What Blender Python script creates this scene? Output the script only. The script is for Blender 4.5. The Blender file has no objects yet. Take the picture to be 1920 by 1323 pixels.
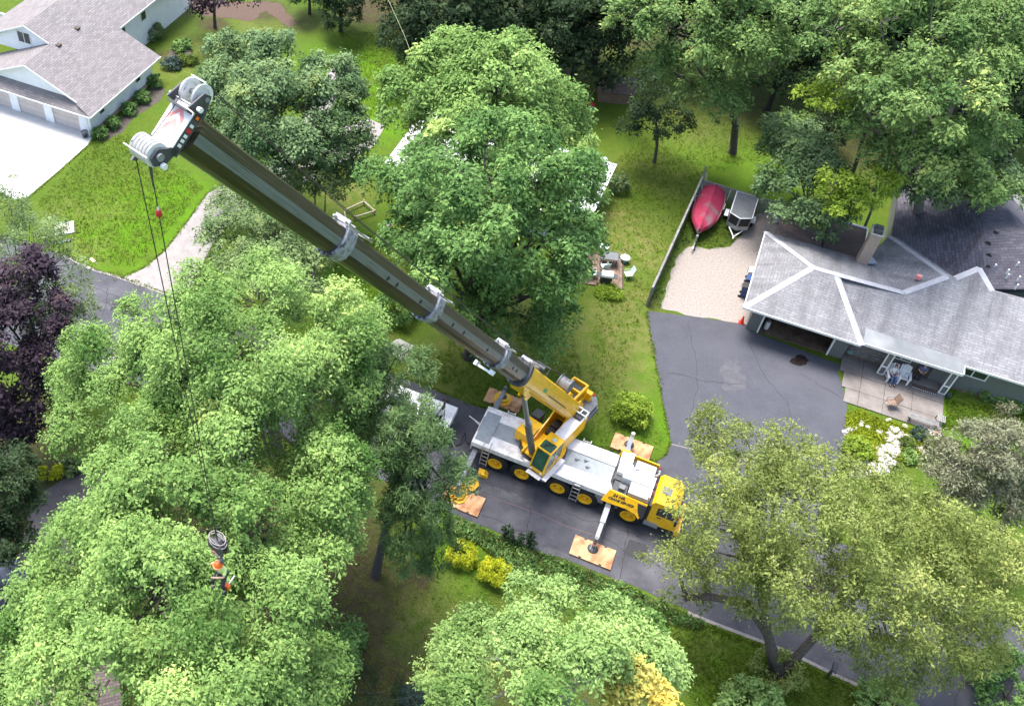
import bpy, bmesh, math, random
import numpy as np
from mathutils import Matrix, Vector

random.seed(7)
scene = bpy.context.scene

# ------------------------------------------------------------------ camera
FOC, CX, CY, CAM_H = 1832.0, 606.5, 584.5, 49.0        # in pixels of a 1920 x 1323 frame
PITCH, ROLL = math.radians(46.04), math.radians(0.23)
_X = np.array([1, 0, 0.0]); _U = np.array([0, math.sin(PITCH), math.cos(PITCH)])
C_F = np.array([0, math.cos(PITCH), -math.sin(PITCH)])
C_R = math.cos(ROLL) * _X + math.sin(ROLL) * _U
C_U = -math.sin(ROLL) * _X + math.cos(ROLL) * _U
cam_data = bpy.data.cameras.new('camera')
cam = bpy.data.objects.new('camera', cam_data)
scene.collection.objects.link(cam)
cam.matrix_world = Matrix(((C_R[0], C_U[0], -C_F[0], 0), (C_R[1], C_U[1], -C_F[1], 0),
                           (C_R[2], C_U[2], -C_F[2], CAM_H), (0, 0, 0, 1)))
cam_data.sensor_fit = 'HORIZONTAL'
cam_data.sensor_width = 36.0
cam_data.lens = FOC / 1920 * 36.0
cam_data.shift_x = (960 - CX) / 1920
cam_data.shift_y = -(661.5 - CY) / 1920
cam_data.clip_start = 0.5
cam_data.clip_end = 3000
scene.camera = cam

# ------------------------------------------------------------------ sky, sun, exposure
SUN_EL, SUN_AZ = math.radians(70), math.radians(118)      # azimuth counter-clockwise from +X
world = bpy.data.worlds.new('World'); scene.world = world; world.use_nodes = True
wn = world.node_tree.nodes; wl = world.node_tree.links
sky = wn.new('ShaderNodeTexSky'); sky.sky_type = 'NISHITA'; sky.sun_disc = False
sky.sun_elevation = SUN_EL; sky.sun_rotation = math.pi / 2 - SUN_AZ
sky.air_density = 1.2; sky.dust_density = 3.0
wn['Background'].inputs['Strength'].default_value = 0.15
wl.new(sky.outputs[0], wn['Background'].inputs['Color'])
sd = bpy.data.lights.new('sun', 'SUN'); sun = bpy.data.objects.new('sun', sd)
scene.collection.objects.link(sun)
sd.energy = 2.6; sd.angle = math.radians(24); sd.color = (1.0, 0.975, 0.935)
_sd = Vector((math.cos(SUN_AZ) * math.cos(SUN_EL), math.sin(SUN_AZ) * math.cos(SUN_EL), math.sin(SUN_EL)))
sun.rotation_euler = _sd.to_track_quat('Z', 'Y').to_euler()
sun.location = (0, 0, 80)
scene.view_settings.view_transform = 'Standard'
scene.view_settings.look = 'None'
scene.view_settings.exposure = 1.6
scene.view_settings.gamma = 1.0

# ------------------------------------------------------------------ helpers
def P(px, py, z=0.0):
    """the point at height z that the photograph shows at this pixel"""
    v = C_F + C_R * (px - CX) / FOC - C_U * (py - CY) / FOC
    t = (z - CAM_H) / v[2]
    return Vector((v[0] * t, v[1] * t, z))
def depth_at(p):
    return float((np.array(p) - np.array([0, 0, CAM_H])) @ C_F)

class MB:
    def __init__(s, M=None):
        s.v = []; s.f = []; s.m = []; s.mi = 0; s.M = M
    def add(s, vs, fs):
        o = len(s.v)
        for p in vs:
            p = Vector(p)
            s.v.append(tuple(s.M @ p) if s.M is not None else tuple(p))
        for f in fs:
            s.f.append([o + i for i in f]); s.m.append(s.mi)
        return s
    def box(s, x0, x1, y0, y1, z0, z1):
        return s.add([(x0,y0,z0),(x1,y0,z0),(x1,y1,z0),(x0,y1,z0),(x0,y0,z1),(x1,y0,z1),(x1,y1,z1),(x0,y1,z1)],
              [(3,2,1,0),(4,5,6,7),(0,1,5,4),(1,2,6,5),(2,3,7,6),(3,0,4,7)])
    def bar(s, p0, p1, w, h=None, up=(0,0,1)):
        p0 = Vector(p0); p1 = Vector(p1); h = h or w; d = (p1 - p0).normalized(); up = Vector(up)
        if abs(d.dot(up)) > .98: up = Vector((1,0,0))
        a = d.cross(up).normalized() * w / 2; b = a.cross(d).normalized() * h / 2
        vs = [p0-a-b,p0+a-b,p0+a+b,p0-a+b,p1-a-b,p1+a-b,p1+a+b,p1-a+b]
        return s.add(vs, [(0,1,2,3),(7,6,5,4),(1,0,4,5),(2,1,5,6),(3,2,6,7),(0,3,7,4)])
    def tube(s, p0, p1, r0, r1=None, n=10, cap=True):
        r1 = r0 if r1 is None else r1
        p0 = Vector(p0); p1 = Vector(p1); d = (p1 - p0).normalized()
        u = Vector((0,0,1)) if abs(d.z) < .95 else Vector((1,0,0))
        a = d.cross(u).normalized(); b = d.cross(a)
        vs = []; fs = []
        for p, r in ((p0, r0), (p1, r1)):
            for i in range(n):
                t = 2 * math.pi * i / n; vs.append(p + a * (r * math.cos(t)) + b * (r * math.sin(t)))
        for i in range(n):
            j = (i + 1) % n; fs.append((i, i + n, j + n, j))
        if cap: fs.append(tuple(range(n))); fs.append(tuple(range(2*n-1, n-1, -1)))
        return s.add(vs, fs)
    def path(s, pts, r, n=6):
        rs = r if isinstance(r, (list, tuple)) else [r] * len(pts)
        pts = [Vector(p) for p in pts]; vs = []; fs = []; a = None
        for k, p in enumerate(pts):
            d = (pts[min(k+1, len(pts)-1)] - pts[max(k-1, 0)]).normalized()
            if a is None:
                u = Vector((0,0,1)) if abs(d.z) < .95 else Vector((1,0,0)); a = d.cross(u).normalized()
            else: a = (a - d * a.dot(d)).normalized()
            b = d.cross(a)
            for i in range(n):
                t = 2 * math.pi * i / n; vs.append(p + a * (rs[k] * math.cos(t)) + b * (rs[k] * math.sin(t)))
        for k in range(len(pts) - 1):
            for i in range(n):
                j = (i + 1) % n; fs.append((k*n+i, (k+1)*n+i, (k+1)*n+j, k*n+j))
        fs.append(tuple(range(n))); fs.append(tuple(range(len(vs)-1, len(vs)-1-n, -1)))
        return s.add(vs, fs)
    def lathe(s, prof, c=(0,0,0), ax=(0,0,1), n=20, closed=False, caps=True):
        ax = Vector(ax).normalized(); u = Vector((0,0,1)) if abs(ax.z) < .95 else Vector((1,0,0))
        a = ax.cross(u).normalized(); b = ax.cross(a); c = Vector(c); vs = []; fs = []
        for r, h in prof:
            for i in range(n):
                t = 2 * math.pi * i / n; vs.append(c + ax * h + a * (r * math.cos(t)) + b * (r * math.sin(t)))
        m = len(prof)
        for k in range(m if closed else m - 1):
            k2 = (k + 1) % m
            for i in range(n):
                j = (i + 1) % n; fs.append((k*n+i, k2*n+i, k2*n+j, k*n+j))
        if not closed and caps:
            if prof[0][0] > 1e-4: fs.append(tuple(range(n)))
            if prof[-1][0] > 1e-4: fs.append(tuple(range(m*n-1, (m-1)*n-1, -1)))
        return s.add(vs, fs)
    def ball(s, c, r, n=10, m=7):
        r = (r, r, r) if not isinstance(r, (tuple, list)) else r
        vs = [(c[0], c[1], c[2] - r[2])]; fs = []
        for k in range(1, m):
            ph = -math.pi / 2 + math.pi * k / m
            for i in range(n):
                t = 2 * math.pi * i / n
                vs.append((c[0]+r[0]*math.cos(ph)*math.cos(t), c[1]+r[1]*math.cos(ph)*math.sin(t), c[2]+r[2]*math.sin(ph)))
        vs.append((c[0], c[1], c[2] + r[2])); e = len(vs) - 1
        for i in range(n):
            j = (i + 1) % n
            fs.append((0, 1+j, 1+i)); fs.append((e, e-n+i, e-n+j))
            for k in range(m - 2): fs.append((1+k*n+i, 1+k*n+j, 1+(k+1)*n+j, 1+(k+1)*n+i))
        return s.add(vs, fs)
    def prism(s, poly, axis, d0, d1):
        """poly of 2D points; axis 'x' (y,z), 'y' (x,z), 'z' (x,y)"""
        def q(a, b, d): return {'x': (d, a, b), 'y': (a, d, b), 'z': (a, b, d)}[axis]
        n = len(poly); vs = [q(a, b, d0) for a, b in poly] + [q(a, b, d1) for a, b in poly]
        fs = [tuple(range(n)), tuple(range(2*n-1, n-1, -1))] + [(i, i+n, (i+1) % n + n, (i+1) % n) for i in range(n)]
        return s.add(vs, fs)
    def poly(s, pts):
        return s.add(pts, [tuple(range(len(pts)))])
    def build(s, name, mat=None, parent=None, smooth=False, uv=False):
        me = bpy.data.meshes.new(name); me.from_pydata(s.v, [], s.f); me.validate()
        for m in (mat if isinstance(mat, (list, tuple)) else [mat]):
            if m: me.materials.append(m)
        bm = bmesh.new(); bm.from_mesh(me); bmesh.ops.recalc_face_normals(bm, faces=bm.faces)
        if uv:
            L = bm.loops.layers.uv.new('UVMap')
            for f in bm.faces:
                nn = f.normal; h = Vector((0,0,1)).cross(nn)
                h = h.normalized() if h.length > 1e-3 else Vector((1,0,0)); t = nn.cross(h)
                for l in f.loops: l[L].uv = (l.vert.co.dot(h), l.vert.co.dot(t))
        bm.to_mesh(me); bm.free()
        if len(me.polygons) == len(s.m): me.polygons.foreach_set('material_index', s.m)
        if smooth:
            me.polygons.foreach_set('use_smooth', [True] * len(me.polygons))
            try: me.set_sharp_from_angle(angle=math.radians(40))
            except Exception: pass
        o = bpy.data.objects.new(name, me); scene.collection.objects.link(o)
        if parent: o.parent = parent
        return o

def tag(o, label=None, cat=None, group=None, kind=None):
    for k, v in (('label', label), ('category', cat), ('group', group), ('kind', kind)):
        if v: o[k] = v
    return o
def thing(name, label, cat, loc=(0,0,0), rz=0.0, group=None):
    o = bpy.data.objects.new(name, None); scene.collection.objects.link(o)
    o.empty_display_size = .3; o.location = loc; o.rotation_euler = (0, 0, rz)
    return tag(o, label, cat, group)
def copy_tree(o, parent=None):
    c = o.copy(); scene.collection.objects.link(c)
    if parent: c.parent = parent
    for ch in o.children: copy_tree(ch, c)
    return c

# ------------------------------------------------------------------ materials
def pmat(name, c1, c2=None, scale=4.0, rough=.7, metal=0.0, bump=0.0, bscale=None, detail=8, spec=.4, lo=.35, hi=.65, c3=None, s3=.6, f3=(.5,.7), coat=0.0):
    m = bpy.data.materials.new(name); m.use_nodes = True; N = m.node_tree.nodes; Lk = m.node_tree.links
    b = N['Principled BSDF']; b.inputs['Roughness'].default_value = rough; b.inputs['Metallic'].default_value = metal
    b.inputs['Specular IOR Level'].default_value = spec; b.inputs['Coat Weight'].default_value = coat
    c2 = c2 or tuple(x * .72 for x in c1)
    tc = N.new('ShaderNodeTexCoord'); nz = N.new('ShaderNodeTexNoise')
    nz.inputs['Scale'].default_value = scale; nz.inputs['Detail'].default_value = detail; nz.inputs['Roughness'].default_value = .62
    Lk.new(tc.outputs['Object'], nz.inputs['Vector'])
    mr = N.new('ShaderNodeMapRange'); mr.inputs[1].default_value = lo; mr.inputs[2].default_value = hi
    Lk.new(nz.outputs['Fac'], mr.inputs[0])
    mx = N.new('ShaderNodeMix'); mx.data_type = 'RGBA'; mx.inputs[6].default_value = (*c1, 1); mx.inputs[7].default_value = (*c2, 1)
    Lk.new(mr.outputs[0], mx.inputs[0]); col = mx.outputs[2]
    if c3:
        n3 = N.new('ShaderNodeTexNoise'); n3.inputs['Scale'].default_value = s3; n3.inputs['Detail'].default_value = 5
        Lk.new(tc.outputs['Object'], n3.inputs['Vector'])
        m3 = N.new('ShaderNodeMapRange'); m3.inputs[1].default_value = f3[0]; m3.inputs[2].default_value = f3[1]
        Lk.new(n3.outputs['Fac'], m3.inputs[0])
        x3 = N.new('ShaderNodeMix'); x3.data_type = 'RGBA'; x3.inputs[7].default_value = (*c3, 1)
        Lk.new(m3.outputs[0], x3.inputs[0]); Lk.new(col, x3.inputs[6]); col = x3.outputs[2]
    Lk.new(col, b.inputs['Base Color'])
    if bump:
        nb = N.new('ShaderNodeTexNoise'); nb.inputs['Scale'].default_value = bscale or scale * 6; nb.inputs['Detail'].default_value = 6
        Lk.new(tc.outputs['Object'], nb.inputs['Vector'])
        bp = N.new('ShaderNodeBump'); bp.inputs['Strength'].default_value = bump; bp.inputs['Distance'].default_value = .05
        Lk.new(nb.outputs['Fac'], bp.inputs['Height']); Lk.new(bp.outputs[0], b.inputs['Normal'])
    return m

def roof_mat(name, c1, c2, streak, w=.32, h=.14, lines=.5, smix=.5):
    """asphalt shingles in courses up the slope, weathered in streaks that run down it"""
    m = bpy.data.materials.new(name); m.use_nodes = True; N = m.node_tree.nodes; Lk = m.node_tree.links
    b = N['Principled BSDF']; b.inputs['Roughness'].default_value = .85; b.inputs['Specular IOR Level'].default_value = .25
    uv = N.new('ShaderNodeUVMap'); uv.uv_map = 'UVMap'
    br = N.new('ShaderNodeTexBrick'); br.inputs['Scale'].default_value = 1.0
    br.inputs['Brick Width'].default_value = w; br.inputs['Row Height'].default_value = h
    br.inputs['Mortar Size'].default_value = .012; br.inputs['Mortar Smooth'].default_value = .3; br.inputs['Bias'].default_value = .1
    br.inputs['Color1'].default_value = (*c1, 1); br.inputs['Color2'].default_value = (*c2, 1)
    br.inputs['Mortar'].default_value = (*[x * lines for x in c2], 1)
    Lk.new(uv.outputs[0], br.inputs['Vector'])
    mp = N.new('ShaderNodeMapping'); mp.inputs['Scale'].default_value = (.9, .16, 1)
    Lk.new(uv.outputs[0], mp.inputs['Vector'])
    nz = N.new('ShaderNodeTexNoise'); nz.inputs['Scale'].default_value = 1.1; nz.inputs['Detail'].default_value = 8; nz.inputs['Roughness'].default_value = .65
    Lk.new(mp.outputs[0], nz.inputs['Vector'])
    mr = N.new('ShaderNodeMapRange'); mr.inputs[1].default_value = .42; mr.inputs[2].default_value = .72; mr.inputs[4].default_value = smix
    Lk.new(nz.outputs['Fac'], mr.inputs[0])
    mx = N.new('ShaderNodeMix'); mx.data_type = 'RGBA'; mx.inputs[7].default_value = (*streak, 1)
    Lk.new(mr.outputs[0], mx.inputs[0]); Lk.new(br.outputs['Color'], mx.inputs[6])
    n2 = N.new('ShaderNodeTexNoise'); n2.inputs['Scale'].default_value = 9; n2.inputs['Detail'].default_value = 6
    Lk.new(uv.outputs[0], n2.inputs['Vector'])
    m2 = N.new('ShaderNodeMapRange'); m2.inputs[1].default_value = .3; m2.inputs[2].default_value = .7; m2.inputs[3].default_value = .78; m2.inputs[4].default_value = 1.2
    Lk.new(n2.outputs['Fac'], m2.inputs[0])
    mm = N.new('ShaderNodeMix'); mm.data_type = 'RGBA'; mm.blend_type = 'MULTIPLY'; mm.inputs[0].default_value = 1
    Lk.new(mx.outputs[2], mm.inputs[6]); Lk.new(m2.outputs[0], mm.inputs[7]); Lk.new(mm.outputs[2], b.inputs['Base Color'])
    bp = N.new('ShaderNodeBump'); bp.inputs['Strength'].default_value = .5; bp.inputs['Distance'].default_value = .02; bp.invert = True
    Lk.new(br.outputs['Fac'], bp.inputs['Height']); Lk.new(bp.outputs[0], b.inputs['Normal'])
    return m

def siding_mat(name, c, pitch=.2, depth=.6):
    m = pmat(name, c, tuple(x * .9 for x in c), 1.5, .6)
    N = m.node_tree.nodes; Lk = m.node_tree.links; b = N['Principled BSDF']
    uv = N.new('ShaderNodeUVMap'); uv.uv_map = 'UVMap'
    mp = N.new('ShaderNodeMapping'); mp.inputs['Scale'].default_value = (0, 1 / pitch, 0); Lk.new(uv.outputs[0], mp.inputs['Vector'])
    wv = N.new('ShaderNodeTexWave'); wv.wave_type = 'BANDS'; wv.bands_direction = 'Y'; wv.wave_profile = 'SAW'; wv.inputs['Scale'].default_value = .31416
    Lk.new(mp.outputs[0], wv.inputs['Vector'])
    bp = N.new('ShaderNodeBump'); bp.inputs['Strength'].default_value = depth; bp.inputs['Distance'].default_value = .03
    Lk.new(wv.outputs['Fac'], bp.inputs['Height']); Lk.new(bp.outputs[0], b.inputs['Normal'])
    return m

def leaf_mat(name, dark, light, trans=.35, rough=.7, tip=None):
    m = bpy.data.materials.new(name); m.use_nodes = True; N = m.node_tree.nodes; Lk = m.node_tree.links
    b = N['Principled BSDF']; b.inputs['Roughness'].default_value = rough; b.inputs['Specular IOR Level'].default_value = .14
    at = N.new('ShaderNodeAttribute'); at.attribute_name = 'tint'
    mx = N.new('ShaderNodeValToRGB'); cr = mx.color_ramp; cr.elements[0].color = (*dark, 1); cr.elements[1].position = .78; cr.elements[1].color = (*light, 1)
    tip = tip or (light[0] * 1.25, light[1] * 1.08, light[2] * .8)
    e = cr.elements.new(1.0); e.color = (*tip, 1)
    Lk.new(at.outputs['Fac'], mx.inputs[0]); Lk.new(mx.outputs[0], b.inputs['Base Color'])
    tr = N.new('ShaderNodeBsdfTranslucent'); hs = N.new('ShaderNodeHueSaturation'); hs.inputs['Hue'].default_value = .485; hs.inputs['Value'].default_value = 1.15
    Lk.new(mx.outputs[0], hs.inputs['Color']); Lk.new(hs.outputs[0], tr.inputs['Color'])
    ms = N.new('ShaderNodeMixShader'); ms.inputs[0].default_value = trans
    Lk.new(b.outputs[0], ms.inputs[1]); Lk.new(tr.outputs[0], ms.inputs[2]); Lk.new(ms.outputs[0], N['Material Output'].inputs['Surface'])
    return m

def speckle(m, scale=28, lo=.7, hi=1.25):
    N = m.node_tree.nodes; Lk = m.node_tree.links; b = N['Principled BSDF']; src = b.inputs['Base Color'].links[0].from_socket
    tc = N.new('ShaderNodeTexCoord'); n = N.new('ShaderNodeTexNoise'); n.inputs['Scale'].default_value = scale; n.inputs['Detail'].default_value = 4; n.inputs['Roughness'].default_value = .8
    Lk.new(tc.outputs['Object'], n.inputs['Vector'])
    r = N.new('ShaderNodeMapRange'); r.inputs[1].default_value = .3; r.inputs[2].default_value = .7; r.inputs[3].default_value = lo; r.inputs[4].default_value = hi
    Lk.new(n.outputs['Fac'], r.inputs[0]); x = N.new('ShaderNodeMix'); x.data_type = 'RGBA'; x.blend_type = 'MULTIPLY'; x.inputs[0].default_value = 1
    Lk.new(src, x.inputs[6]); Lk.new(r.outputs[0], x.inputs[7]); Lk.new(x.outputs[2], b.inputs['Base Color'])
MT = {}
def mk(k, *a, **kw): MT[k] = pmat(k, *a, **kw)
mk('asphalt', (.078,.078,.09), (.055,.055,.064), 1.2, .9, bump=.25, bscale=60, c3=(.115,.112,.125), s3=.35, f3=(.52,.75), spec=.2)
mk('driveway_asphalt', (.074,.075,.090), (.060,.061,.074), .8, .88, bump=.25, bscale=60, c3=(.10,.10,.116), s3=.2, f3=(.5,.85), spec=.25)
mk('brown_drive', (.13,.11,.11), (.09,.075,.075), 1, .9, bump=.2, bscale=40)
mk('concrete', (.36,.345,.325), (.28,.27,.255), 1.0, .85, bump=.1, bscale=30, c3=(.32,.30,.28), s3=.4, f3=(.55,.8))
mk('white_concrete', (.50,.49,.475), (.42,.41,.395), .7, .85, bump=.08, bscale=30, c3=(.33,.32,.305), s3=.3, f3=(.52,.75))
mk('path_concrete', (.27,.245,.235), (.21,.19,.18), 1.4, .9, bump=.1, bscale=40)
mk('patio_concrete', (.215,.19,.172), (.15,.132,.12), 1.1, .85, bump=.1, bscale=30, c3=(.115,.095,.085), s3=.5, f3=(.5,.72))
mk('gravel', (.33,.29,.262), (.22,.19,.17), 16, .95, bump=.8, bscale=22, c3=(.27,.235,.21), s3=.5, f3=(.5,.7))
mk('mulch', (.12,.075,.055), (.06,.04,.03), 9, .95, bump=.8, bscale=24)
mk('soil', (.10,.085,.065), (.055,.045,.035), 6, .95, bump=.6, bscale=24)
mk('rock', (.50,.46,.42), (.30,.27,.25), 3, .9, bump=.5, bscale=12)
mk('white_paint', (.80,.80,.79), (.70,.70,.70), 3, .45)
mk('dirty_white', (.84,.81,.80), (.70,.66,.65), 2.2, .55, c3=(.50,.45,.43), s3=1.6, f3=(.5,.75))
mk('deck_grey', (.30,.33,.35), (.24,.265,.28), 2.5, .5, c3=(.2,.21,.22), s3=1.5, f3=(.6,.8))
mk('steel_grey', (.25,.26,.28), (.19,.20,.215), 4, .4, .25)
mk('alu', (.48,.48,.48), (.38,.38,.385), 2, .38, .6)
mk('yellow', (.90,.50,.008), (.82,.43,.006), 2, .38, c3=(.42,.24,.03), s3=2.2, f3=(.56,.8), coat=.1)
mk('yellow_dull', (.80,.46,.02), (.66,.36,.02), 3, .55, c3=(.36,.22,.05), s3=2, f3=(.6,.8))
mk('orange_mat', (.56,.33,.18), (.46,.24,.11), 2.5, .75, c3=(.24,.10,.045), s3=1.3, f3=(.53,.72))
mk('black', (.018,.018,.02), (.03,.03,.032), 4, .5)
mk('rubber', (.016,.016,.017), (.028,.027,.026), 6, .85, spec=.2)
mk('dark_grey', (.06,.063,.07), (.045,.047,.052), 4, .55)
mk('mid_grey', (.15,.155,.165), (.11,.115,.12), 3, .5)
mk('boom_web', (.21,.255,.28), (.145,.178,.195), 1.5, .38, .1, c3=(.13,.14,.13), s3=1.1, f3=(.58,.75))
mk('boom_grease', (.075,.064,.045), (.042,.035,.024), 1.1, .35, .1, c3=(.12,.10,.072), s3=.8, f3=(.55,.72))
mk('boom_grease_shaded', (.050,.041,.028), (.028,.023,.016), 1.2, .3, .1, c3=(.03,.025,.018), s3=2.0, f3=(.55,.7))
mk('collar', (.33,.335,.37), (.16,.165,.19), 5, .5, .1, c3=(.05,.05,.06), s3=4, f3=(.55,.66))
mk('oil', (.012,.009,.008), (.03,.022,.018), 5, .95, spec=.05)
mk('red', (.55,.03,.035), (.42,.02,.025), 3, .5)
mk('pale_red', (.72,.28,.25), (.66,.22,.20), 3, .5)
mk('rope', (.03,.028,.025), (.045,.04,.035), 30, .6)
mk('glass', (.02,.03,.03), (.03,.045,.045), 1.5, .08, spec=.7)
mk('green_glass', (.03,.10,.075), (.02,.05,.04), 1.5, .1, spec=.7)
mk('wood_grey', (.24,.23,.22), (.15,.145,.14), 3, .85, bump=.3, bscale=20)
mk('wood_brown', (.22,.15,.11), (.14,.095,.07), 3, .85, bump=.3, bscale=20)
mk('wood_dark', (.10,.075,.065), (.065,.05,.042), 3, .85, bump=.3, bscale=20)
mk('wood_pale', (.42,.36,.27), (.30,.25,.18), 3, .85)
mk('bark', (.115,.092,.075), (.05,.04,.033), 7, .95, bump=.9, bscale=14)
mk('bark_dark', (.055,.048,.044), (.028,.025,.023), 7, .95, bump=.9, bscale=14)
mk('bark_pale', (.22,.195,.17), (.13,.115,.10), 7, .95, bump=.6, bscale=14)
mk('brick_tan', (.42,.33,.26), (.34,.26,.20), 6, .9, bump=.3, bscale=20)
mk('magenta_cloth', (.33,.022,.062), (.26,.018,.05), 1.5, .8, bump=.4, bscale=4, c3=(.18,.12,.13), s3=1.1, f3=(.48,.72))
mk('blue_plastic', (.02,.06,.20), (.015,.045,.15), 3, .45)
mk('teal', (.20,.42,.38), (.14,.32,.30), 4, .5)
mk('mint', (.50,.62,.58), (.42,.54,.5), 4, .5)
mk('skin', (.55,.33,.24), (.48,.28,.2), 8, .55)
mk('denim', (.06,.12,.26), (.04,.085,.19), 14, .85)
mk('white_cloth', (.66,.66,.66), (.55,.55,.55), 8, .85)
mk('blue_cloth', (.10,.13,.28), (.075,.10,.22), 8, .85)
mk('black_cloth', (.022,.022,.028), (.03,.03,.035), 8, .85)
mk('hivis', (.55,.72,.16), (.62,.70,.34), 5, .75)
mk('orange_plastic', (.8,.16,.02), (.7,.12,.015), 4, .4)
mk('hair_grey', (.35,.33,.31), (.2,.19,.18), 30, .7)
mk('hair_red', (.22,.07,.04), (.15,.05,.03), 30, .7)
mk('sage_wall', (.145,.155,.145), (.12,.13,.12), 2, .75)
mk('pond_blue', (.10,.14,.20), (.07,.10,.15), 2, .25)
MT['sage_siding'] = siding_mat('sage_siding', (.15,.16,.155))
MT['white_siding'] = siding_mat('white_siding', (.84,.85,.87), .12, .3)
MT['door_panel'] = siding_mat('door_panel', (.56,.49,.46), .53, .5)
MT['roof_tan'] = roof_mat('roof_tan', (.235,.212,.212), (.165,.148,.148), (.20,.177,.172), .5, .2, .45, .45)
MT['roof_light'] = roof_mat('roof_light', (.245,.243,.252), (.19,.188,.196), (.085,.082,.088), .5, .2, .62, .88)
MT['roof_dark'] = roof_mat('roof_dark', (.115,.11,.128), (.068,.064,.078), (.07,.062,.076), .5, .22, .4, .45)
MT['roof_white'] = roof_mat('roof_white', (.6,.6,.6), (.52,.52,.52), (.42,.42,.42), .32, .15, .7, .5)
MT['roof_brown'] = roof_mat('roof_brown', (.20,.15,.135), (.13,.095,.09), (.09,.07,.066), .3, .15, .6, .5)

for k_ in ('asphalt', 'driveway_asphalt', 'brown_drive', 'path_concrete', 'patio_concrete', 'gravel'): speckle(MT[k_], 22 if k_ != 'gravel' else 7)
for k_ in ('yellow', 'dirty_white', 'white_paint', 'deck_grey', 'orange_mat', 'collar'): speckle(MT[k_], 7, .86, 1.08)

def streak_mat(name, c1, c2, c3, rough=.35, fine=14.0):
    """painted or greased steel, marked in long streaks along the boom"""
    m = bpy.data.materials.new(name); m.use_nodes = True; N = m.node_tree.nodes; Lk = m.node_tree.links; b = N['Principled BSDF']
    b.inputs['Roughness'].default_value = rough; b.inputs['Metallic'].default_value = .15
    uv = N.new('ShaderNodeUVMap'); uv.uv_map = 'UVMap'; col = None
    for sc, lo, hi, c in (((.22, 9, 1), .38, .62, c2), ((.5, fine, 1), .52, .68, c3), ((2.2, 5, 1), .60, .72, tuple(x * .55 for x in c1))):
        mp = N.new('ShaderNodeMapping'); mp.inputs['Scale'].default_value = sc; Lk.new(uv.outputs[0], mp.inputs['Vector'])
        n = N.new('ShaderNodeTexNoise'); n.inputs['Scale'].default_value = 1; n.inputs['Detail'].default_value = 7; n.inputs['Roughness'].default_value = .65; Lk.new(mp.outputs[0], n.inputs['Vector'])
        r = N.new('ShaderNodeMapRange'); r.inputs[1].default_value = lo; r.inputs[2].default_value = hi; Lk.new(n.outputs['Fac'], r.inputs[0])
        x = N.new('ShaderNodeMix'); x.data_type = 'RGBA'; x.inputs[7].default_value = (*c, 1); Lk.new(r.outputs[0], x.inputs[0])
        if col is None: x.inputs[6].default_value = (*c1, 1)
        else: Lk.new(col, x.inputs[6])
        col = x.outputs[2]
    Lk.new(col, b.inputs['Base Color']); return m
MT['boom_web'] = streak_mat('boom_web', (.160,.185,.19), (.110,.125,.128), (.055,.052,.042))
MT['boom_grease'] = streak_mat('boom_grease', (.058,.048,.031), (.032,.026,.016), (.11,.095,.07))
MT['boom_grease_shaded'] = streak_mat('boom_grease_shaded', (.036,.029,.019), (.018,.015,.010), (.06,.05,.034), .28)  # greased belly; the underside's shade is worked into this darker colour
# ------------------------------------------------------------------ frames
TH = math.radians(-26.4887)
AX = Vector((math.cos(TH), math.sin(TH), 0)); BX = Vector((-math.sin(TH), math.cos(TH), 0))

# ------------------------------------------------------------------ ground
DRY = [(1190,470,3,1),(1150,420,3,.8),(1195,650,2.2,.9),(1150,700,3,.7),(1120,740,3,.55),(1200,560,1.5,1),(1160,610,3,.8),(960,600,3,.9),(1080,650,3.5,.6),
       (860,655,2.5,.7),(830,690,3,.5),(190,400,2,.45),(160,470,2,.6),(120,400,2,.5),(640,360,2.5,.8),(600,340,2,.6),(760,480,2.5,.5),(1150,330,2.5,.45),(1240,320,3,.4),(1280,230,4,.55),
       (330,120,3,.6),(400,100,4,.5),(300,20,4,.6),(480,60,3,.5),(1290,1210,3,.6),(1340,1230,3,.5),(1640,1290,3,.4),(1250,1210,2,.5),(780,1180,2.5,.8),(740,1240,2,.7),(760,1100,2,.6),(820,1120,2,.5),(1840,745,2,.5),(1880,760,1.5,.6),
       (1225,420,2,.4),(1260,350,2,.4),(1170,770,2,.3)]
DIRT = [(640,1010,4,.9),(680,1080,3,.8),(600,1060,5,1),(640,1100,4,1),(660,1240,3,.9),(600,960,4,1),(700,1130,2.5,.8),(690,1180,1.6,1),(785,1085,1.3,1),(620,1130,3,.7),(560,1200,4,.9),(400,45,2,1),(350,70,2,.5),(500,20,3,.9),(560,40,3,.7),(690,20,4,1),(760,60,3,.5),(860,140,4,.7),(1000,140,6,.8),
        (315,105,1.5,.8),(340,80,1.5,.6),(120,700,2,.9),(100,720,2,.9),(60,830,3,.8),(110,830,2,.6),(700,640,2,.7),(720,600,1,.6),(720,1290,3,.9),(860,120,5,.8),(1060,190,2.5,.7),(1170,40,8,.9),(1330,230,5,.5),(1400,180,8,.7),(1600,260,8,.8),
        (1265,540,.9,.7),(1290,460,1.2,.6),(1560,770,.7,.8),(1900,40,12,.9),(1750,200,12,.6),(980,640,3,.5),(20,860,6,.9),(0,1000,6,.9),(200,1100,9,.9),(400,1000,8,.9),(700,930,3,.7),(1000,1300,6,.7),(820,20,10,.9),(960,40,14,.9)]
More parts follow.
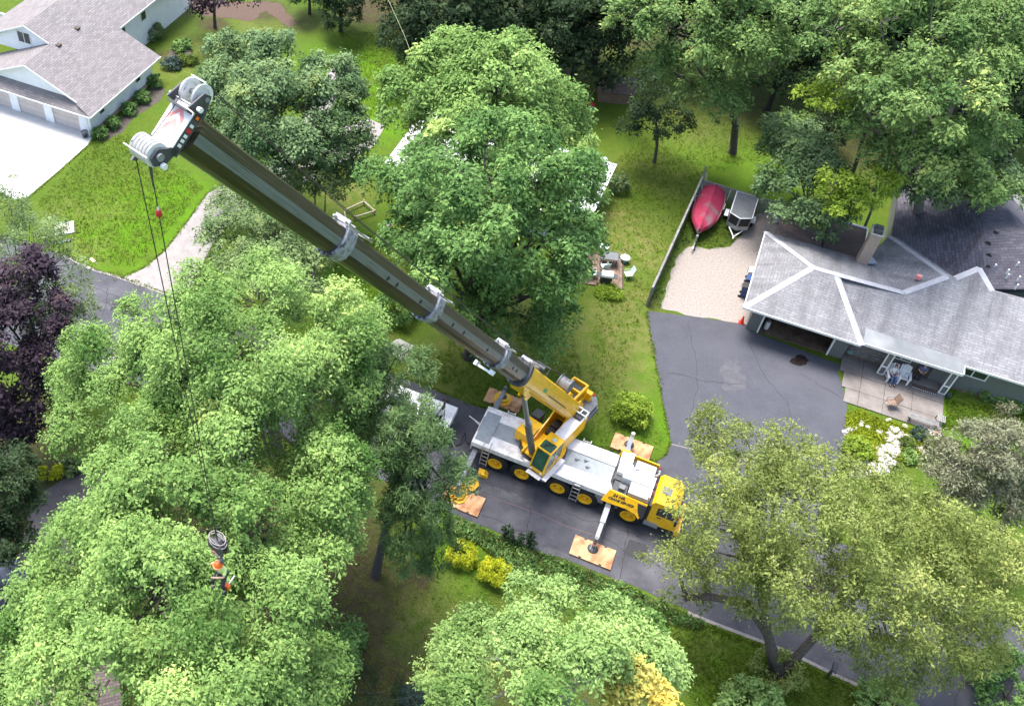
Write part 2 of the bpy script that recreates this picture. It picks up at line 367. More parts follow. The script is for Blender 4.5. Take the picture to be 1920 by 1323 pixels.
LUSH = [(1350,1230,3,.8),(1310,1260,3,.8),(1400,1250,2,.6),(250,430,6,.9),(330,380,4,1),(150,460,3,.4),(690,150,7,1),(730,210,5,1),(760,120,5,.7),(1230,780,3,.8),(1120,790,3,.4),(1240,700,2,.7),(1820,790,4,.9),(1800,750,2,.9),(1400,330,4,.5),(1360,1190,2,.5),(1250,1130,2,1),(860,1060,2,.6),(640,560,4,.6),(660,490,3,.5),(1290,260,4,.4),(1180,480,3,.3),(920,980,3,.6)]
def spots(lst):
    out = []
    for px, py, r, v in lst:
        q = P(px, py); out.append((q.x, q.y, r, v))
    return np.array(out)
def spotval(S, X, Y):
    o = np.zeros_like(X)
    for x, y, r, v in S:
        d = np.sqrt((X - x) ** 2 + (Y - y) ** 2) / r
        o = np.maximum(o, v * np.clip(1.6 - 1.25 * d, 0, 1))
    return o
def make_ground():
    xs = np.unique(np.concatenate([np.linspace(-900, -60, 12), np.arange(-60, 100.1, .8), np.linspace(100, 1000, 12)]))
    ys = np.unique(np.concatenate([np.linspace(-500, 10, 8), np.arange(10, 125.1, .8), np.linspace(125, 1500, 14)]))
    Xg, Yg = np.meshgrid(xs, ys); nx, ny = len(xs), len(ys)
    co = np.zeros((nx * ny, 3)); co[:, 0] = Xg.ravel(); co[:, 1] = Yg.ravel()
    i = np.arange(nx * ny).reshape(ny, nx)
    q = np.stack([i[:-1, :-1], i[:-1, 1:], i[1:, 1:], i[1:, :-1]], -1).reshape(-1, 4)
    me = quad_mesh('ground', co, q)
    for nm, lst in (('dry', DRY), ('dirt', DIRT), ('lush', LUSH)):
        a = me.attributes.new(nm, 'FLOAT', 'POINT'); a.data.foreach_set('value', spotval(spots(lst), co[:, 0], co[:, 1]).astype(np.float32))
    me.materials.append(grass_mat())
    o = bpy.data.objects.new('ground', me); scene.collection.objects.link(o)
    return tag(o, kind='structure')
def quad_mesh(name, co, q):
    me = bpy.data.meshes.new(name); n = len(q)
    me.vertices.add(len(co)); me.vertices.foreach_set('co', co.astype(np.float32).ravel())
    me.loops.add(n * 4); me.loops.foreach_set('vertex_index', q.astype(np.int32).ravel())
    me.polygons.add(n); me.polygons.foreach_set('loop_start', np.arange(0, n * 4, 4, dtype=np.int32))
    me.update(calc_edges=True); return me
def grass_mat():
    m = bpy.data.materials.new('lawn'); m.use_nodes = True; N = m.node_tree.nodes; Lk = m.node_tree.links
    b = N['Principled BSDF']; b.inputs['Roughness'].default_value = .9; b.inputs['Specular IOR Level'].default_value = .15
    tc = N.new('ShaderNodeTexCoord')
    def noise(s, d=6, r=.6):
        n = N.new('ShaderNodeTexNoise'); n.inputs['Scale'].default_value = s; n.inputs['Detail'].default_value = d; n.inputs['Roughness'].default_value = r
        Lk.new(tc.outputs['Object'], n.inputs['Vector']); return n.outputs['Fac']
    def rng(x, a, c, lo=0, hi=1):
        r = N.new('ShaderNodeMapRange'); r.inputs[1].default_value = a; r.inputs[2].default_value = c; r.inputs[3].default_value = lo; r.inputs[4].default_value = hi
        Lk.new(x, r.inputs[0]); return r.outputs[0]
    def mix(f, a, c, mode='MIX'):
        x = N.new('ShaderNodeMix'); x.data_type = 'RGBA'; x.blend_type = mode
        for s, v in ((0, f), (6, a), (7, c)):
            if isinstance(v, tuple): x.inputs[s].default_value = (*v, 1)
            elif isinstance(v, (int, float)): x.inputs[s].default_value = v
            else: Lk.new(v, x.inputs[s])
        return x.outputs[2]
    def att(n):
        a = N.new('ShaderNodeAttribute'); a.attribute_name = n; return a.outputs['Fac']
    def math_(op, a, c):
        x = N.new('ShaderNodeMath'); x.operation = op; x.use_clamp = True
        for s, v in ((0, a), (1, c)):
            if isinstance(v, (int, float)): x.inputs[s].default_value = v
            else: Lk.new(v, x.inputs[s])
        return x.outputs[0]
    col = mix(rng(noise(.22), .35, .65), (.082,.142,.014), (.104,.136,.016))
    col = mix(rng(noise(1.3), .35, .7), col, (.064,.120,.012))
    col = mix(math_('MULTIPLY', att('lush'), rng(noise(.9), .3, .6)), col, (.092,.205,.006))
    dn = math_('MULTIPLY', rng(noise(1.1, 8, .7), .36, .62), 1.0)
    col = mix(math_('MULTIPLY', math_('MULTIPLY', att('dry'), .72), dn), col, (.220,.185,.080))
    col = mix(rng(noise(.6, 8, .7), .60, .78, 0, .4), col, (.15,.135,.04))
    dd = math_('ADD', math_('MULTIPLY', att('dirt'), 1.2), rng(noise(1.6, 8, .7), .3, .7, -.5, .35))
    col = mix(math_('MULTIPLY', dd, att('dirt')), col, (.062,.048,.028))
    col = mix(rng(noise(9, 8, .75), .3, .72), mix(1.0, col, (.62,.62,.62), 'MULTIPLY'), mix(1.0, col, (1.28,1.28,1.2), 'MULTIPLY'))
    col = mix(rng(noise(26, 4, .8), .3, .7), mix(1.0, col, (.70,.70,.66), 'MULTIPLY'), mix(1.0, col, (1.25,1.25,1.2), 'MULTIPLY'))
    Lk.new(col, b.inputs['Base Color'])
    bp = N.new('ShaderNodeBump'); bp.inputs['Strength'].default_value = .9; bp.inputs['Distance'].default_value = .12
    Lk.new(noise(14, 6, .7), bp.inputs['Height']); Lk.new(bp.outputs[0], b.inputs['Normal'])
    return m
make_ground()

def rough_poly(pts, step=.5, amp=.06, seed=1):
    rg = random.Random(seed); out = []
    n = len(pts)
    for i in range(n):
        a, c = pts[i], pts[(i + 1) % n]; d = (c - a); k = max(1, int(d.length / step))
        nrm = Vector((-d.y, d.x, 0)).normalized() if d.length else Vector()
        for j in range(k):
            out.append(a + d * (j / k) + nrm * (rg.uniform(-amp, amp) if j else 0))
    return out
def sheet(name, pxs, z, mat, amp=.05, step=.5, kind='structure'):
    pts = rough_poly([P(x, y, z) for x, y in pxs], step, amp, len(name) + len(pxs))
    return tag(MB().poly(pts).build(name, mat), kind=kind)

ROAD_FAR = [(-400,330),(-150,395),(0,440),(118,480),(170,505),(225,522),(340,562),(500,617),(660,672),(790,722),(880,757),(960,783),(1040,812),(1130,842),(1225,868),(1330,912),(1480,975),(1660,1052),(1860,1140),(1920,1166),(2300,1330)]
ROAD_NEAR = [(2200,1560),(1800,1370),(1700,1322),(1560,1258),(1480,1218),(1330,1162),(1200,1103),(1100,1064),(1000,1024),(880,976),(845,960),(700,890),(500,812),(250,724),(150,688),(0,640),(-150,600),(-400,540)]
sheet('road', ROAD_FAR + ROAD_NEAR, .012, MT['asphalt'], .05)
def strip(name, pxs, w, z0, z1, mat):
    """a low kerb that follows the edge of the road"""
    pts = [P(x, y, 0) for x, y in pxs]; m = MB(); L = []; R_ = []
    for k, p in enumerate(pts):
        d = (pts[min(k+1, len(pts)-1)] - pts[max(k-1, 0)]).normalized(); n = Vector((-d.y, d.x, 0))
        L.append(p + n * w / 2); R_.append(p - n * w / 2)
    for k in range(len(pts) - 1):
        a, b_, c, d = L[k], R_[k], R_[k+1], L[k+1]
        vs = [Vector((q.x, q.y, zz)) for zz in (z0, z1) for q in (a, b_, c, d)]
        m.add(vs, [(4,5,6,7),(0,1,5,4),(1,2,6,5),(2,3,7,6),(3,0,4,7)])
    return tag(m.build(name, mat), kind='structure')
strip('kerb', [(1290,1148),(1330,1165),(1480,1222),(1560,1262),(1700,1326),(1800,1374)], .2, -.02, .03, MT['path_concrete'])
strip('kerb', [(100,471),(118,479),(170,504),(225,521),(340,561),(400,583)], .22, -.02, .03, MT['path_concrete'])
sheet('driveway', [(1213,583),(1300,593),(1402,609),(1409,620),(1580,686),(1570,693),(1588,757),(1586,790),(1583,832),(1566,890),(1540,950),(1530,998),(1400,944),(1300,900),(1226,869),(1250,852),(1258,832),(1241,742),(1224,648)], .018, MT['driveway_asphalt'], .03)
sheet('gravel_yard', [(1238,578),(1252,530),(1270,480),(1292,462),(1330,468),(1370,462),(1392,440),(1410,402),(1440,396),(1470,408),(1490,440),(1440,470),(1412,570),(1404,609),(1300,593)], .009, MT['gravel'], .12)
sheet('concrete_drive', [(-60,160),(45,200),(160,244),(174,256),(166,270),(110,320),(52,369),(28,374),(-60,330)], .02, MT['white_concrete'], .01)
sheet('path', [(225,523),(270,503),(310,470),(352,415),(390,362),(440,336),(560,290),(640,240),(690,222),(722,236),(700,275),(600,330),(470,388),(420,424),(392,470),(368,520),(358,568),(340,563)], .017, MT['path_concrete'], .03)
sheet('path', [(630,112),(662,126),(640,170),(600,240),(572,284),(530,300),(580,200),(612,140)], .013, MT['path_concrete'], .03)
sheet('path', [(722,414),(745,420),(775,438),(760,446),(730,436)], .013, MT['path_concrete'], .04)
sheet('neighbour_drive', [(200,868),(130,893),(62,930),(48,990),(20,1090),(-60,1240),(60,1260),(120,1100),(180,960),(230,880)], .013, MT['brown_drive'], .04)
sheet('mulch_bed', [(345,0),(520,5),(560,45),(540,52),(500,20),(470,40),(380,30)], .008, MT['mulch'], .2)
sheet('mulch_bed', [(1790,712),(1920,752),(1920,770),(1850,745),(1782,722)], .008, MT['soil'], .1)
sheet('mulch_bed', [(184,262),(290,160),(310,166),(300,190),(250,222),(232,246),(196,266)], .008, MT['soil'], .08)
sheet('soil_patch', [(318,96),(352,84),(362,100),(340,116),(308,118)], .008, MT['soil'], .2)
# stains and marks
sheet('oil_stain', [(1484,672),(1492,667),(1502,664),(1510,668),(1518,676),(1512,683),(1500,686),(1488,683),(1480,678)], .024, MT['oil'], .12, .2)
def line_mark(name, pxs, w, mat, z):
    pts = [P(x, y, z) for x, y in pxs]; m = MB()
    for a, c in zip(pts[:-1], pts[1:]):
        n = Vector((-(c-a).y, (c-a).x, 0)).normalized() * w / 2; m.poly([a+n, a-n, c-n, c+n])
    return tag(m.build(name, mat), kind='structure')
mk('crack_red', (.20,.10,.10), (.12,.09,.09), 6, .9)
line_mark('paint_line', [(900,923),(960,945),(1010,962),(1060,985),(1112,1002)], .035, MT['crack_red'], .02)
line_mark('tar_seam', [(1258,832),(1300,842),(1400,862),(1500,880)], .06, MT['path_concrete'], .024)
sheet('manhole_cover', [(967,908),(975,905),(983,906),(987,911),(984,916),(976,918),(968,916),(965,912)], .02, MT['dark_grey'], 0, 5)
sheet('concrete_patch', [(748,634),(776,648),(757,676),(740,668)], .02, MT['concrete'], .02)

# cracks, wheel marks and patches in the asphalt
mk('crack', (.022,.022,.024), (.03,.03,.03), 6, .95)
mk('pale_wear', (.105,.104,.112), (.07,.07,.078), 2, .95)
mk('worn_asphalt', (.088,.087,.098), (.064,.064,.074), 1.6, .9)
speckle(MT['worn_asphalt'], 18)
mk('patch_asphalt', (.04,.04,.046), (.032,.032,.037), 3, .9)
speckle(MT['patch_asphalt'], 22); speckle(MT['pale_wear'], 14, .55, 1.3)
rgc_ = random.Random(12)
def crack(p0, p1, w=.03, z=.021, mat='crack', amp=.12, name='crack'):
    a, b_ = P(*p0, z), P(*p1, z); n = max(4, int((b_ - a).length / .35)); pts = []
    nn = Vector((-(b_-a).y, (b_-a).x, 0)).normalized(); off = 0
    for k in range(n + 1):
        off = off * .8 + rgc_.uniform(-amp, amp); pts.append(a.lerp(b_, k / n) + nn * off)
    m = MB()
    for k in range(n):
        u = (pts[k+1] - pts[k]).normalized(); v = Vector((-u.y, u.x, 0)) * w / 2 * rgc_.uniform(.6, 1.3); m.poly([pts[k] + v, pts[k] - v, pts[k+1] - v, pts[k+1] + v])
    return tag(m.build(name, MT[mat]), kind='structure')
for q in (((870,870),(845,955)),((1010,905),(985,1015)),((1060,960),(1210,1010)),((1180,985),(1170,1085)),((900,960),(1040,1012)),((200,540),(180,670)),((120,520),(260,570)),((1840,1150),(1780,1340)),((1400,1000),(1380,1170)),((1640,1070),(1620,1270)),((1500,1010),(1700,1110)),((1130,1010),(1290,1090))): crack(*q)
for q in (((1290,600),(1310,700)),((1310,700),(1285,850)),((1400,640),(1480,760)),((1480,760),(1470,880)),((1250,700),(1390,720)),((1500,700),(1585,745))): crack(*q, w=.022, z=.027)
for k, q in enumerate((((880,905),(1000,945)),((940,1000),(1080,1050)),((160,560),(260,600)))): crack(*q, w=.5, z=.016, mat='pale_wear', amp=.05, name='wheel_wear')
for pl in ([(1356,676),(1380,670),(1398,716),(1380,738),(1352,726)],): sheet('worn_patch', pl, .0225, MT['worn_asphalt'], .25, .3)
sheet('asphalt_patch', [(1180,1010),(1216,1022),(1206,1052),(1168,1038)], .0165, MT['patch_asphalt'], .03)
sheet('asphalt_patch', [(215,560),(262,574),(256,596),(205,582)], .0165, MT['patch_asphalt'], .03)
# ------------------------------------------------------------------ buildings
def slab(m, pts, th=.12):
    n = len(pts); vs = [Vector(p) for p in pts] + [Vector(p) - Vector((0,0,th)) for p in pts]
    m.add(vs, [tuple(range(n)), tuple(range(2*n-1, n-1, -1))] + [(i, i+n, (i+1) % n + n, (i+1) % n) for i in range(n)])
    return m
def window(parent, x0, x1, z0, z1, y, side='y', depth=.06, panes=1, sgn=-1):
    """framed window on a wall plane; side 'y' for walls along x, 'x' for walls along y; sgn: which way it faces"""
    fr = MB(); t = .07
    def bx(m, a0, a1, c0, c1, d0, d1):
        lo, hi = min(d0, d1), max(d0, d1)
        if side == 'y': m.box(a0, a1, lo, hi, c0, c1)
        else: m.box(lo, hi, a0, a1, c0, c1)
    for a0, a1, c0, c1 in ((x0-t, x1+t, z1, z1+t), (x0-t, x1+t, z0-t, z0), (x0-t, x0, z0, z1), (x1, x1+t, z0, z1)):
        bx(fr, a0, a1, c0, c1, y, y + sgn * depth)
    for k in range(1, panes):
        xm = x0 + (x1 - x0) * k / panes; bx(fr, xm - .03, xm + .03, z0, z1, y, y + sgn * depth)
    w = fr.build('window', MT['white_paint'], parent)
    for k in range(panes):
        pn = MB(); a0 = x0 + (x1-x0) * k / panes; a1 = x0 + (x1-x0) * (k+1) / panes
        bx(pn, a0 + .035 * (k > 0), a1 - .035 * (k < panes - 1), z0, z1, y + sgn * .004, y + sgn * .02); pn.build('pane', MT['glass'], w)
    return w

# ---- grey house with the open garage
HOUSE_O = Vector((27.8245, 45.1228, 0))
def HW(x, y, z=0): return HOUSE_O + AX * x + BX * y + Vector((0, 0, z))
H = thing('grey_house', 'low sage green house with weathered pale grey roof and open garage', 'house', HOUSE_O, TH)
m = MB()
m.box(.72, .9, 1.17, 8.1, 0, 2.68).box(6.72, 6.9, 1.17, 8.1, 0, 2.68).box(.9, 6.72, 7.92, 8.1, 0, 2.68)
m.box(.9, 1.44, 1.17, 1.3, 0, 2.68).box(6.05, 6.72, 1.17, 1.3, 0, 2.68).box(1.44, 6.05, 1.17, 1.3, 2.25, 2.68)
m.build('garage_wall', MT['sage_siding'], H, uv=True)
m = MB().box(1.44, 1.54, 1.10, 1.32, 0, 2.25).box(5.95, 6.05, 1.10, 1.32, 0, 2.25).box(1.54, 5.95, 1.10, 1.32, 2.15, 2.25)
m.build('garage_door_frame', MT['white_paint'], H)
mk('garage_concrete', (.16,.105,.075), (.10,.065,.048), 2.5, .8, c3=(.07,.05,.04), s3=1.2, f3=(.5,.7))
g = MB().box(.92, 3.72, 1.2, 7.9, -.02, .045).build('garage_floor_slab', MT['garage_concrete'], H)
g = MB().box(3.75, 6.7, 1.2, 7.9, -.02, .045).build('garage_floor_slab', MT['garage_concrete'], H)
m = MB()
slab(m, [(7.0,1.75,2.7),(34,1.75,2.7),(34,1.75,0),(7.0,1.75,0)], 0) if False else None
MB().box(6.92, 34, 1.75, 1.95, 0, 2.74).build('wall', MT['sage_siding'], H, uv=True)
MB().box(7.0, 34, 1.70, 1.747, 0, .16).build('foundation', MT['wood_brown'], H)
MB().box(6.92, 7.1, 1.96, 8.0, 0, 2.6).build('wall', MT['sage_siding'], H, uv=True)
window(H, 13.35, 14.9, 1.5, 2.3, 1.747, panes=2)
window(H, 17.6, 19.0, 1.5, 2.3, 1.747, panes=2)
window(H, 9.6, 10.7, 1.1, 2.2, 1.747, panes=2)
d_ = MB().box(11.2, 12.1, 1.72, 1.747, .05, 2.1).build('door', MT['wood_dark'], H)
MB().ball((11.3, 1.70, 1.05), .04).build('handle', MT['steel_grey'], d_)
# the stone courses by the porch
for k in range(6):
    for j in range(7):
        x0 = 7.15 + j * .36 + (k % 2) * .15
        MB().box(x0, x0 + .33, 1.70, 1.746, .2 + k * .22, .2 + k * .22 + .19).build('stone', MT['wood_grey'], H)
k_ = .345
def mp(x, y): return (x, y, 2.7 + k_ * (y - 1.15))
R1 = MB()
F1, E3, AP, R2, BL = (0,.15,2.7), (7.33,.05,2.7), (3.3,4.4,4.15), (4.75,4.4,4.15), (0,8.6,2.7)
BV = (6.7,8.6,2.72); VT = mp(5.05,4.75); RA = mp(8.95,4.8); RB = mp(11.2,6.81); B2 = mp(11.66,6.86); CP = mp(12.86,8.04); DP = mp(13.89,6.69)
slab(R1, [F1, E3, R2, AP]); slab(R1, [BL, F1, AP])
slab(R1, [E3, mp(7.33,1.5), VT, R2])
slab(R1, [mp(7.33,1.5), mp(7.33,1.15), mp(34,1.15), mp(34,6.4), DP, CP, B2, RB, RA, VT])
slab(R1, [BV, BL, AP, R2, RA])
WE = (7.9,11.9,2.85)
slab(R1, [RA, BV, WE, RB])
roof = R1.build('roof', MT['roof_light'], H, uv=True)
MB2 = MB(); slab(MB2, [RB, WE, (8.4,12.1,2.75), (12.0,8.5,3.45), B2]); slab(MB2, [B2, (12.0,8.5,3.45), CP]); slab(MB2, [CP, (12.0,8.5,3.45), (14.15,7.7,3.95), DP])
slab(MB2, [DP, (14.15,7.7,3.95), (34,8.6,3.9), mp(34,6.4)])
MB2.build('roof', MT['roof_light'], H, uv=True)
# ridge and hip caps
caps = MB()
def vcap(m, a, c, w=.2, drop=.05):
    a = Vector(a); c = Vector(c); d = (c - a); n = Vector((-d.y, d.x, 0)).normalized() * w; up = Vector((0, 0, .022)); dn = Vector((0, 0, -drop))
    m.add([a + up, c + up, c + n + dn + up, a + n + dn + up, c - n + dn + up, a - n + dn + up], [(0, 1, 2, 3), (1, 0, 5, 4)])
for a, c in ((F1, AP), (BL, AP), (AP, R2), (E3, R2), (R2, RA), (RA, RB), (RB, WE), (B2, CP), (CP, DP)):
    vcap(caps, a, c)
MT['ridge_cap'] = pmat('ridge_cap', (.37,.37,.39), (.28,.28,.30), 2, .85)
caps.build('ridge_cap', MT['ridge_cap'], roof)
m = MB().box(7.4, 13.25, .36, .42, 2.42, 2.62)
m.bar((7.3, .02, 2.62), (-.02, .12, 2.62), .05, .17).bar((-.03, .12, 2.62), (-.03, 8.6, 2.62), .05, .17).bar((13.27, 1.12, 2.62), (34, 1.12, 2.62), .05, .16)
m.box(13.25, 13.31, .36, 1.4, 2.45, 2.68)
m.build('fascia', MT['white_paint'], H)
MT['porch_roof'] = pmat('porch_roof', (.17,.178,.185), (.13,.138,.142), 1.2, .8, c3=(.24,.25,.255), s3=.6, f3=(.5,.7))
m = MB(); slab(m, [(7.36,.42,2.64), (13.25,.40,2.64), (13.25,1.46,2.83), (7.36,1.56,2.86)], .05); m.build('porch_roof', MT['porch_roof'], H)
MB().box(6.9, 13.2, .45, 1.7, 2.40, 2.43).build('porch_ceiling', MT['wood_grey'], H)
for x in (9.12, 12.82):
    pst = MB().box(x, x+.08, .84, .92, 0, 2.40).box(x+.36, x+.44, .84, .92, 0, 2.40).box(x+.08, x+.36, .84, .92, .0, .12).box(x+.08, x+.36, .84, .92, .75, .85).box(x+.08, x+.36, .84, .92, 2.25, 2.40).build('porch_post', MT['white_paint'], H)
    MB().box(x+.08, x+.36, .87, .89, .12, .75).box(x+.08, x+.36, .87, .89, .85, 2.25).build('lattice', MT['mid_grey'], pst)
# chimney
ch = MB().prism([(6.1,7.75),(6.8,7.75),(6.8,8.75),(6.1,8.75)], 'z', 2.4, 5.5)
ch = ch.build('chimney', MT['brick_tan'], H)
MB().box(6.04, 6.86, 7.69, 8.81, 5.5, 5.6).build('chimney_cap', MT['concrete'], ch)
MB().box(6.18, 6.72, 7.85, 8.2, 5.6, 5.82).box(6.18, 6.72, 8.3, 8.65, 5.6, 5.82).build('flue', MT['dark_grey'], ch)
MB().add([(6.78,7.6,3.25),(7.45,8.2,3.0),(6.78,8.9,2.85),(6.78,8.2,3.55)], [(0,1,3),(1,2,3),(0,3,2)]).build('flashing', MT['steel_grey'], ch)
# vent on the pale roof
MB().box(9.45, 9.75, 6.15, 6.4, 4.2, 4.5).build('roof_vent', MT['pale_red'], H)
# flat brown roofs at the back
MB().box(3.9, 6.5, 8.75, 12.4, 2.2, 2.5).build('back_porch_roof', MT['wood_dark'], H)
MB().box(3.85, 6.55, 12.4, 12.48, 2.2, 2.62).box(6.5, 6.58, 9.4, 12.4, 2.3, 2.62).build('gutter', MT['white_paint'], H)
MB().box(4.0, 6.4, 8.9, 12.3, 0, 2.2).build('back_porch_wall', MT['sage_wall'], H)
m = MB(); slab(m, [(.75,8.75,2.55), (3.8,8.75,2.55), (3.8,11.3,2.2), (.75,11.3,2.2)], .1); m.build('lean_to_roof', MT['roof_brown'], H, uv=True)
MB().box(.85, 3.75, 8.7, 11.2, 0, 2.15).build('lean_to_wall', MT['sage_wall'], H)

# ---- dark roofed house behind
D_ = thing('dark_roofed_house', 'house with charcoal shingled hip roof and small white vent pipes', 'house', HOUSE_O, TH)
m = MB(); DA = (13.2,12.6,4.7)
slab(m, [(8.1,12.1,2.75),(12.05,8.75,3.35),(14.35,8.45,3.45),DA,(12.6,22,4.2),(8.2,22,2.75)])
slab(m, [(14.35,8.45,3.45),(16.6,9.7,3.35),(34,19.0,3.2),(34,23,4.7),(15.8,13.3,4.75),DA])
slab(m, [DA,(15.8,13.3,4.75),(34,23,4.7),(34,26,3),(17,17.6,3.1),(14.5,22,3.2),(12.6,22,4.2)])
dr = m.build('roof', MT['roof_dark'], D_, uv=True)
MB().prism([(8.4,12.4),(12.2,9.2),(14.2,8.9),(34,19.6),(34,25),(14.2,21.5),(8.5,21.5)], 'z', 0, 2.6).build('wall', MT['sage_wall'], D_)
for (x, y, z) in ((13.55,11.9,4.45),(13.75,11.0,4.15),(13.85,10.1,3.85)):
    MB().add([(x-.2,y-.15,z),(x+.2,y-.15,z),(x+.2,y+.2,z),(x-.2,y+.2,z),(x,y-.1,z+.22)], [(0,1,4),(1,2,4),(2,3,4),(3,0,4)]).build('roof_vent', MT['black'], dr)
for (px, py, h) in ((1867,497,.3),(1891,507,.35),(1891,515,.3),(1912,519,.3),(1908,535,.35),(1908,495,.55)):
    q = P(px, py, 4.05) - HOUSE_O
    MB().tube((q.dot(AX), q.dot(BX), 3.7), (q.dot(AX), q.dot(BX), 4.0 + h*.4), .06, .06, 8).build('vent_pipe', MT['white_paint'], dr)
MB().tube((13.9,12.9,4.6),(13.9,12.9,4.95),.16,.16,10).build('vent_pipe', MT['dark_grey'], dr)

# ---- white house with the tan roof and three garage doors
LO = P(174, 254, 0)
Lh = thing('white_house', 'white sided house with tan shingled gables and three garage doors', 'house', LO, TH)
W = MB()
W.box(-.2, 0, 0, 9.2, 0, 2.35).box(-17, -.2, 9.0, 9.2, 0, 2.6)
for a, c in ((-1.2, -.2), (-4.85, -3.95), (-8.5, -7.6), (-17, -11.25)): W.box(a, c, 0, .2, 0, 2.5)
W.box(-11.25, -1.2, .0, .2, 2.15, 2.6)
W.build('wall', MT['white_siding'], Lh, uv=True)
MB().box(-.001, .04, 0, 9.2, 0, .42).build('foundation', MT['brick_tan'], Lh)
for a, c in ((-3.95, -1.2), (-7.6, -4.85), (-11.25, -8.5)):
    dd = MB()
    for r in range(4): dd.box(a + .02, c - .02, .10, .15, r * .535 + .01, r * .535 + .525)
    g = dd.build('garage_door', MT['door_panel'], Lh)
    for r in range(4):
        for q in range(4):
            x0 = a + .12 + q * .66
            MB().box(x0, x0 + .54, .085, .0995, r * .535 + .09, r * .535 + .44).build('panel', MT['door_panel'], g)
MB().box(-4.3, -4.1, 9.2, 22, 0, 4.0).build('wall', MT['white_siding'], Lh, uv=True)
g = MB(); g.add([(-1.2,.33,2.95),(-5.9,.33,5.05),(-10.9,.33,2.9),(-1.2,.45,2.95),(-5.9,.45,5.05),(-10.9,.45,2.9)], [(0,1,2),(5,4,3),(0,3,4,1),(1,4,5,2),(2,5,3,0)])
g.add([(-6.2,3.8,5.0),(-8.5,3.8,6.1),(-12.9,3.8,3.9),(-12.9,3.8,3.4),(-6.2,3.8,3.4),(-6.2,3.92,5.0),(-8.5,3.92,6.1),(-12.9,3.92,3.9),(-12.9,3.92,3.4),(-6.2,3.92,3.4)], [(0,1,2,3,4),(9,8,7,6,5),(0,5,6,1),(1,6,7,2),(2,7,8,3),(3,8,9,4),(4,9,5,0)])
g.build('gable', MT['white_siding'], Lh, uv=True)
window(Lh, -9.6, -8.3, 4.35, 5.35, 3.8, panes=2)
s_ = .427
def rp(x, y): return (x, y, 2.3 + s_ * (.6 - x))
m = MB()
slab(m, [rp(.6,-.55), rp(.6,9.9), rp(-3.5,9.9), rp(-3.5,22), rp(-8.5,22), rp(-8.5,3.6), rp(-6.0,3.6), rp(-5.9,.02), rp(-1.05,.02), rp(-.9,-.2)], .1)
slab(m, [rp(-5.9,.02), rp(-6.0,3.9), (-12.4,3.9,2.35), (-12.4,.02,2.35)], .1)
slab(m, [rp(-8.5,3.6), rp(-8.5,22), (-15,22,3.4), (-15,3.6,3.4)], .1)
slab(m, [(.6,-.56,2.29), (-.95,.36,3.0), (-12.5,.36,3.0), (-12.5,-.6,2.3)], .1)
rf = m.build('roof', MT['roof_tan'], Lh, uv=True)
for (px, py) in ((146, 61), (111, 91)):
    q = P(px, py, 4.6) - LO; x, y = q.dot(AX), q.dot(BX); z = rp(x, y)[2]
    MB().prism([(x-.2,z-.08),(x+.2,z-.25),(x+.2,z+.1),(x-.2,z+.12)], 'y', y-.2, y+.2).build('roof_vent', MT['wood_dark'], rf)
m = MB().bar((.63,-.56,2.24), (.63,9.9,2.24), .05, .13).bar((.6,-.6,2.24), (-12.5,-.64,2.24), .05, .13)
m.bar(Vector(rp(-1.0,.0))-Vector((0,0,.08)), Vector(rp(-5.9,.0))-Vector((0,0,.08)), .05, .14).bar(Vector(rp(-5.9,.0))-Vector((0,0,.08)), (-12.4,.0,2.27), .05, .14)
m.bar(Vector(rp(-6.1,3.58))-Vector((0,0,.08)), Vector(rp(-8.5,3.58))-Vector((0,0,.08)), .05, .14).bar(Vector(rp(-8.5,3.58))-Vector((0,0,.08)), (-15,3.58,3.32), .05, .14)
m.bar(Vector(rp(-3.45,9.95))-Vector((0,0,.08)), Vector(rp(-3.45,22))-Vector((0,0,.08)), .05, .16)
m.build('fascia', MT['white_paint'], Lh)
for y in (1.35, 6.7): window(Lh, y, y + .62, 1.25, 1.7, 0.0, side='x', sgn=1)
for y in (10.6, 13.9): window(Lh, y, y + .75, 2.5, 3.3, -4.1, side='x', sgn=1)
MB().tube((-.1,-.25,0), (-.1,-.25,2.25), .045, .045, 8).build('downspout', MT['white_paint'], Lh)

# ---- pale house half hidden by the ash trees
WO = P(1155, 309, 2.8); WO.z = 0
Wh = thing('pale_house', 'white low house almost hidden under the ash trees', 'house', WO, TH)
m = MB(); slab(m, [(0,0,2.8),(-4,-3.9,4.3),(-12.5,-3.9,4.3),(-16,0,2.8)], .1); slab(m, [(0,-7.8,2.8),(-16,-7.8,2.8),(-12.5,-3.9,4.3),(-4,-3.9,4.3)], .1)
slab(m, [(0,0,2.8),(0,-7.8,2.8),(-4,-3.9,4.3)], .1); slab(m, [(-16,0,2.8),(-12.5,-3.9,4.3),(-16,-7.8,2.8)], .1)
m.build('roof', MT['roof_white'], Wh, uv=True)
MB().box(-15.4, -.6, -7.2, -.6, 0, 2.7).build('wall', MT['white_siding'], Wh, uv=True)
m = MB().box(-16, 0, .0, .06, 2.62, 2.84).box(0, .06, -7.8, .06, 2.62, 2.84).box(-16, 0, -7.86, -7.8, 2.62, 2.84); m.build('fascia', MT['white_paint'], Wh)
MB().tube((-.9,-.7,2.6),(-.9,-.7,3.5),.2,.2,10).tube((-.9,-.7,3.5),(-.9,-.7,3.65),.3,.12,10).build('chimney_pipe', MT['white_paint'], Wh)
window(Wh, -6, -4.6, 1, 2.1, -7.2, panes=2); window(Wh, -11, -9.6, 1, 2.1, -7.2, panes=2)

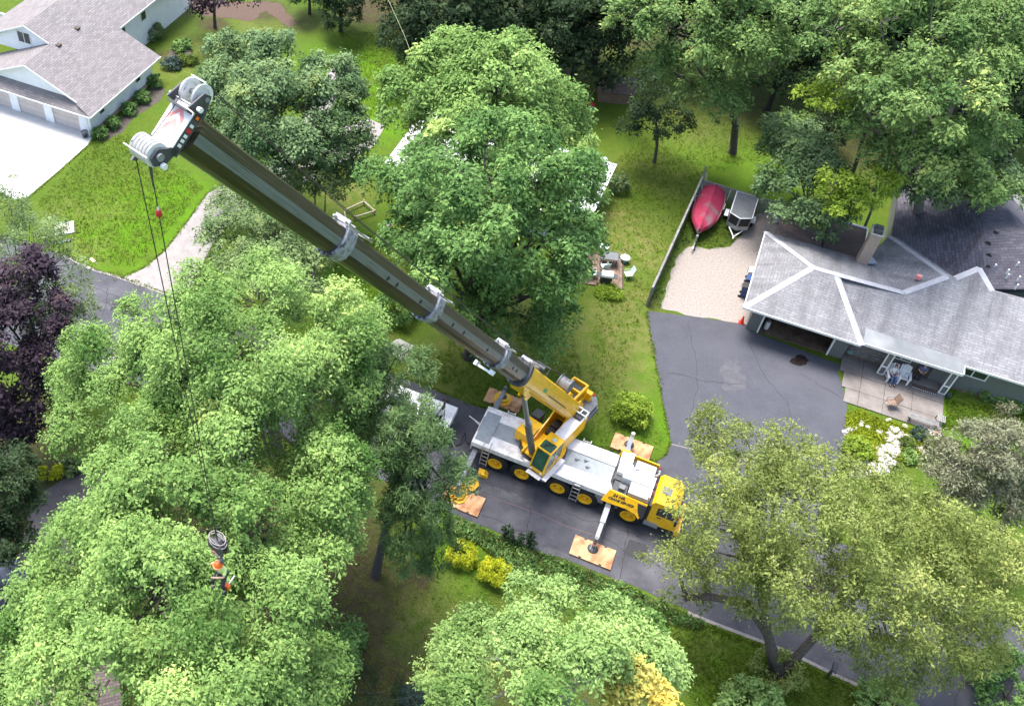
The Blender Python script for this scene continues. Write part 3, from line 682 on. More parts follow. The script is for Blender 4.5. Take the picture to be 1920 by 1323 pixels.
# ---- shed
SO = P(1121, 192, 0)
Sh = thing('garden_shed', 'small weathered brown shed under the trees at the back', 'shed', SO, math.radians(-8))
MB().box(0, 2.9, 0, 2.1, 0, 1.15).build('wall', MT['wood_brown'], Sh)
m = MB(); slab(m, [(-.1,-.1,1.1),(3.0,-.1,1.1),(3.0,.35,1.75),(-.1,.35,1.75)], .06); slab(m, [(-.1,.35,1.75),(3.0,.35,1.75),(3.0,1.05,2.15),(-.1,1.05,2.15)], .06)
slab(m, [(-.1,1.05,2.15),(3.0,1.05,2.15),(3.0,2.2,1.1),(-.1,2.2,1.1)], .06); m.build('roof', MT['roof_brown'], Sh, uv=True)
MB().prism([(0,1.1),(.02,1.1),(.4,1.72),(1.05,2.08),(2.1,1.1)], 'x', .0, .05).build('gable', MT['wood_brown'], Sh)

# ---- brown deck roof peeking through the ash at lower left
q = P(150, 1290, 2.5)
dk = thing('brown_outbuilding', 'brown roofed outbuilding glimpsed through the foliage at lower left', 'shed', (q.x - 2.2, q.y - 2.0, 0), math.radians(14))
m = MB(); slab(m, [(0,0,2.2),(4.5,0,2.2),(4.5,2.2,2.9),(0,2.2,2.9)], .1); slab(m, [(0,2.2,2.9),(4.5,2.2,2.9),(4.5,4.4,2.2),(0,4.4,2.2)], .1); m.build('roof', MT['roof_brown'], dk, uv=True)
MB().box(.2, 4.3, .2, 4.2, 0, 2.15).build('wall', MT['wood_brown'], dk)

# ---- patio slabs in front of the grey house
Pa = thing('patio', 'stained concrete slab patio by the grey house porch', 'patio', HOUSE_O, TH)
xs = [6.95, 8.3, 9.75, 11.4, 13.15]
rows = [(.05, 1.68), (-1.35, .02), (-2.62, -1.38)]
for r, (y0, y1) in enumerate(rows):
    for i in range(4):
        x0 = xs[i] + (.25 * r if i == 0 else 0) + .012; x1 = xs[i+1] - .012 + (.08 if i == 3 else 0)
        z1 = .07 + .008 * ((i + r) % 2)
        MB().box(x0, x1, y0, y1, -.02, z1).build('slab', MT['patio_concrete'], Pa)
MB().box(12.2, 13.27, -2.9, -2.64, -.02, .12).build('edging', MT['concrete'], Pa)
MB().box(11.25, 12.78, 1.0, 1.68, .08, .19).build('step', MT['patio_concrete'], Pa)

# ---- fences
f0 = P(1212, 573, 0); f1 = P(1318, 330, 1.8); f1.z = 0
fd = (f1 - f0); fl = fd.length; fa = math.atan2(fd.y, fd.x)
Fe = thing('board_fence', 'long grey weathered board fence beside the gravel yard', 'fence', f0, fa)
np_ = 8; pl = fl / np_
for k in range(np_ + 1):
    h = 1.85 + (.9 if k == np_ else 0)
    MB().box(k*pl - .06, k*pl + .06, -.06, .06, 0, h).build('post', MT['wood_grey'], Fe)
for k in range(np_):
    rl = MB().box(k*pl + .06, (k+1)*pl - .06, -.05, -.01, 1.66, 1.76).box(k*pl + .06, (k+1)*pl - .06, -.05, -.01, .3, .4).box(k*pl + .06, (k+1)*pl - .06, -.07, .07, 1.79, 1.83).build('rail', MT['wood_grey'], Fe)
    nb = 14; bw = (pl - .12) / nb; 
    for j in range(nb):
        x = k*pl + .06 + j * bw
        MB().box(x + .008, x + bw - .008, -.008, .022 + random.uniform(0, .01), .06, 1.785 + random.uniform(-.012, .0)).build('board', MT['wood_grey'], Fe)
c0 = P(1319, 338, 1.5); c0.z = 0; c1 = P(1500, 392, 1.5); c1.z = 0; cd = c1 - c0; cl = cd.length
Cf = thing('chain_link_fence', 'grey chain link fence behind the boat and trailer', 'fence', c0, math.atan2(cd.y, cd.x))
nk = 5
for k in range(nk + 1): MB().tube((k*cl/nk, 0, 0), (k*cl/nk, 0, 1.56), .035, .035, 8).build('post', MT['steel_grey'], Cf)
MB().tube((0,0,1.52), (cl,0,1.52), .028, .028, 8).build('top_rail', MT['steel_grey'], Cf)
for k in range(nk):
    m = MB(); x0, x1 = k*cl/nk, (k+1)*cl/nk; s = .13; t = -1.45
    while t < x1 - x0:
        for sg in (1, -1):
            a = [max(0, t), min(x1 - x0, t + 1.45)]
            if a[1] <= a[0]: continue
            za, zb = .05 + (a[0] - t), .05 + (a[1] - t)
            if sg < 0: za, zb = 1.55 - za, 1.55 - zb
            m.bar((x0 + a[0], .004 * sg, za), (x0 + a[1], .004 * sg, zb), .034, .008, (0,1,0))
        t += s
    m.build('mesh_panel', MT['steel_grey'], Cf)
# ------------------------------------------------------------------ the crane
CO = P(885, 828, 1.9); CO.z = 0
def CW(a, b, z=0): return CO + AX * a + BX * b + Vector((0, 0, z))
K = thing('mobile_crane', 'yellow five axle mobile crane with boom raised across the street', 'crane', CO, TH)

# carrier: frame, deck, skirts
MB().box(.25, 10.4, .75, 2.25, .75, 1.62).box(1.0, 2.3, .3, 2.7, 1.0, 1.3).box(4.9, 7.6, .3, 2.7, 1.0, 1.3).build('chassis', MT['dark_grey'], K)
d = MB()
d.box(0, 8.1, 0, .92, 1.78, 1.9).box(0, 8.1, 2.12, 3.0, 1.78, 1.9)
d.prism([(8.1,.0),(8.6,.0),(8.1,.92)], 'z', 1.78, 1.9)
d.box(0, 8.1, .0, .05, 1.55, 1.779).box(0, 8.1, 2.95, 3.0, 1.55, 1.779).box(-.04, 0, 0, 3.0, 1.2, 1.9)
d.build('deck', MT['dirty_white'], K)
MB().box(.0, 4.6, .925, 2.115, 1.74, 1.86).box(.06, .95, .3, 2.6, 1.902, 1.925).build('deck_centre', MT['deck_grey'], K)
c = MB(); c.box(4.605, 8.1, .925, 2.115, 1.72, 1.80)
for i in range(13): c.box(4.7 + i*.26, 4.83 + i*.26, .95, 2.09, 1.80, 1.835)
c.build('ribbed_walkway', MT['deck_grey'], K)
for q in ((4.05,4.62,.02,.5,.72,1.55),(7.55,8.1,.02,.5,.85,1.55),(8.75,8.95,.02,.45,.9,1.5),(4.05,4.62,2.5,2.98,.72,1.55),(7.55,8.1,2.5,2.98,.85,1.55)): MB().box(*q).build('side_box', MT['steel_grey'], K)
MB().box(-.04, 0.7, .35, 1.0, .7, 1.2).box(-.06, -.03, .05, .25, .8, 1.15).build('rear_bumper', MT['wood_brown'], K)
for (x, y) in ((.72, -.02), (6.25, -.02)):
    L = MB()
    for s in (0, .42): L.bar((x+s, y-.06, 2.0), (x+s, y-.22, .42), .04)
    L.path([(x, y-.05, 1.95), (x, y+.05, 2.15), (x, y+.30, 2.15), (x, y+.32, 1.9)], .02); L.path([(x+.42, y-.05, 1.95), (x+.42, y+.05, 2.15), (x+.42, y+.30, 2.15), (x+.42, y+.32, 1.9)], .02)
    lad = L.build('ladder', MT['alu'], K)
    for r in range(5):
        t = .12 + r * .2; MB().bar((x, y-.06-.16*t, 2.0-1.58*t), (x+.42, y-.06-.16*t, 2.0-1.58*t), .05, .04).build('rung', MT['alu'], lad)
for x in (1.2, 5.9):
    MB().path([(x, 2.9, 1.9), (x, 2.9, 2.15), (x+.45, 2.9, 2.15), (x+.45, 2.9, 1.9)], .022).path([(x, 2.9, 2.15), (x, 3.1, 2.1), (x, 3.1, 1.8)], .02).path([(x+.45, 2.9, 2.15), (x+.45, 3.1, 2.1), (x+.45, 3.1, 1.8)], .02).build('handrail', MT['white_paint'], K)
for (x, y) in ((5.9, 1.6), (6.6, 1.35), (6.4, 1.75), (3.0, 2.6)): MB().lathe([(.09,0),(.09,.05),(.04,.09),(.0,.1)], (x, y, 1.83), n=8).path([(x,y,1.86),(x+.2,y+.05,1.88)], .02).build('lifting_eye', MT['mid_grey'], K)

# wheels
tp = [(.42,-.21),(.66,-.22),(.73,-.17),(.745,0),(.73,.17),(.66,.22),(.42,.21)]
rp_ = [(.0,-.10),(.10,-.11),(.13,-.05),(.26,-.02),(.30,-.12),(.33,-.205),(.44,-.215),(.44,.1),(.0,.1)]
def wheel(x, y, sgn):
    t = MB().lathe(tp, (x, y, .745), (0, sgn, 0), 26, caps=False)
    w = t.build('wheel', MT['rubber'], K, smooth=True)
    tr = MB()
    for i in range(26):
        a = 2*math.pi*i/26; r = .75
        tr.bar((x+r*math.cos(a), y-.18, .745+r*math.sin(a)), (x+r*math.cos(a+.09), y+.0, .745+r*math.sin(a+.09)), .07, .03, (math.cos(a),0,math.sin(a)))
        tr.bar((x+r*math.cos(a+.1), y+.18, .745+r*math.sin(a+.1)), (x+r*math.cos(a+.19), y+.0, .745+r*math.sin(a+.19)), .07, .03, (math.cos(a),0,math.sin(a)))
    tr.build('tread', MT['rubber'], w)
    rim = MB().lathe(rp_, (x, y, .745), (0, -sgn, 0), 24).build('rim', MT['yellow'], w, smooth=True)
    MB().lathe([(.0,.0),(.13,.0),(.15,.05),(.10,.13),(.0,.14)], (x, y - sgn*-.03, .745), (0, sgn, 0), 16).build('hub', MT['yellow_dull'], w)
    nb = MB()
    for i in range(10):
        a = 2*math.pi*i/10; nb.lathe([(.022,0),(.022,.05),(0,.055)], (x+.21*math.cos(a), y+sgn*.01, .745+.21*math.sin(a)), (0, sgn, 0), 6)
    nb.build('wheel_nuts', MT['dark_grey'], w)
    return w
for x in (1.6, 3.26, 5.45, 7.07, 9.61):
    wheel(x, .17, -1); wheel(x, 2.83, 1)
mg = MB()
for x in (9.61,):
    for y0, y1 in ((.0, .5), (2.5, 3.0)):
        for k in range(6):
            a0, a1 = math.radians(15 + k*25), math.radians(15 + (k+1)*25)
            p = [(x + .85*math.cos(a0), .745 + .85*math.sin(a0)), (x + .85*math.cos(a1), .745 + .85*math.sin(a1)), (x + .89*math.cos(a1), .745 + .89*math.sin(a1)), (x + .89*math.cos(a0), .745 + .89*math.sin(a0))]
            mg.prism(p, 'y', y0, y1)
mg.build('mudguard', MT['black'], K)

# outriggers
OUT = [(8.42, -2.62, -1), (8.42, 5.45, 1), (.28, -2.75, -1), (.28, 5.4, 1)]
for x, yj, s in OUT:
    y0 = 0 if s < 0 else 3.0
    ym = y0 + (yj - y0) * .55
    o = MB().bar((x, y0 - s*.5, 1.12), (x, ym, 1.08), .30, .34).build('outrigger', MT['steel_grey'], K)
    MB().bar((x, ym - s*.3, 1.09), (x, yj - s*.12, 1.02), .22, .25).build('inner_beam', MT['steel_grey'], o)
    MB().tube((x, yj, .45), (x, yj, 1.32), .11, .11, 12).tube((x, yj, .28), (x, yj, .5), .075, .075, 12).build('jack', MT['dirty_white'] if s > 0 and x > 5 else MT['mid_grey'], o)
    MB().lathe([(.0,.0),(.30,.0),(.30,.05),(.24,.10),(.12,.14),(.0,.15)], (x, yj, .155), n=14).build('foot', MT['dark_grey'], o)
    for q in range(3): MB().bar((x-.12+q*.12, yj-.2, .33), (x-.12+q*.12, yj+.2, .33), .04, .05).build('foot_rib', MT['steel_grey'], o)
    MB().lathe([(.115,.0),(.115,.16)], (x, yj, .62), n=12).build('warning_band', MT['pale_red'], o)
MB().box(8.2, 8.9, 2.2, 3.05, 1.5, 2.45).build('outrigger_housing', MT['dirty_white'], K)
MB().box(8.1, 8.62, 2.94, 3.10, 2.1, 2.48).build('lamp_bracket', MT['yellow'], K)

# engine deck and cab of the carrier
MB().box(8.62, 10.36, .95, 1.72, 1.9, 2.72).box(8.25, 9.0, 1.3, 2.1, 1.9, 2.6).build('engine_hood', MT['white_paint'], K)
gm = MB()
for (x0, x1, y0, y1) in ((9.16, 10.36, .1, .93), (9.1, 10.22, 1.74, 2.5)):
    gm.box(x0, x1, y0, y1, 1.85, 2.66)
    n = 7
    for i in range(n):
        xx = x0 + .05 + i * (x1 - x0 - .1) / n; gm.box(xx, xx + .09, y0 + .05, y1 - .05, 2.66, 2.70)
gm.build('grille', MT['alu'], K)
MB().box(8.3, 9.1, .15, .9, 1.85, 2.25).box(8.2, 8.6, .95, 1.3, 1.9, 2.3).build('engine_block', MT['dark_grey'], K)
MB().box(8.62, 8.95, .3, .62, 2.25, 2.5).build('air_filter', MT['mid_grey'], K)
MB().path([(8.75,2.0,2.5),(8.95,1.75,2.75),(9.15,1.72,2.85),(9.3,1.9,2.85)], .07, 8).build('intake_pipe', MT['white_paint'], K)
MB().path([(10.28,1.8,2.75),(10.42,1.95,2.8),(10.42,2.25,2.75),(10.3,2.35,2.4)], .06, 8).build('exhaust_pipe', MT['alu'], K)
MB().box(10.38, 10.6, .02, 2.5, 1.1, 2.35).build('cab_gap', MT['black'], K)
for (x, y, z) in ((10.3,.16,2.7),(10.42,.75,2.6),(10.38,2.42,2.75),(10.42,1.3,2.6)): MB().lathe([(.05,0),(.05,.08),(.03,.12),(0,.13)], (x, y, z), n=8).build('marker_lamp', MT['red'], K)
# yellow side panels with the lettering
sp = [(7.95,1.62),(8.05,1.95),(8.2,2.40),(10.35,2.32),(10.35,1.75),(10.15,1.35),(9.9,1.55),(9.3,1.66),(8.6,1.62)]
SHR = Matrix(((1,0,0,0),(0,1,.42,-.42*2.3),(0,0,1,0),(0,0,0,1)))     # leans out towards its foot
MB(SHR).prism(sp, 'y', -.02, .05).build('side_panel', MT['yellow'], K)
MB(SHR).prism([(9.85,2.24),(10.36,2.24),(10.36,1.4),(10.12,1.55),(9.95,1.9)], 'y', -.045, -.022).build('side_vent', MT['black'], K)
MB().prism(sp[:5] + [(10.2,1.9),(8.6,1.9)], 'y', 2.97, 3.04).build('side_panel', MT['yellow'], K)
def lettering(txt, size, mat, M, name='lettering'):
    cu = bpy.data.curves.new(name, 'FONT'); cu.body = txt; cu.size = size; cu.extrude = .004; cu.offset = .008; cu.resolution_u = 2
    cu.shear = .25; cu.space_line = .9
    ob = bpy.data.objects.new(name, cu); scene.collection.objects.link(ob)
    dg = bpy.context.evaluated_depsgraph_get(); me = bpy.data.meshes.new_from_object(ob.evaluated_get(dg))
    bpy.data.objects.remove(ob)
    me.transform(M); me.materials.clear(); me.materials.append(mat)
    o = bpy.data.objects.new(name, me); scene.collection.objects.link(o); o.parent = K
    return o
def side_M(x, y, z): return SHR @ Matrix.Translation((x, y, z)) @ Matrix.Rotation(math.radians(90), 4, 'X')
lettering('24 HR.', .26, MT['black'], side_M(8.45, -.028, 2.10))
lettering('CRANE SERVICE', .20, MT['black'], side_M(8.25, -.028, 1.88))
# driver's cab
cab = MB().prism([(10.6,1.0),(10.55,2.55),(10.7,2.82),(11.65,2.78),(11.98,2.45),(12.18,1.75),(12.2,.85),(10.9,.75)], 'y', .03, 2.08)
cabo = cab.build('cab', MT['yellow'], K)
MB().box(10.85, 11.36, .78, 1.3, 2.815, 2.84).build('roof_hatch', MT['mid_grey'], cabo)
MB().prism([(10.95,1.75),(10.95,2.42),(11.75,2.42),(12.0,1.75)], 'y', .015, .027).build('side_window', MT['glass'], cabo)
MB().prism([(10.95,1.75),(10.95,2.42),(11.75,2.42),(12.0,1.75)], 'y', 2.083, 2.095).build('side_window', MT['glass'], cabo)
MB().add([(11.995,.15,2.43),(11.995,1.96,2.43),(12.185,1.96,1.78),(12.185,.15,1.78)], [(0,1,2,3)]).build('windscreen', MT['glass'], cabo)
MB().box(11.05, 11.3, .0, .025, 1.55, 1.6).build('door_handle', MT['black'], cabo)
MB().box(12.2, 12.45, 0, 2.1, .55, .95).build('bumper', MT['yellow'], cabo)
MB().path([(11.9,.03,2.5),(12.05,-.25,2.5),(12.05,-.28,2.1)], .025).box(11.98,12.1,-.36,-.2,1.85,2.3).build('mirror', MT['black'], cabo)
for y in (.3, 1.8): MB().box(12.45, 12.48, y-.14, y+.14, .65, .85).build('headlight', MT['white_paint'], cabo)
MB().box(10.5, 11.3, .0, .35, .55, .95).build('step', MT['alu'], cabo)

# superstructure, turned towards the camera
SA = math.radians(-133) - TH
SF = Vector((math.cos(SA), math.sin(SA), 0)); SL = Vector((-math.sin(SA), math.cos(SA), 0)); ST = Vector((3.9, 1.5, 0))
SM = Matrix(((SF.x, SL.x, 0, ST.x), (SF.y, SL.y, 0, ST.y), (0, 0, 1, 0), (0, 0, 0, 1)))
MB(SM).lathe([(1.05,1.86),(1.05,2.02),(1.38,2.02),(1.38,2.14),(1.05,2.14),(1.05,2.2)], n=32).build('slewing_ring', MT['black'], K)
f = MB(SM)
f.lathe([(0,2.17),(1.30,2.17),(1.30,2.32),(0,2.32)], n=32)
f.prism([(-3.4,2.2),(1.5,2.2),(1.5,2.55),(.4,2.62),(-1.2,3.2),(-2.1,3.95),(-2.9,3.95),(-3.4,3.2)], 'y', -.62, -.54)
f.prism([(-3.4,2.2),(1.5,2.2),(1.5,2.55),(.4,2.62),(-1.2,3.2),(-2.1,3.95),(-2.9,3.95),(-3.4,3.2)], 'y', .10, .18) if False else f.prism([(-3.4,2.2),(1.5,2.2),(1.5,2.55),(.4,2.62),(-1.2,3.2),(-2.1,3.95),(-2.9,3.95),(-3.4,3.2)], 'y', .26, .32)
f.box(-3.4, 1.3, -.54, .26, 2.18, 2.3)
f.build('superstructure_frame', MT['yellow'], K)
MB(SM).box(-1.9, -.6, -.4, .15, 2.3, 2.55).box(-1.5,-1.1,-.35,.1,2.55,2.75).build('hydraulics', MT['black'], K)
MB(SM).box(-.65, .72, -1.6, -.64, 2.14, 2.92).build('tool_box', MT['yellow'], K)
MB(SM).box(-1.35, -.75, -1.55, -1.0, 2.35, 3.1).build('oil_tank', MT['dark_grey'], K)
MB(SM).path([(1.35,-.7,2.3),(1.55,-.3,2.25),(1.5,.1,2.2)], .05).path([(.75,-1.2,2.3),(1.15,-.95,2.2),(1.3,-.5,2.2)], .05).build('hose', MT['black'], K)
hs = MB(SM).box(-2.6, .26, .34, 1.08, 2.2, 3.36).build('engine_housing', MT['yellow'], K)
MB(SM).box(-2.58, .24, .36, 1.06, 3.362, 3.4).build('housing_top', MT['dirty_white'], hs)
r_ = MB(SM)
for (a, b) in (((-2.6,.36),(-2.6,1.08)), ((-2.2,.36),(-2.2,1.08)), ((-2.6,.36),(-2.2,.36)), ((-2.6,1.08),(-2.2,1.08)), ((-2.6,.72),(-2.2,.72))): r_.bar((*a,3.75), (*b,3.75), .06)
for a in ((-2.6,.36),(-2.6,1.08),(-2.2,.36),(-2.2,1.08)): r_.bar((*a,3.4), (*a,3.75), .05)
r_.build('guard_rail', MT['white_paint'], K)
# crane operator's cab with its windows
oc = MB(SM)
prof = [(.28,2.2),(1.95,2.2),(2.0,2.75),(1.62,3.9),(1.4,4.0),(.28,4.0)]
oc.prism([(.28,2.2),(1.95,2.2),(1.98,2.5),(.28,2.5)], 'y', .32, 1.24)
for y in (.32, 1.18):
    for a, b in (((.28,2.5),(.28,3.95)), ((2.0,2.6),(1.62,3.92)), ((.28,3.95),(1.55,3.95)), ((1.0,2.5),(1.0,3.95)), ((.28,2.52),(1.98,2.52))): oc.bar((a[0],y+.03,a[1]), (b[0],y+.03,b[1]), .06, .08, (0,1,0))
for s, z in ((1.98,2.52),(1.6,3.94),(.30,3.96)): oc.bar((s,.32,z), (s,1.24,z), .09, .09)
oc.box(.28, .9, .36, 1.2, 3.95, 4.0)
occ = oc.build('operator_cab', MT['yellow'], K)
MB(SM).add([(1.99,.38,2.58),(1.99,1.18,2.58),(1.63,1.18,3.88),(1.63,.38,3.88)], [(0,1,2,3)]).build('windscreen', MT['green_glass'], occ)
MB(SM).add([(1.6,.38,3.975),(1.6,1.18,3.975),(.92,1.18,3.985),(.92,.38,3.985)], [(0,1,2,3)]).build('roof_window', MT['green_glass'], occ)
MB(SM).add([(.34,1.23,2.58),(.97,1.23,2.58),(.97,1.23,3.9),(.34,1.23,3.9)], [(0,1,2,3)]).add([(1.03,1.23,2.58),(1.92,1.23,2.58),(1.56,1.23,3.9),(1.03,1.23,3.9)], [(0,1,2,3)]).build('side_window', MT['green_glass'], occ)
MB(SM).add([(.34,.34,2.58),(.97,.34,2.58),(.97,.34,3.9),(.34,.34,3.9)], [(0,1,2,3)]).add([(1.03,.34,2.58),(1.92,.34,2.58),(1.56,.34,3.9),(1.03,.34,3.9)], [(0,1,2,3)]).build('side_window', MT['green_glass'], occ)
MB(SM).ball((.62,.8,4.0), (.13,.15,.05), 12, 6).build('roof_light', MT['mint'], occ)
MB(SM).path([(1.5,.5,4.02),(1.0,.75,4.06),(.95,1.05,4.05)], .012).path([(1.5,.55,4.02),(.9,1.0,4.05)], .012).build('wiper', MT['black'], occ)
for y in (.45, 1.1): MB(SM).lathe([(.07,0),(.07,.06)], (2.0,y,2.42), (1,0,0), 10).build('work_lamp', MT['white_paint'], occ)
MB(SM).box(.1, 2.12, 1.27, 1.55, 2.16, 2.20).box(2.02, 2.3, .3, 1.22, 2.16, 2.20).build('step_plate', MT['dirty_white'], K)
# counterweight and winch frame
cwm = MB(SM)
cwm.prism([(-4.85,-1.15),(-4.85,.55),(-4.4,.9),(-2.85,.92),(-2.85,-1.15)], 'z', 1.98, 2.35)
cwm.prism([(-4.8,-1.1),(-4.8,.45),(-4.35,.82),(-3.3,.82),(-3.3,-1.1)], 'z', 2.37, 2.72)
cwm.build('counterweight', MT['mid_grey'], K)
wf = MB(SM); X0, X1, Y0, Y1, Z = -4.1, -2.45, -.98, .05, 4.1
wf.box(X0, X0+.12, Y0, Y1, Z-.3, Z).box(X1-.12, X1, Y0, Y1, Z-.3, Z).box(X0+.12, X1-.12, Y0, Y0+.1, Z-.3, Z).box(X0+.12, X1-.12, Y1-.1, Y1, Z-.3, Z).box(-3.33, -3.2, Y0+.1, Y1-.1, Z-.3, Z)
wf.box(X0, X1, Y0, Y1, 2.75, 3.1).box(X0, X0+.2, Y0, Y1, 3.1, Z-.3).box(X1-.1, X1, Y0, Y0+.1, 3.1, Z-.3)
wf.box(-4.4, -4.1, -.5, .35, 2.7, 3.4)
wfo = wf.build('winch_frame', MT['yellow'], K)
for x in (-3.66, -2.88): MB(SM).tube((x, Y0+.1, 3.7), (x, Y1-.1, 3.7), .30, .30, 18).tube((x, Y0+.1, 3.7), (x, Y0+.16, 3.7), .36, .36, 18).tube((x, Y1-.16, 3.7), (x, Y1-.1, 3.7), .36, .36, 18).build('winch_drum', MT['dark_grey'], wfo)
MB(SM).box(-2.6, -1.95, .45, .95, 3.42, 3.6).build('battery_box', MT['dark_grey'], K)
MB(SM).lathe([(.07,0),(.07,.12),(0,.16)], (-4.2, .5, 3.4), n=8).build('beacon', MT['red'], K)

# ---- boom
FOOT = ST + SF * -2.3 + Vector((0, 0, 3.45))
tipw = P(312, 225, 37.18)
tl = tipw - CO; TIP = Vector((tl.dot(AX), tl.dot(BX), tl.z))
BL_ = (TIP - FOOT).length; BU = (TIP - FOOT).normalized()
BS = Vector((0,0,1)).cross(BU).normalized()          # left of the boom
BN = BU.cross(BS).normalized()
if BN.z < 0: BN = -BN; 
BM = Matrix(((BU.x, BS.x, BN.x, FOOT.x), (BU.y, BS.y, BN.y, FOOT.y), (BU.z, BS.z, BN.z, FOOT.z), (0, 0, 0, 1)))
def sect(h, w):
    """cross-section (side, up): folded top, rounded belly"""
    p = [(-.62*w, .5*h), (.62*w, .5*h), (.80*w, .46*h), (.985*w, .16*h), (w, .09*h), (w, -.11*h)]
    for k in range(1, 8):
        a = math.pi * k / 8; p.append((w * math.cos(a), -.11*h - .39*h * math.sin(a)))
    p += [(-w, -.11*h), (-w, .09*h), (-.985*w, .16*h), (-.80*w, .46*h)]
    return p
def section(name, x0, x1, h, w, mats):
    p = sect(h, w); n = len(p); m = MB(BM)
    nseg = 6
    for s in range(nseg):
        a, b = x0 + (x1-x0)*s/nseg, x0 + (x1-x0)*(s+1)/nseg
        for i in range(n):
            j = (i+1) % n
            ymid = (p[i][1] + p[j][1]) / 2
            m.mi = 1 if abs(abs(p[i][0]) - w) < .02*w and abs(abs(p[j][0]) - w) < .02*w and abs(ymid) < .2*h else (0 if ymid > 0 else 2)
            m.add([(a, *p[i]), (b, *p[i]), (b, *p[j]), (a, *p[j])], [(0,1,2,3)])
    m.mi = 0; m.add([(x1, *q) for q in p], [tuple(range(n))]); m.add([(x0, *q) for q in p], [tuple(range(n))])
    o = m.build(name, mats, K)
    me = o.data; ul = me.uv_layers.new(name='UVMap'); Bi = BM.inverted()
    for l in me.loops:
        q = Bi @ me.vertices[l.vertex_index].co; ul.data[l.index].uv = (q.x + x1 * 3.7, (q.z - q.y * .6) / h)
    return o
GM = [MT['boom_grease'], MT['boom_web'], MT['boom_grease_shaded']]
YM = [MT['yellow'], MT['yellow'], MT['yellow']]
base = section('boom_base', -1.0, 12.2, 1.22, .50, YM)
LS = [(11.0, 16.6, 1.04, .44), (16.2, 26.0, .98, .405), (25.5, 34.1, .95, .38), (33.6, 42.0, .91, .355)]
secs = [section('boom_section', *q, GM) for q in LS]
def ring(x0, x1, h, w, h2, w2, mat, parent):
    a = sect(h, w); b = sect(h2, w2); n = len(a); m = MB(BM)
    for i in range(n):
        j = (i+1) % n
        m.add([(x0,*a[i]),(x1,*a[i]),(x1,*a[j]),(x0,*a[j])], [(0,1,2,3)])
        for x in (x0, x1): m.add([(x,*a[i]),(x,*a[j]),(x,*b[j]),(x,*b[i])], [(0,1,2,3)])
    return m.build('collar', mat, parent)
for (x, hh, ww, par, inner) in ((12.2, 1.34, .55, base, (1.04,.44)), (16.6, 1.16, .50, secs[0], (.98,.405)), (26.0, 1.12, .47, secs[1], (.95,.38)), (34.1, 1.07, .44, secs[2], (.91,.355))):
    ring(x - .05, x + .30, hh, ww, *inner, MT['collar'] if x > 13 else MT['dark_grey'], par)
    ring(x - .40, x - .05, hh - .06, ww - .02, *inner, MT['collar'] if x > 13 else MT['yellow'], par)
    # rope guide on top
    gd = MB(BM).box(x - 1.5, x + .5, -.24, -.18, hh*.5+.02, hh*.5+.08).box(x - 1.5, x + .5, .18, .24, hh*.5+.02, hh*.5+.08).box(x - 1.3, x - 1.2, -.24, .24, hh*.5+.02, hh*.5+.11).box(x + .25, x + .33, -.28, .28, hh*.5+.02, hh*.5+.17).box(x - .2, x - .12, -.24, .24, hh*.5+.02, hh*.5+.12)
    gd.build('rope_guide', MT['alu'], par)
    # slide pads and bolts on the belly
    for k in range(5):
        a = math.radians(200 + 28*k)
        MB(BM).lathe([(.04,0),(.04,.03)], (x + .30, (ww-.06)*math.cos(a), -.13*hh + (.37*hh-.05)*math.sin(a)), (1,0,0), 6).build('bolt', MT['black'], par)
# holes and pads on the side of the sections
for s, par, w, h in ((29.9, secs[2], .38, .95), (30.7, secs[2], .38, .95), (27.6, secs[2], .38, .95), (22.6, secs[1], .405, .98), (24.0, secs[1], .405, .98), (19.2, secs[1], .405, .98), (15.0, secs[0], .44, 1.04), (14.3, secs[0], .44, 1.04)):
    for sg in (-1, 1):
        MB(BM).lathe([(.085,0),(.085,.012),(.05,.014),(.05,.006),(0,.006)], (s, sg*(w+.001), -.01*h), (0,sg,0), 10).build('pin_hole', MT['black'], par)
# lower work lamp bracket under second collar
MB(BM).box(16.9, 17.0, -.45, .45, -.8, -.7).box(16.7, 17.2, -.5, -.38, -.82, -.6).box(16.7, 17.2, .3, .42, -.82, -.6).build('lamp_bracket', MT['white_paint'], secs[0])
# boom base details: winch with rope drum on top, decals
MB(BM).box(2.2, 2.9, -.26, .26, .61, .80).build('winch_mount', MT['yellow'], base)
MB(BM).tube((4.0,-.3,.98), (4.0,.3,.98), .36, .36, 20).tube((4.0,-.36,.98), (4.0,-.3,.98), .46, .46, 20).tube((4.0,.3,.98), (4.0,.36,.98), .46, .46, 20).build('hoist_drum', MT['mid_grey'], base)
MB(BM).box(9.8, 10.6, -.34, .34, .61, .66).tube((10.2,-.34,.85),(10.2,.34,.85),.14,.14,12).path([(9.6,-.4,.62),(9.6,-.4,1.05),(9.6,.4,1.05),(9.6,.4,.62)], .03).build('rope_roller', MT['dark_grey'], base)
mk('green_decal', (.06,.35,.12), (.05,.28,.1), 4, .5)
for sg in (-1, 1):
    MB(BM).add([(8.2,sg*.502,-.1),(8.9,sg*.502,-.1),(8.9,sg*.502,.12),(8.2,sg*.502,.12)], [(0,1,2,3)]).build('decal', MT['green_decal'], base)
    MB(BM).box(3.0, 7.5, sg*.49 if sg > 0 else -.52, .52 if sg > 0 else -.49, -.14, -.08).build('edge_strip', MT['black'], base)
MB(BM).add([(8.0,-.2,.613),(8.8,-.2,.613),(8.8,.2,.613),(8.0,.2,.613)], [(0,1,2,3)]).build('decal', MT['green_decal'], base)
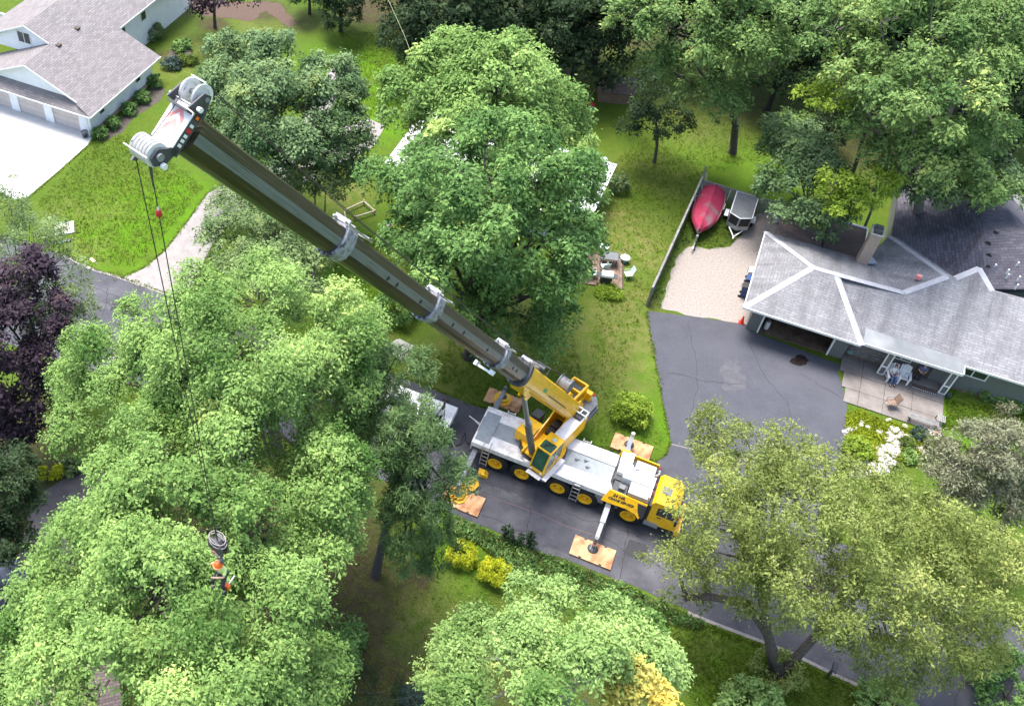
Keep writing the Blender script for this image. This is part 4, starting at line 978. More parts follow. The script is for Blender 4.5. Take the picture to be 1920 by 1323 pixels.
# luffing cylinder
lc0 = SM @ Vector((1.1, -.12, 2.45)); lc1 = BM @ Vector((9.6, 0, -.80)); ld = (lc1 - lc0).normalized(); ll = (lc1 - lc0).length
cyl = MB().tube(lc0, lc0 + ld * ll * .52, .20, .20, 16).tube(lc0 + ld*ll*.52, lc0 + ld*ll*.55, .23, .23, 16).build('luffing_cylinder', MT['mid_grey'], K, smooth=True)
MB().tube(lc0 + ld*ll*.5, lc1, .14, .14, 16).build('piston_rod', MT['steel_grey'], cyl, smooth=True)
MB(BM).prism([(9.0,-.4),(10.2,-.4),(9.8,-.95),(9.4,-.95)], 'y', -.22, -.12).prism([(9.0,-.4),(10.2,-.4),(9.8,-.95),(9.4,-.95)], 'y', .12, .22).prism([(10.4,-.3),(11.9,-.35),(11.0,-.8),(10.4,-.8)], 'y', -.4, .4).build('cylinder_lug', MT['yellow'], base)
# ---- boom head
HMx = 42.2
HM = BM @ Matrix.Translation((HMx, 0, 0)) @ Matrix.Diagonal((.95, .90, .88, 1)) @ Matrix.Translation((-HMx, 0, 0))
hd = MB(HM); hx = 42.2
hd.box(hx, hx+.26, -.39, -.34, -.62, .60).box(hx, hx+.26, .34, .39, -.62, .60)
hd.box(hx+.0, hx+.5, -.34, .34, .42, .47)
# cheek plates reach down to the lower sheaves and up to the upper ones
for sg in (-1, 1):
    y0, y1 = (sg*.39, sg*.34) if sg < 0 else (.34, .39)
    hd.prism([(hx+.05,-.45),(hx+.26,-.45),(hx+.66,-.70),(hx+.68,-.98),(hx+.45,-1.08),(hx+.18,-.9)], 'y', y0, y1)
    hd.prism([(hx-.1,.5),(hx+.55,.5),(hx+.35,1.0),(hx+.1,1.05)], 'y', y0, y1)
head = hd.build('boom_head', MT['dark_grey'], K)
fp = MB(HM).box(hx+.26, hx+.29, -.38, .38, -.52, .60).build('front_plate', MT['dirty_white'], head)
cv = MB(HM); xf = hx + .295
def chev(m, z0, th, w):
    # one chevron band, its point towards the top of the boom
    pts = [(-w, z0-.30), (0, z0), (w, z0-.30), (w, z0-.30-th), (0, z0-th), (-w, z0-.30-th)]
    m.add([(xf, y, z) for y, z in pts], [(0,1,4,5),(1,2,3,4)])
chev(cv, .50, .16, .24); chev(cv, .18, .16, .24)
cv.build('chevron', MT['pale_red'], fp)
for sg in (-1, 1):
    ys = (-.40, -.392) if sg < 0 else (.392, .40)
    MB(HM).box(hx+.03, hx+.23, *ys, .36, .50).build('lamp_panel', MT['black'], head)
    MB(HM).box(hx+.08, hx+.18, ys[0]-.01, ys[1]+.01, .39, .47).build('lamp', MT['orange_plastic'], head)
    MB(HM).box(hx+.05, hx+.22, *ys, .02, .12).build('reflector', MT['red'], head)
    for z in (-.12, -.25, -.38, .16): MB(HM).box(hx+.08, hx+.20, *ys, z, z+.08).build('label_plate', MT['white_paint'], head)
mk('sheave_rim', (.74,.72,.69), (.58,.56,.54), 6, .55)
def sheave(y, x, z, r, par):
    return MB(HM).lathe([(.06,-.03),(r-.12,-.012),(r-.10,-.03),(r,-.03),(r-.05,0),(r,.03),(r-.10,.03),(r-.12,.012),(.06,.03)], (x, y, z), (0,1,0), 26, closed=True).build('sheave', MT['sheave_rim'], par, smooth=True)
for i in range(6): sheave(-.28 + i*.112, hx+.5, -.82, .31, head)
for y in (-.2, .22): sheave(y, hx+.18, .92, .32, head)
MB(HM).tube((hx+.5,-.46,-.82),(hx+.5,.46,-.82),.10,.10,14).tube((hx+.18,-.42,.92),(hx+.18,.42,.92),.06,.06,12).build('sheave_pin', MT['steel_grey'], head)
for q in ([(hx+.84,-.42,-1.0),(hx+.84,.42,-1.0)], [(hx+.31,-.5,.62),(hx+.31,.5,.62)], [(hx+.45,-.15,1.22),(hx+.45,.35,1.22)]): MB(HM).path(q, .018).build('rope_keeper', MT['white_paint'], head)
for y in (-.48, .48):
    MB(HM).tube((hx+.31,y-.06,.62),(hx+.31,y+.06,.62),.06,.07,10).build('pin_boss', MT['white_paint'], head)
    MB(HM).tube((hx+.3,y-.05,-.95),(hx+.3,y+.05,-.95),.08,.08,10).build('pin_boss', MT['white_paint'], head)
MB(HM).prism([(hx+.1,-.95),(hx+.29,-1.0),(hx+.3,-1.25),(hx+.15,-1.2)], 'y', -.5, -.44).build('dead_end_lug', MT['mid_grey'], head)
# hoist rope along the top of the boom, over the head, down to the block
ropes = MB()
def BP(x, y, z): return BM @ Vector((x, y, z))
for y in (-.10, .16):
    ropes.path([BP(4.0, y*.8, 1.42), BP(12.3, y, .86), BP(24, y, .86), BP(34, y, .86), HM @ Vector((hx+.1, y, 1.23))], .013, 5)
ropes.path([HM @ Vector(q) for q in ((hx+.2,-.2,1.24),(hx+.36,-.2,1.05),(hx+.36,-.18,.3),(hx+.42,-.2,-.5))], .012, 5)
ropes.build('hoist_rope', MT['rope'], K)
def plumb(px, py, X):
    """where the vertical through X is seen at picture height py"""
    for z in np.arange(36, 8, -.05):
        q = X.copy(); q.z = z
        v = np.array(q) - np.array([0, 0, CAM_H]); dz = v @ C_F; y = CY - FOC * (v @ C_U) / dz
        if y >= py: return z
    return 18
def W_(q): return CO + AX * q.x + BX * q.y + Vector((0, 0, q.z))
r1 = HM @ Vector((hx+.5+.31, -.27, -.84)); r2 = HM @ Vector((hx+.5-.05, .28, -1.13))
w1, w2 = W_(r1), W_(r2)
BLOCK = (w1 + w2) / 2; BLOCK = P(411, 1034, plumb(412, 1032, BLOCK))
inv = lambda p: Vector(((p - CO).dot(AX), (p - CO).dot(BX), p.z))
hb1 = inv(BLOCK + (w1 - BLOCK).normalized().to_2d().to_3d() * .16 + Vector((0, 0, .55))); hb2 = inv(BLOCK - (w1 - BLOCK).normalized().to_2d().to_3d() * .16 + Vector((0, 0, .55)))
MB().path([r1, hb1], .014, 5).path([r2, hb2], .014, 5).build('load_rope', MT['rope'], K)
MB().tube(r2, r2 - Vector((0,0,.5)), .035, .02, 8).build('rope_socket', MT['dark_grey'], K)
# the little red weight on the fall
d2 = hb2 - r2; zt = None
for t in np.arange(0, 1, .002):
    q = W_(r2 + d2 * float(t)); v = np.array(q) - np.array([0, 0, CAM_H]); 
    if CY - FOC * (v @ C_U) / (v @ C_F) > 400: zt = q; break
wt = MB().lathe([(.0,.10),(.05,.09),(.07,.03),(.07,-.05),(.04,-.09),(0,-.10)], (0,0,0), n=12).build('switch_weight', MT['red'])
wt.location = zt; tag(wt, 'small red switch weight threaded on the crane rope', 'weight')
MB().path([(0,0,.09),(0,0,.2)], .02).build('shackle', MT['white_paint'], wt)

# ---- hook block
hb = thing('hook_block', 'dark crane hook block with red and white chevrons hanging above the tree', 'hook block', BLOCK, math.radians(-133 + 90))
bo = MB()
for y in (-.12, .12): bo.prism([(-.33,.25),(-.33,.62),(-.2,.78),(.2,.78),(.33,.62),(.33,.25),(.18,-.08),(-.18,-.08)], 'y', y-.035, y+.035)
bo.build('side_plate', MT['dark_grey'], hb)
for y in (-.05, .05): MB().lathe([(.05,-.03),(.22,-.03),(.26,-.03),(.24,0),(.26,.03),(.22,.03),(.05,.03)], (0, y, .5), (0,1,0), 20, closed=True).build('sheave', MT['black'], hb)
gr = MB()
for z, rr in ((.84,.32),(.66,.35)):
    gr.path([(rr*math.cos(a), .22*math.sin(a), z) for a in np.linspace(0, 2*math.pi, 19)], .014)
for a in np.linspace(0, 2*math.pi, 9)[:-1]: gr.path([(.32*math.cos(a), .22*math.sin(a), .84), (.35*math.cos(a), .22*math.sin(a), .66)], .012)
mk('guard_pink', (.34,.28,.28), (.26,.21,.21), 6, .6)
gr.build('rope_guard', MT['guard_pink'], hb)
MB().lathe([(.10,-.14),(.30,-.14),(.30,.14),(.10,.14)], (0,0,.46), (0,1,0), 20).build('cheek_weight', MT['black'], hb)
for sg in (-1, 1):
    m = MB()
    for q, z0 in enumerate((.22, .06)):
        pts = [(-.19,z0-.05),(0,z0+.08),(.19,z0-.05),(.17,z0-.12),(0,z0+.01),(-.17,z0-.12)]
        m.add([(x, sg*.160, z) for x, z in pts], [(0,1,4,5),(1,2,3,4)])
    m.build('chevron', MT['red'], hb)
    MB().add([(-.24,sg*.157,.18),(.24,sg*.157,.18),(.16,sg*.157,-.04),(-.16,sg*.157,-.04)], [(0,1,2,3)]).build('backing', MT['white_paint'], hb)
MB().path([(0,0,-.05),(0,0,-.25),(.10,0,-.33),(.13,0,-.45),(.04,0,-.56),(-.09,0,-.52),(-.12,0,-.42)], [.05,.05,.055,.055,.05,.04,.02], 8).build('hook', MT['mid_grey'], hb)

# ---- crane mats and loose pieces on the road
def mat_plate(x0, x1, y0, y1, label, k):
    c = CW((x0+x1)/2, (y0+y1)/2, .02); t = thing('crane_mat', label, 'crane mat', c, TH + k * .012, 'orange mats under the outriggers')
    hx_, hy_ = (x1-x0)/2, (y1-y0)/2
    n1 = MB()
    pts = []
    def notch(a, b, depth):  # an edge with two handle slots
        a = Vector(a); b = Vector(b); dd = (b-a); nn = Vector((-dd.y, dd.x)).normalized() * depth
        for t0, t1 in ((.22,.29),(.71,.78)):
            pts.extend([a + dd*t0, a + dd*t0 + nn, a + dd*t1 + nn, a + dd*t1])
    cs = [(-hx_,-hy_),(hx_,-hy_),(hx_,hy_),(-hx_,hy_)]
    for i in range(4):
        pts.append(Vector(cs[i]))
        if i % 2 == 0: notch(cs[i], cs[(i+1) % 4], .09)
    n1.prism([(p.x, p.y) for p in pts], 'z', 0, .12); n1.build('plate', MT['orange_mat'], t)
    for x in (-.5, .5):
        for y in (-hy_+.05, hy_-.05): MB().box(x*hx_-.09, x*hx_+.09, y-.05, y+.05, .0, .05).build('handle_bar', MT['black'], t)
    return t
mat_plate(7.30, 9.65, -3.46, -2.13, 'orange crane mat on the road nearest the camera', 1)
mat_plate(7.42, 9.80, 4.78, 6.02, 'orange crane mat on the grass beside the black driveway', -1)
mat_plate(-.80, 1.52, 4.74, 5.95, 'orange crane mat on the grass under the raised boom', 1)
mat_plate(-.46, 1.88, -3.58, -2.17, 'orange crane mat at the rear on the road, partly under pine branches', 0)
oct_ = [(-.42,-.2),(-.2,-.42),(.2,-.42),(.42,-.2),(.42,.2),(.2,.42),(-.2,.42),(-.42,.2)]
for (x, y, lab) in ((.35, -2.75, 'yellow outrigger float standing on the rear mat on the road'), (.28, 5.35, 'yellow outrigger float standing on the mat under the boom')):
    t = thing('outrigger_float', lab, 'outrigger pad', CW(x, y, .145), TH, 'yellow outrigger floats')
    MB().prism([(a*1.25, b*1.25) for a, b in oct_], 'z', 0, .06).build('base', MT['yellow_dull'], t)
    MB().prism([(a*.85, b*.85) for a, b in oct_], 'z', .06, .26).build('body', MT['yellow_dull'], t)
    MB().lathe([(.24,.26),(.24,.30),(.12,.31),(0,.31)], n=14).build('socket', MT['dark_grey'], t)
t = thing('outrigger_float', 'loose yellow plate leaning by the rear outrigger on the road', 'outrigger pad', CW(.72, -1.62, .02), TH - .3, 'yellow outrigger floats')
MB().prism([(a*1.05, b*1.25) for a, b in oct_], 'z', .05, .12).prism([(a*.6, b*.7) for a, b in oct_], 'z', 0, .05).build('plate', MT['yellow_dull'], t)
MB().box(-.1, .1, -.02, .02, .12, .16).build('grip', MT['black'], t)
t = thing('wheel_chock', 'yellow wheel chock behind the rearmost wheel of the crane', 'wheel chock', CW(1.15, -.62, .02), TH + .1)
MB().prism([(-.3,0),(.3,0),(.3,.08),(.12,.30),(-.3,.34)], 'y', -.2, .2).build('wedge', MT['yellow_dull'], t)
MB().path([(.1,-.1,.3),(.1,-.1,.38),(.1,.1,.38),(.1,.1,.3)], .015).build('grip', MT['black'], t)
# ------------------------------------------------------------------ people
def skin_mesh(name, pts, edges, radii, mat, parent, sub=1):
    me = bpy.data.meshes.new(name); me.from_pydata(pts, edges, [])
    o = bpy.data.objects.new(name, me); scene.collection.objects.link(o)
    md = o.modifiers.new('skin', 'SKIN'); md.use_smooth_shade = True
    for i, r in enumerate(radii):
        sv = me.skin_vertices[0].data[i]; sv.radius = (r, r) if not isinstance(r, tuple) else r; sv.use_root = (i == 0)
    ss = o.modifiers.new('sub', 'SUBSURF'); ss.levels = sub; ss.render_levels = sub
    dg = bpy.context.evaluated_depsgraph_get(); m2 = bpy.data.meshes.new_from_object(o.evaluated_get(dg))
    bpy.data.objects.remove(o); m2.materials.clear(); m2.materials.append(mat)
    m2.polygons.foreach_set('use_smooth', [True] * len(m2.polygons))
    n = bpy.data.objects.new(name, m2); scene.collection.objects.link(n)
    if parent: n.parent = parent
    return n
def person(label, loc, rz, J, top, bottom, hair, group=None, helmet=None):
    root = thing('person', label, 'person', loc, rz, group)
    V = lambda k: Vector(J[k]); pts = []; ed = []; rad = []
    def add(p, r, frm=None):
        pts.append(tuple(p)); rad.append(r)
        if frm is not None: ed.append((frm, len(pts) - 1))
        return len(pts) - 1
    pel = add(V('pelvis'), (.13, .10)); sp = add(V('pelvis').lerp(V('chest'), .5), (.125, .095), pel); chst = add(V('chest'), (.15, .105), sp)
    nk = add(V('neck'), .055, chst); hb = add(V('head') + Vector((0, 0, -.05)), (.07, .08), nk); hm = add(V('head'), (.078, .095), hb); ht = add(V('head') + Vector((0, 0, .085)), (.062, .075), hm)
    fwd = Vector(J.get('face', (0, 1, 0))).normalized(); sidev = fwd.cross(Vector((0, 0, 1))).normalized()
    nose = add(V('head') + fwd * .105 + Vector((0, 0, -.01)), .014, hm)
    for s in (1, -1): add(V('head') + sidev * (.085 * s), .016, hm)
    def chain(keys, radii, frm):
        for k, r in zip(keys, radii): frm = add(V(k), r, frm)
        return frm
    for s in 'lr':
        w = chain(['sh' + s, 'el' + s, 'wr' + s], [.062, .044, .032], chst)
        d = (V('wr' + s) - V('el' + s)).normalized(); out = Vector((1 if s == 'r' else -1, 0, 0)); sd = d.cross(out).normalized()
        pm = add(V('wr' + s) + d * .07, (.034, .02), w)
        for k in range(4):
            b0 = V('wr' + s) + d * .105 + sd * ((k - 1.5) * .021); L = (.035, .042, .04, .03)[k]
            f1 = add(b0 + d * L * .6, .0088, pm); add(b0 + d * L + out * -.02, .0075, f1)
        t1 = add(V('wr' + s) + d * .05 + sd * -.045, .0105, pm); add(V('wr' + s) + d * .085 + sd * -.06, .009, t1)
        chain(['hip' + s, 'kn' + s, 'an' + s, 'toe' + s], [.085, .057, .04, .035], pel)
    body = skin_mesh('body', pts, ed, rad, MT['skin'], root)
    # shirt
    pts, ed, rad = [], [], []
    a = add(V('pelvis') + Vector((0, 0, .05)), (.15, .125)); b_ = add(V('pelvis').lerp(V('chest'), .5), (.15, .12), a); c_ = add(V('chest'), (.175, .13), b_); add(V('neck') - Vector((0, 0, .03)), .075, c_)
    for s in 'lr':
        q = add(V('sh' + s), .082, c_); add(V('sh' + s).lerp(V('el' + s), .85), .068, q)
    skin_mesh('shirt', pts, ed, rad, top, root)
    pts, ed, rad = [], [], []
    a = add(V('pelvis'), (.155, .128))
    for s in 'lr': chain(['hip' + s, 'kn' + s, 'an' + s], [.105, .078, .062], a)
    skin_mesh('trousers', pts, ed, rad, bottom, root)
    hd_ = V('head')
    MB().ball((hd_.x - fwd.x*.02, hd_.y - fwd.y*.02, hd_.z + .055), (.098, .108, .085), 12, 8).build('hair', hair, root, smooth=True)
    for s in (1, -1): MB().ball(tuple(hd_ + fwd * .092 + sidev * .033 * s + Vector((0,0,.012))), .012, 6, 5).build('eye', MT['black'], root)
    MB().ball(tuple(hd_ + fwd * .092 + Vector((0,0,-.045))), (.022,.014,.008), 6, 5).build('mouth', MT['pale_red'], root)
    for s in 'lr': MB().ball(tuple(V('an' + s).lerp(V('toe' + s), .55) - Vector((0,0,.02))), (.06,.13,.05) if abs(V('toe'+s).y - V('an'+s).y) > abs(V('toe'+s).z - V('an'+s).z) else (.06,.06,.12), 8, 6).build('shoe', MT['black'], root)
    if helmet:
        MB().lathe([(.0,.16),(.07,.15),(.12,.09),(.135,.03),(.135,.0),(.17,-.005),(.17,-.015),(.12,-.01)], tuple(hd_ + Vector((0,0,.03))), n=14).build('helmet', helmet, root, smooth=True)
    return root
# standing man with a phone at the porch
g_ = HW(11.45, 1.22, .085)
person('person in blue shirt and dark trousers standing on the porch looking down', g_, TH + math.radians(185), dict(pelvis=(0,0,.95), chest=(0,.02,1.32), neck=(0,.03,1.50), head=(0,.06,1.62), face=(0,1,-.4),
    shl=(-.19,.02,1.42), ell=(-.24,.06,1.13), wrl=(-.08,.27,1.10), shr=(.19,.02,1.42), elr=(.24,.06,1.13), wrr=(.08,.27,1.10),
    hipl=(-.10,0,.90), knl=(-.11,.03,.50), anl=(-.11,0,.09), toel=(-.12,.16,.04), hipr=(.10,0,.90), knr=(.11,.03,.50), anr=(.12,-.02,.09), toer=(.13,.14,.04)), MT['blue_cloth'], MT['black_cloth'], MT['hair_grey'])
ph = thing('phone', 'small dark phone held by the person standing on the porch', 'phone', g_ + Vector((0,0,0)), TH + math.radians(185))
MB().box(-.04,.04,.30,.42,1.10,1.115).build('screen', MT['black'], ph); MB().box(-.042,.042,.298,.422,1.09,1.10).build('case', MT['dark_grey'], ph)
# adirondack chairs
def adirondack(label, loc, rz):
    t = thing('garden_chair', label, 'chair', loc, rz, 'white garden chairs on the porch')
    for i in range(5):
        MB().bar((-.24 + i*.12, .32, .36), (-.24 + i*.12, -.12, .27), .10, .03).build('seat_slat', MT['white_paint'], t)
        MB().bar((-.24 + i*.12, -.12, .27), (-.26 + i*.13, -.5, .92 + .05*(2 - abs(i-2))), .105, .025, (0,1,0)).build('back_slat', MT['white_paint'], t)
    for s in (-1, 1):
        MB().box(s*.36-.07, s*.36+.07, -.35, .42, .54, .57).build('armrest', MT['white_paint'], t)
        MB().bar((s*.33,.36,0), (s*.33,.36,.54), .05, .10).build('leg', MT['white_paint'], t)
        MB().bar((s*.31,.36,.32), (s*.31,-.5,.03), .03, .12).build('leg', MT['white_paint'], t)
    MB().bar((-.32,-.32,.6), (.32,-.32,.6), .03, .06).build('back_rail', MT['white_paint'], t)
    return t
c1 = HW(9.98, .72, .085); c2 = HW(10.62, .95, .085); c3 = HW(10.55, 1.48, .085)
adirondack('white slatted garden chair with a person sitting in it', c1, TH + math.radians(195))
adirondack('empty white slatted garden chair beside the seated person', c2, TH + math.radians(180))
adirondack('empty white garden chair pushed back against the house wall', c3, TH + math.radians(170))
person('person in white shirt and blue jeans sitting in a white garden chair', c1, TH + math.radians(195), dict(pelvis=(0,-.02,.40), chest=(0,-.16,.74), neck=(0,-.20,.93), head=(0,-.17,1.06), face=(0,1,-.2),
    shl=(-.18,-.17,.84), ell=(-.27,.06,.63), wrl=(-.12,.22,.58), shr=(.18,-.17,.84), elr=(.27,.06,.63), wrr=(.12,.22,.58),
    hipl=(-.1,.05,.38), knl=(-.11,.43,.50), anl=(-.11,.55,.09), toel=(-.12,.70,.05), hipr=(.1,.05,.38), knr=(.11,.43,.50), anr=(.13,.58,.09), toer=(.14,.73,.05)), MT['white_cloth'], MT['denim'], MT['hair_red'])
# climber below the hook block
cb = BLOCK + Vector((0, 0, -2.05))
cr = math.radians(150)
person('climber in high visibility jacket and orange helmet hanging under the hook block', cb + Vector((.02, -.05, 0)), cr, dict(pelvis=(0,0,.85), chest=(.02,.06,1.2), neck=(.02,.10,1.38), head=(.02,.15,1.49), face=(0,1,-.5),
    shl=(-.19,.06,1.30), ell=(-.26,.26,1.12), wrl=(-.06,.42,1.18), shr=(.2,.06,1.30), elr=(.28,.2,1.42), wrr=(.06,.14,1.62),
    hipl=(-.12,.02,.80), knl=(-.22,.36,.62), anl=(-.20,.22,.22), toel=(-.22,.36,.14), hipr=(.12,.02,.80), knr=(.22,.34,.58), anr=(.22,.2,.18), toer=(.24,.34,.1)), MT['hivis'], MT['black_cloth'], MT['hair_red'], helmet=MT['orange_plastic'])
hn = thing('climbing_harness', 'pale climbing rope and harness strap joining the climber to the hook', 'harness', cb, cr)
MB().path([(0,.02,1.48 + .25),(.03,.2,1.2),(0,.16,.92)], .018, 6).build('strap', MT['white_cloth'], hn)
MB().path([(.05,.2,.9),(.12,.3,.4),(.1,.34,-.6),(.13,.36,-1.3)], .014, 5).build('rope_tail', MT['hivis'], hn)
MB().lathe([(.18,-.05),(.19,-.05),(.19,.05),(.18,.05)], (0,0,.88), n=14, closed=True).build('belt', MT['black'], hn)
cs = thing('chainsaw', 'small chainsaw hanging from the climber on a lanyard', 'chainsaw', cb + Vector((.15,-.25,.15)), cr)
MB().box(-.1,.1,-.07,.07,0,.2).build('engine', MT['orange_plastic'], cs); MB().box(-.02,.02,-.45,-.07,.06,.12).build('guide_bar', MT['steel_grey'], cs)

# ------------------------------------------------------------------ vehicles
# boat on its trailer under a magenta cover
bx0 = HW(-4.2, 14.35); bx1 = HW(-4.26, 8.6); bd = bx1 - bx0
bt = thing('covered_boat', 'motor boat under a faded magenta cover beside the board fence', 'boat', bx0, math.atan2(bd.y, bd.x) )
L_ = bd.length
def hullw(t): return 1.0 * (1 - max(0, (t - .45) / .55) ** 2.2) * (.80 + .2 * min(1, t / .2)) + .02
N_ = 16; hv = MB(); rows_ = []
for k in range(N_ + 1):
    t = k / N_; w = hullw(t); x = t * L_; sh = .15 * t ** 2
    rows_.append([(x, -w, .92 + sh), (x, -w * .86, .62 + sh), (x, -w * .35, .42 + .25 * t ** 4), (x, 0, .36 + .4 * t ** 5), (x, w * .35, .42 + .25 * t ** 4), (x, w * .86, .62 + sh), (x, w, .92 + sh)])
vs = [q for r in rows_ for q in r]; fs = []
for k in range(N_):
    for i in range(6): fs.append((k*7+i, (k+1)*7+i, (k+1)*7+i+1, k*7+i+1))
fs.append(tuple(range(7)))
hv.add(vs, fs); hull = hv.build('hull', MT['white_paint'], bt, smooth=True)
cv_ = MB(); vs = []; fs = []; M_ = 12; rgc = random.Random(4)
for k in range(N_ + 1):
    t = k / N_; w = hullw(t) + .05; x = t * L_ + (.1 if k == N_ else -.1 if k == 0 else 0); pk = .95 * (.55 + .45 * math.sin(math.pi * min(1, t * 1.15 + .1)))
    for i in range(M_ + 1):
        s = -1 + 2 * i / M_; z = .98 + .15 * t ** 2 + pk * (1 - abs(s)) ** 1.05 * .62 - (.22 if abs(s) == 1 else 0)
        sag = -.05 * math.sin(k * math.pi / 2) ** 2 * (1 - abs(s)) * (abs(s) > .1) + rgc.uniform(-.012, .012)
        vs.append((x, w * s, z + sag))
for k in range(N_):
    for i in range(M_): fs.append((k*(M_+1)+i, (k+1)*(M_+1)+i, (k+1)*(M_+1)+i+1, k*(M_+1)+i+1))
fs.append(tuple(range(M_ + 1)))
cv_.add(vs, fs).build('cover', MT['magenta_cloth'], bt, smooth=True)
MB().box(-.25, -.02, -.2, .2, .5, 1.25).build('outboard_motor', MT['black'], bt)
tr_ = thing('boat_trailer', 'galvanised boat trailer under the magenta covered boat', 'trailer', bx0, math.atan2(bd.y, bd.x))
MB().bar((.6,-.7,.40),(3.6,-.7,.40),.08).bar((.6,.7,.40),(3.6,.7,.40),.08).bar((3.6,-.7,.40),(5.2,0,.40),.08).bar((3.6,.7,.40),(5.2,0,.40),.08).bar((5.0,0,.40),(7.0,0,.40),.09).bar((1.5,-.95,.30),(1.5,.95,.30),.09).build('frame', MT['steel_grey'], tr_)
for s in (-1, 1):
    w_ = MB().lathe([(.16,-.09),(.29,-.09),(.31,0),(.29,.09),(.16,.09)], (1.5, s*1.02, .31), (0,1,0), 18).build('wheel', MT['rubber'], tr_); MB().lathe([(0,-.06),(.16,-.07),(.16,.07),(0,.06)], (1.5, s*1.02, .31), (0,1,0), 14).build('rim', MT['white_paint'], w_)
    MB().box(1.1, 1.9, s*1.02-.12, s*1.02+.12, .66, .69).build('mudguard', MT['white_paint'], tr_)
    MB().bar((.3,s*1.12,.45),(.3,s*1.12,1.45),.05).build('guide_post', MT['white_paint'], tr_)
MB().bar((6.3,0,.40),(6.3,0,.95),.07).box(6.15,6.35,-.08,.08,.8,1.0).build('winch_post', MT['steel_grey'], tr_)
w_ = MB().lathe([(.05,-.04),(.13,-.04),(.13,.04),(.05,.04)], (6.7,.12,.13), (0,1,0), 12).bar((6.7,.08,.15),(6.7,.08,.75),.05).build('jockey_wheel', MT['black'], tr_)
MB().bar((6.9,0,.40),(7.15,0,.38),.12,.1).build('coupling', MT['white_paint'], tr_)
# enclosed trailer
eo = HW(-1.83, 12.4)
et = thing('enclosed_trailer', 'small grey enclosed trailer with wedge nose beside the boat', 'trailer', eo, TH)
MB().prism([(-.78,1.4),(.78,1.4),(.78,-1.35),(0,-1.75),(-.78,-1.35)], 'z', .45, 1.62).build('body', MT['alu'], et)
MB().prism([(-.82,1.44),(.82,1.44),(.82,-1.38),(0,-1.80),(-.82,-1.38)], 'z', 1.62, 1.66).build('roof_rim', MT['white_paint'], et)
MB().prism([(-.76,1.38),(.76,1.38),(.76,-1.34),(0,-1.72),(-.76,-1.34)], 'z', 1.661, 1.68).build('roof', MT['mid_grey'], et)
for s in (-1, 1):
    a = Vector((s*.72,-1.385,0)); b2 = Vector((s*.06,-1.725,0)); n2 = Vector((s*.46,-.89,0)).normalized() * .012
    MB().add([a+n2+Vector((0,0,.85)), b2+n2+Vector((0,0,.85)), b2+n2+Vector((0,0,1.58)), a+n2+Vector((0,0,1.58))], [(0,1,2,3)]).build('nose_panel', MT['black'], et)
    w_ = MB().lathe([(.15,-.09),(.28,-.09),(.3,0),(.28,.09),(.15,.09)], (s*.98, -.1, .30), (1,0,0), 18).build('wheel', MT['rubber'], et); MB().lathe([(0,-.05),(.15,-.06),(.15,.06),(0,.05)], (s*.98,-.1,.30), (1,0,0), 14).build('rim', MT['white_paint'], w_)
    MB().prism([(-.55,.62),(-.4,.68),(.2,.68),(.35,.62)], 'x', s*.98-.14, s*.98+.14).build('mudguard', MT['white_paint'], et)
MB().bar((-.5,-1.5,.42),(0,-2.5,.42),.07).bar((.5,-1.5,.42),(0,-2.5,.42),.07).bar((0,-2.4,.42),(0,-2.75,.42),.09).build('drawbar', MT['white_paint'], et)
MB().bar((.05,-2.3,0),(.05,-2.3,.6),.06).build('jack', MT['wood_brown'], et)
# service truck behind the crane
so = CW(-8.6, .35)
sv = thing('service_truck', 'white flatbed service truck behind the crane with tall black hose rack', 'truck', so, TH)
MB().box(0, 6.3, .5, 1.7, .55, .8).build('chassis', MT['black'], sv)
MB().box(2.6, 6.8, 1.35, 2.2, .8, 1.25).box(2.6, 4.4, 0, .5, .8, 1.2).box(6.2, 6.8, .0, 1.35, .8, 1.22).build('bed', MT['white_paint'], sv)
MB().box(4.0, 6.2, .0, 1.33, .75, .82).build('bed_floor', MT['black'], sv)
for x in (4.3, 4.75, 5.2): MB().bar((x, .55, 1.2), (x - .25, 1.36, 1.24), .10, .05).build('cross_bar', MT['dirty_white'], sv)
MB().box(4.1, 5.4, .45, .6, 1.05, 1.2).build('side_rail', MT['wood_brown'], sv)
MB().box(2.55, 2.75, .0, 2.2, .8, 1.7).build('headboard', MT['steel_grey'], sv)
MB().bar((6.0,1.3,.8),(6.15,1.5,2.4),.1).bar((5.75,.7,.8),(6.15,1.45,2.3),.05).bar((6.45,.7,.8),(6.15,1.45,2.3),.05).bar((6.15,1.2,2.4),(6.15,1.9,2.45),.09).bar((5.95,1.55,2.4),(6.4,1.5,2.4),.12).build('hose_rack', MT['black'], sv)
MB().lathe([(.12,-.05),(.30,-.05),(.30,.05),(.12,.05)], (5.9, 1.2, 1.45), (0,1,0), 16, closed=True).build('hose_reel', MT['dirty_white'], sv)
for k in range(4): MB().bar((5.5 + k*.22, 1.2, 1.1), (5.3 + k*.25, .1, .35), .05).build('pipe', MT['steel_grey'], sv)
MB().path([(6.8,.9,.9),(7.0,.3,.1),(7.4,.15,.06),(7.7,.5,.1),(7.75,1.2,.5),(7.9,.9,.15),(8.2,.7,.15),(8.45,.9,.9)], .035, 6).build('hose', MT['black'], sv)
MB().bar((7.6,2.1,1.0),(8.55,1.85,.9),.05).bar((8.0,1.95,1.0),(8.5,1.7,.95),.04).build('drawbar', MT['white_paint'], sv)
MB().prism([(0,.7),(0,2.2),(.9,2.3),(1.6,2.1),(1.6,.7)], 'y', .1, 2.1).box(-1.0, 0, .1, 2.1, .7, 1.4).build('cab', MT['white_paint'], sv)
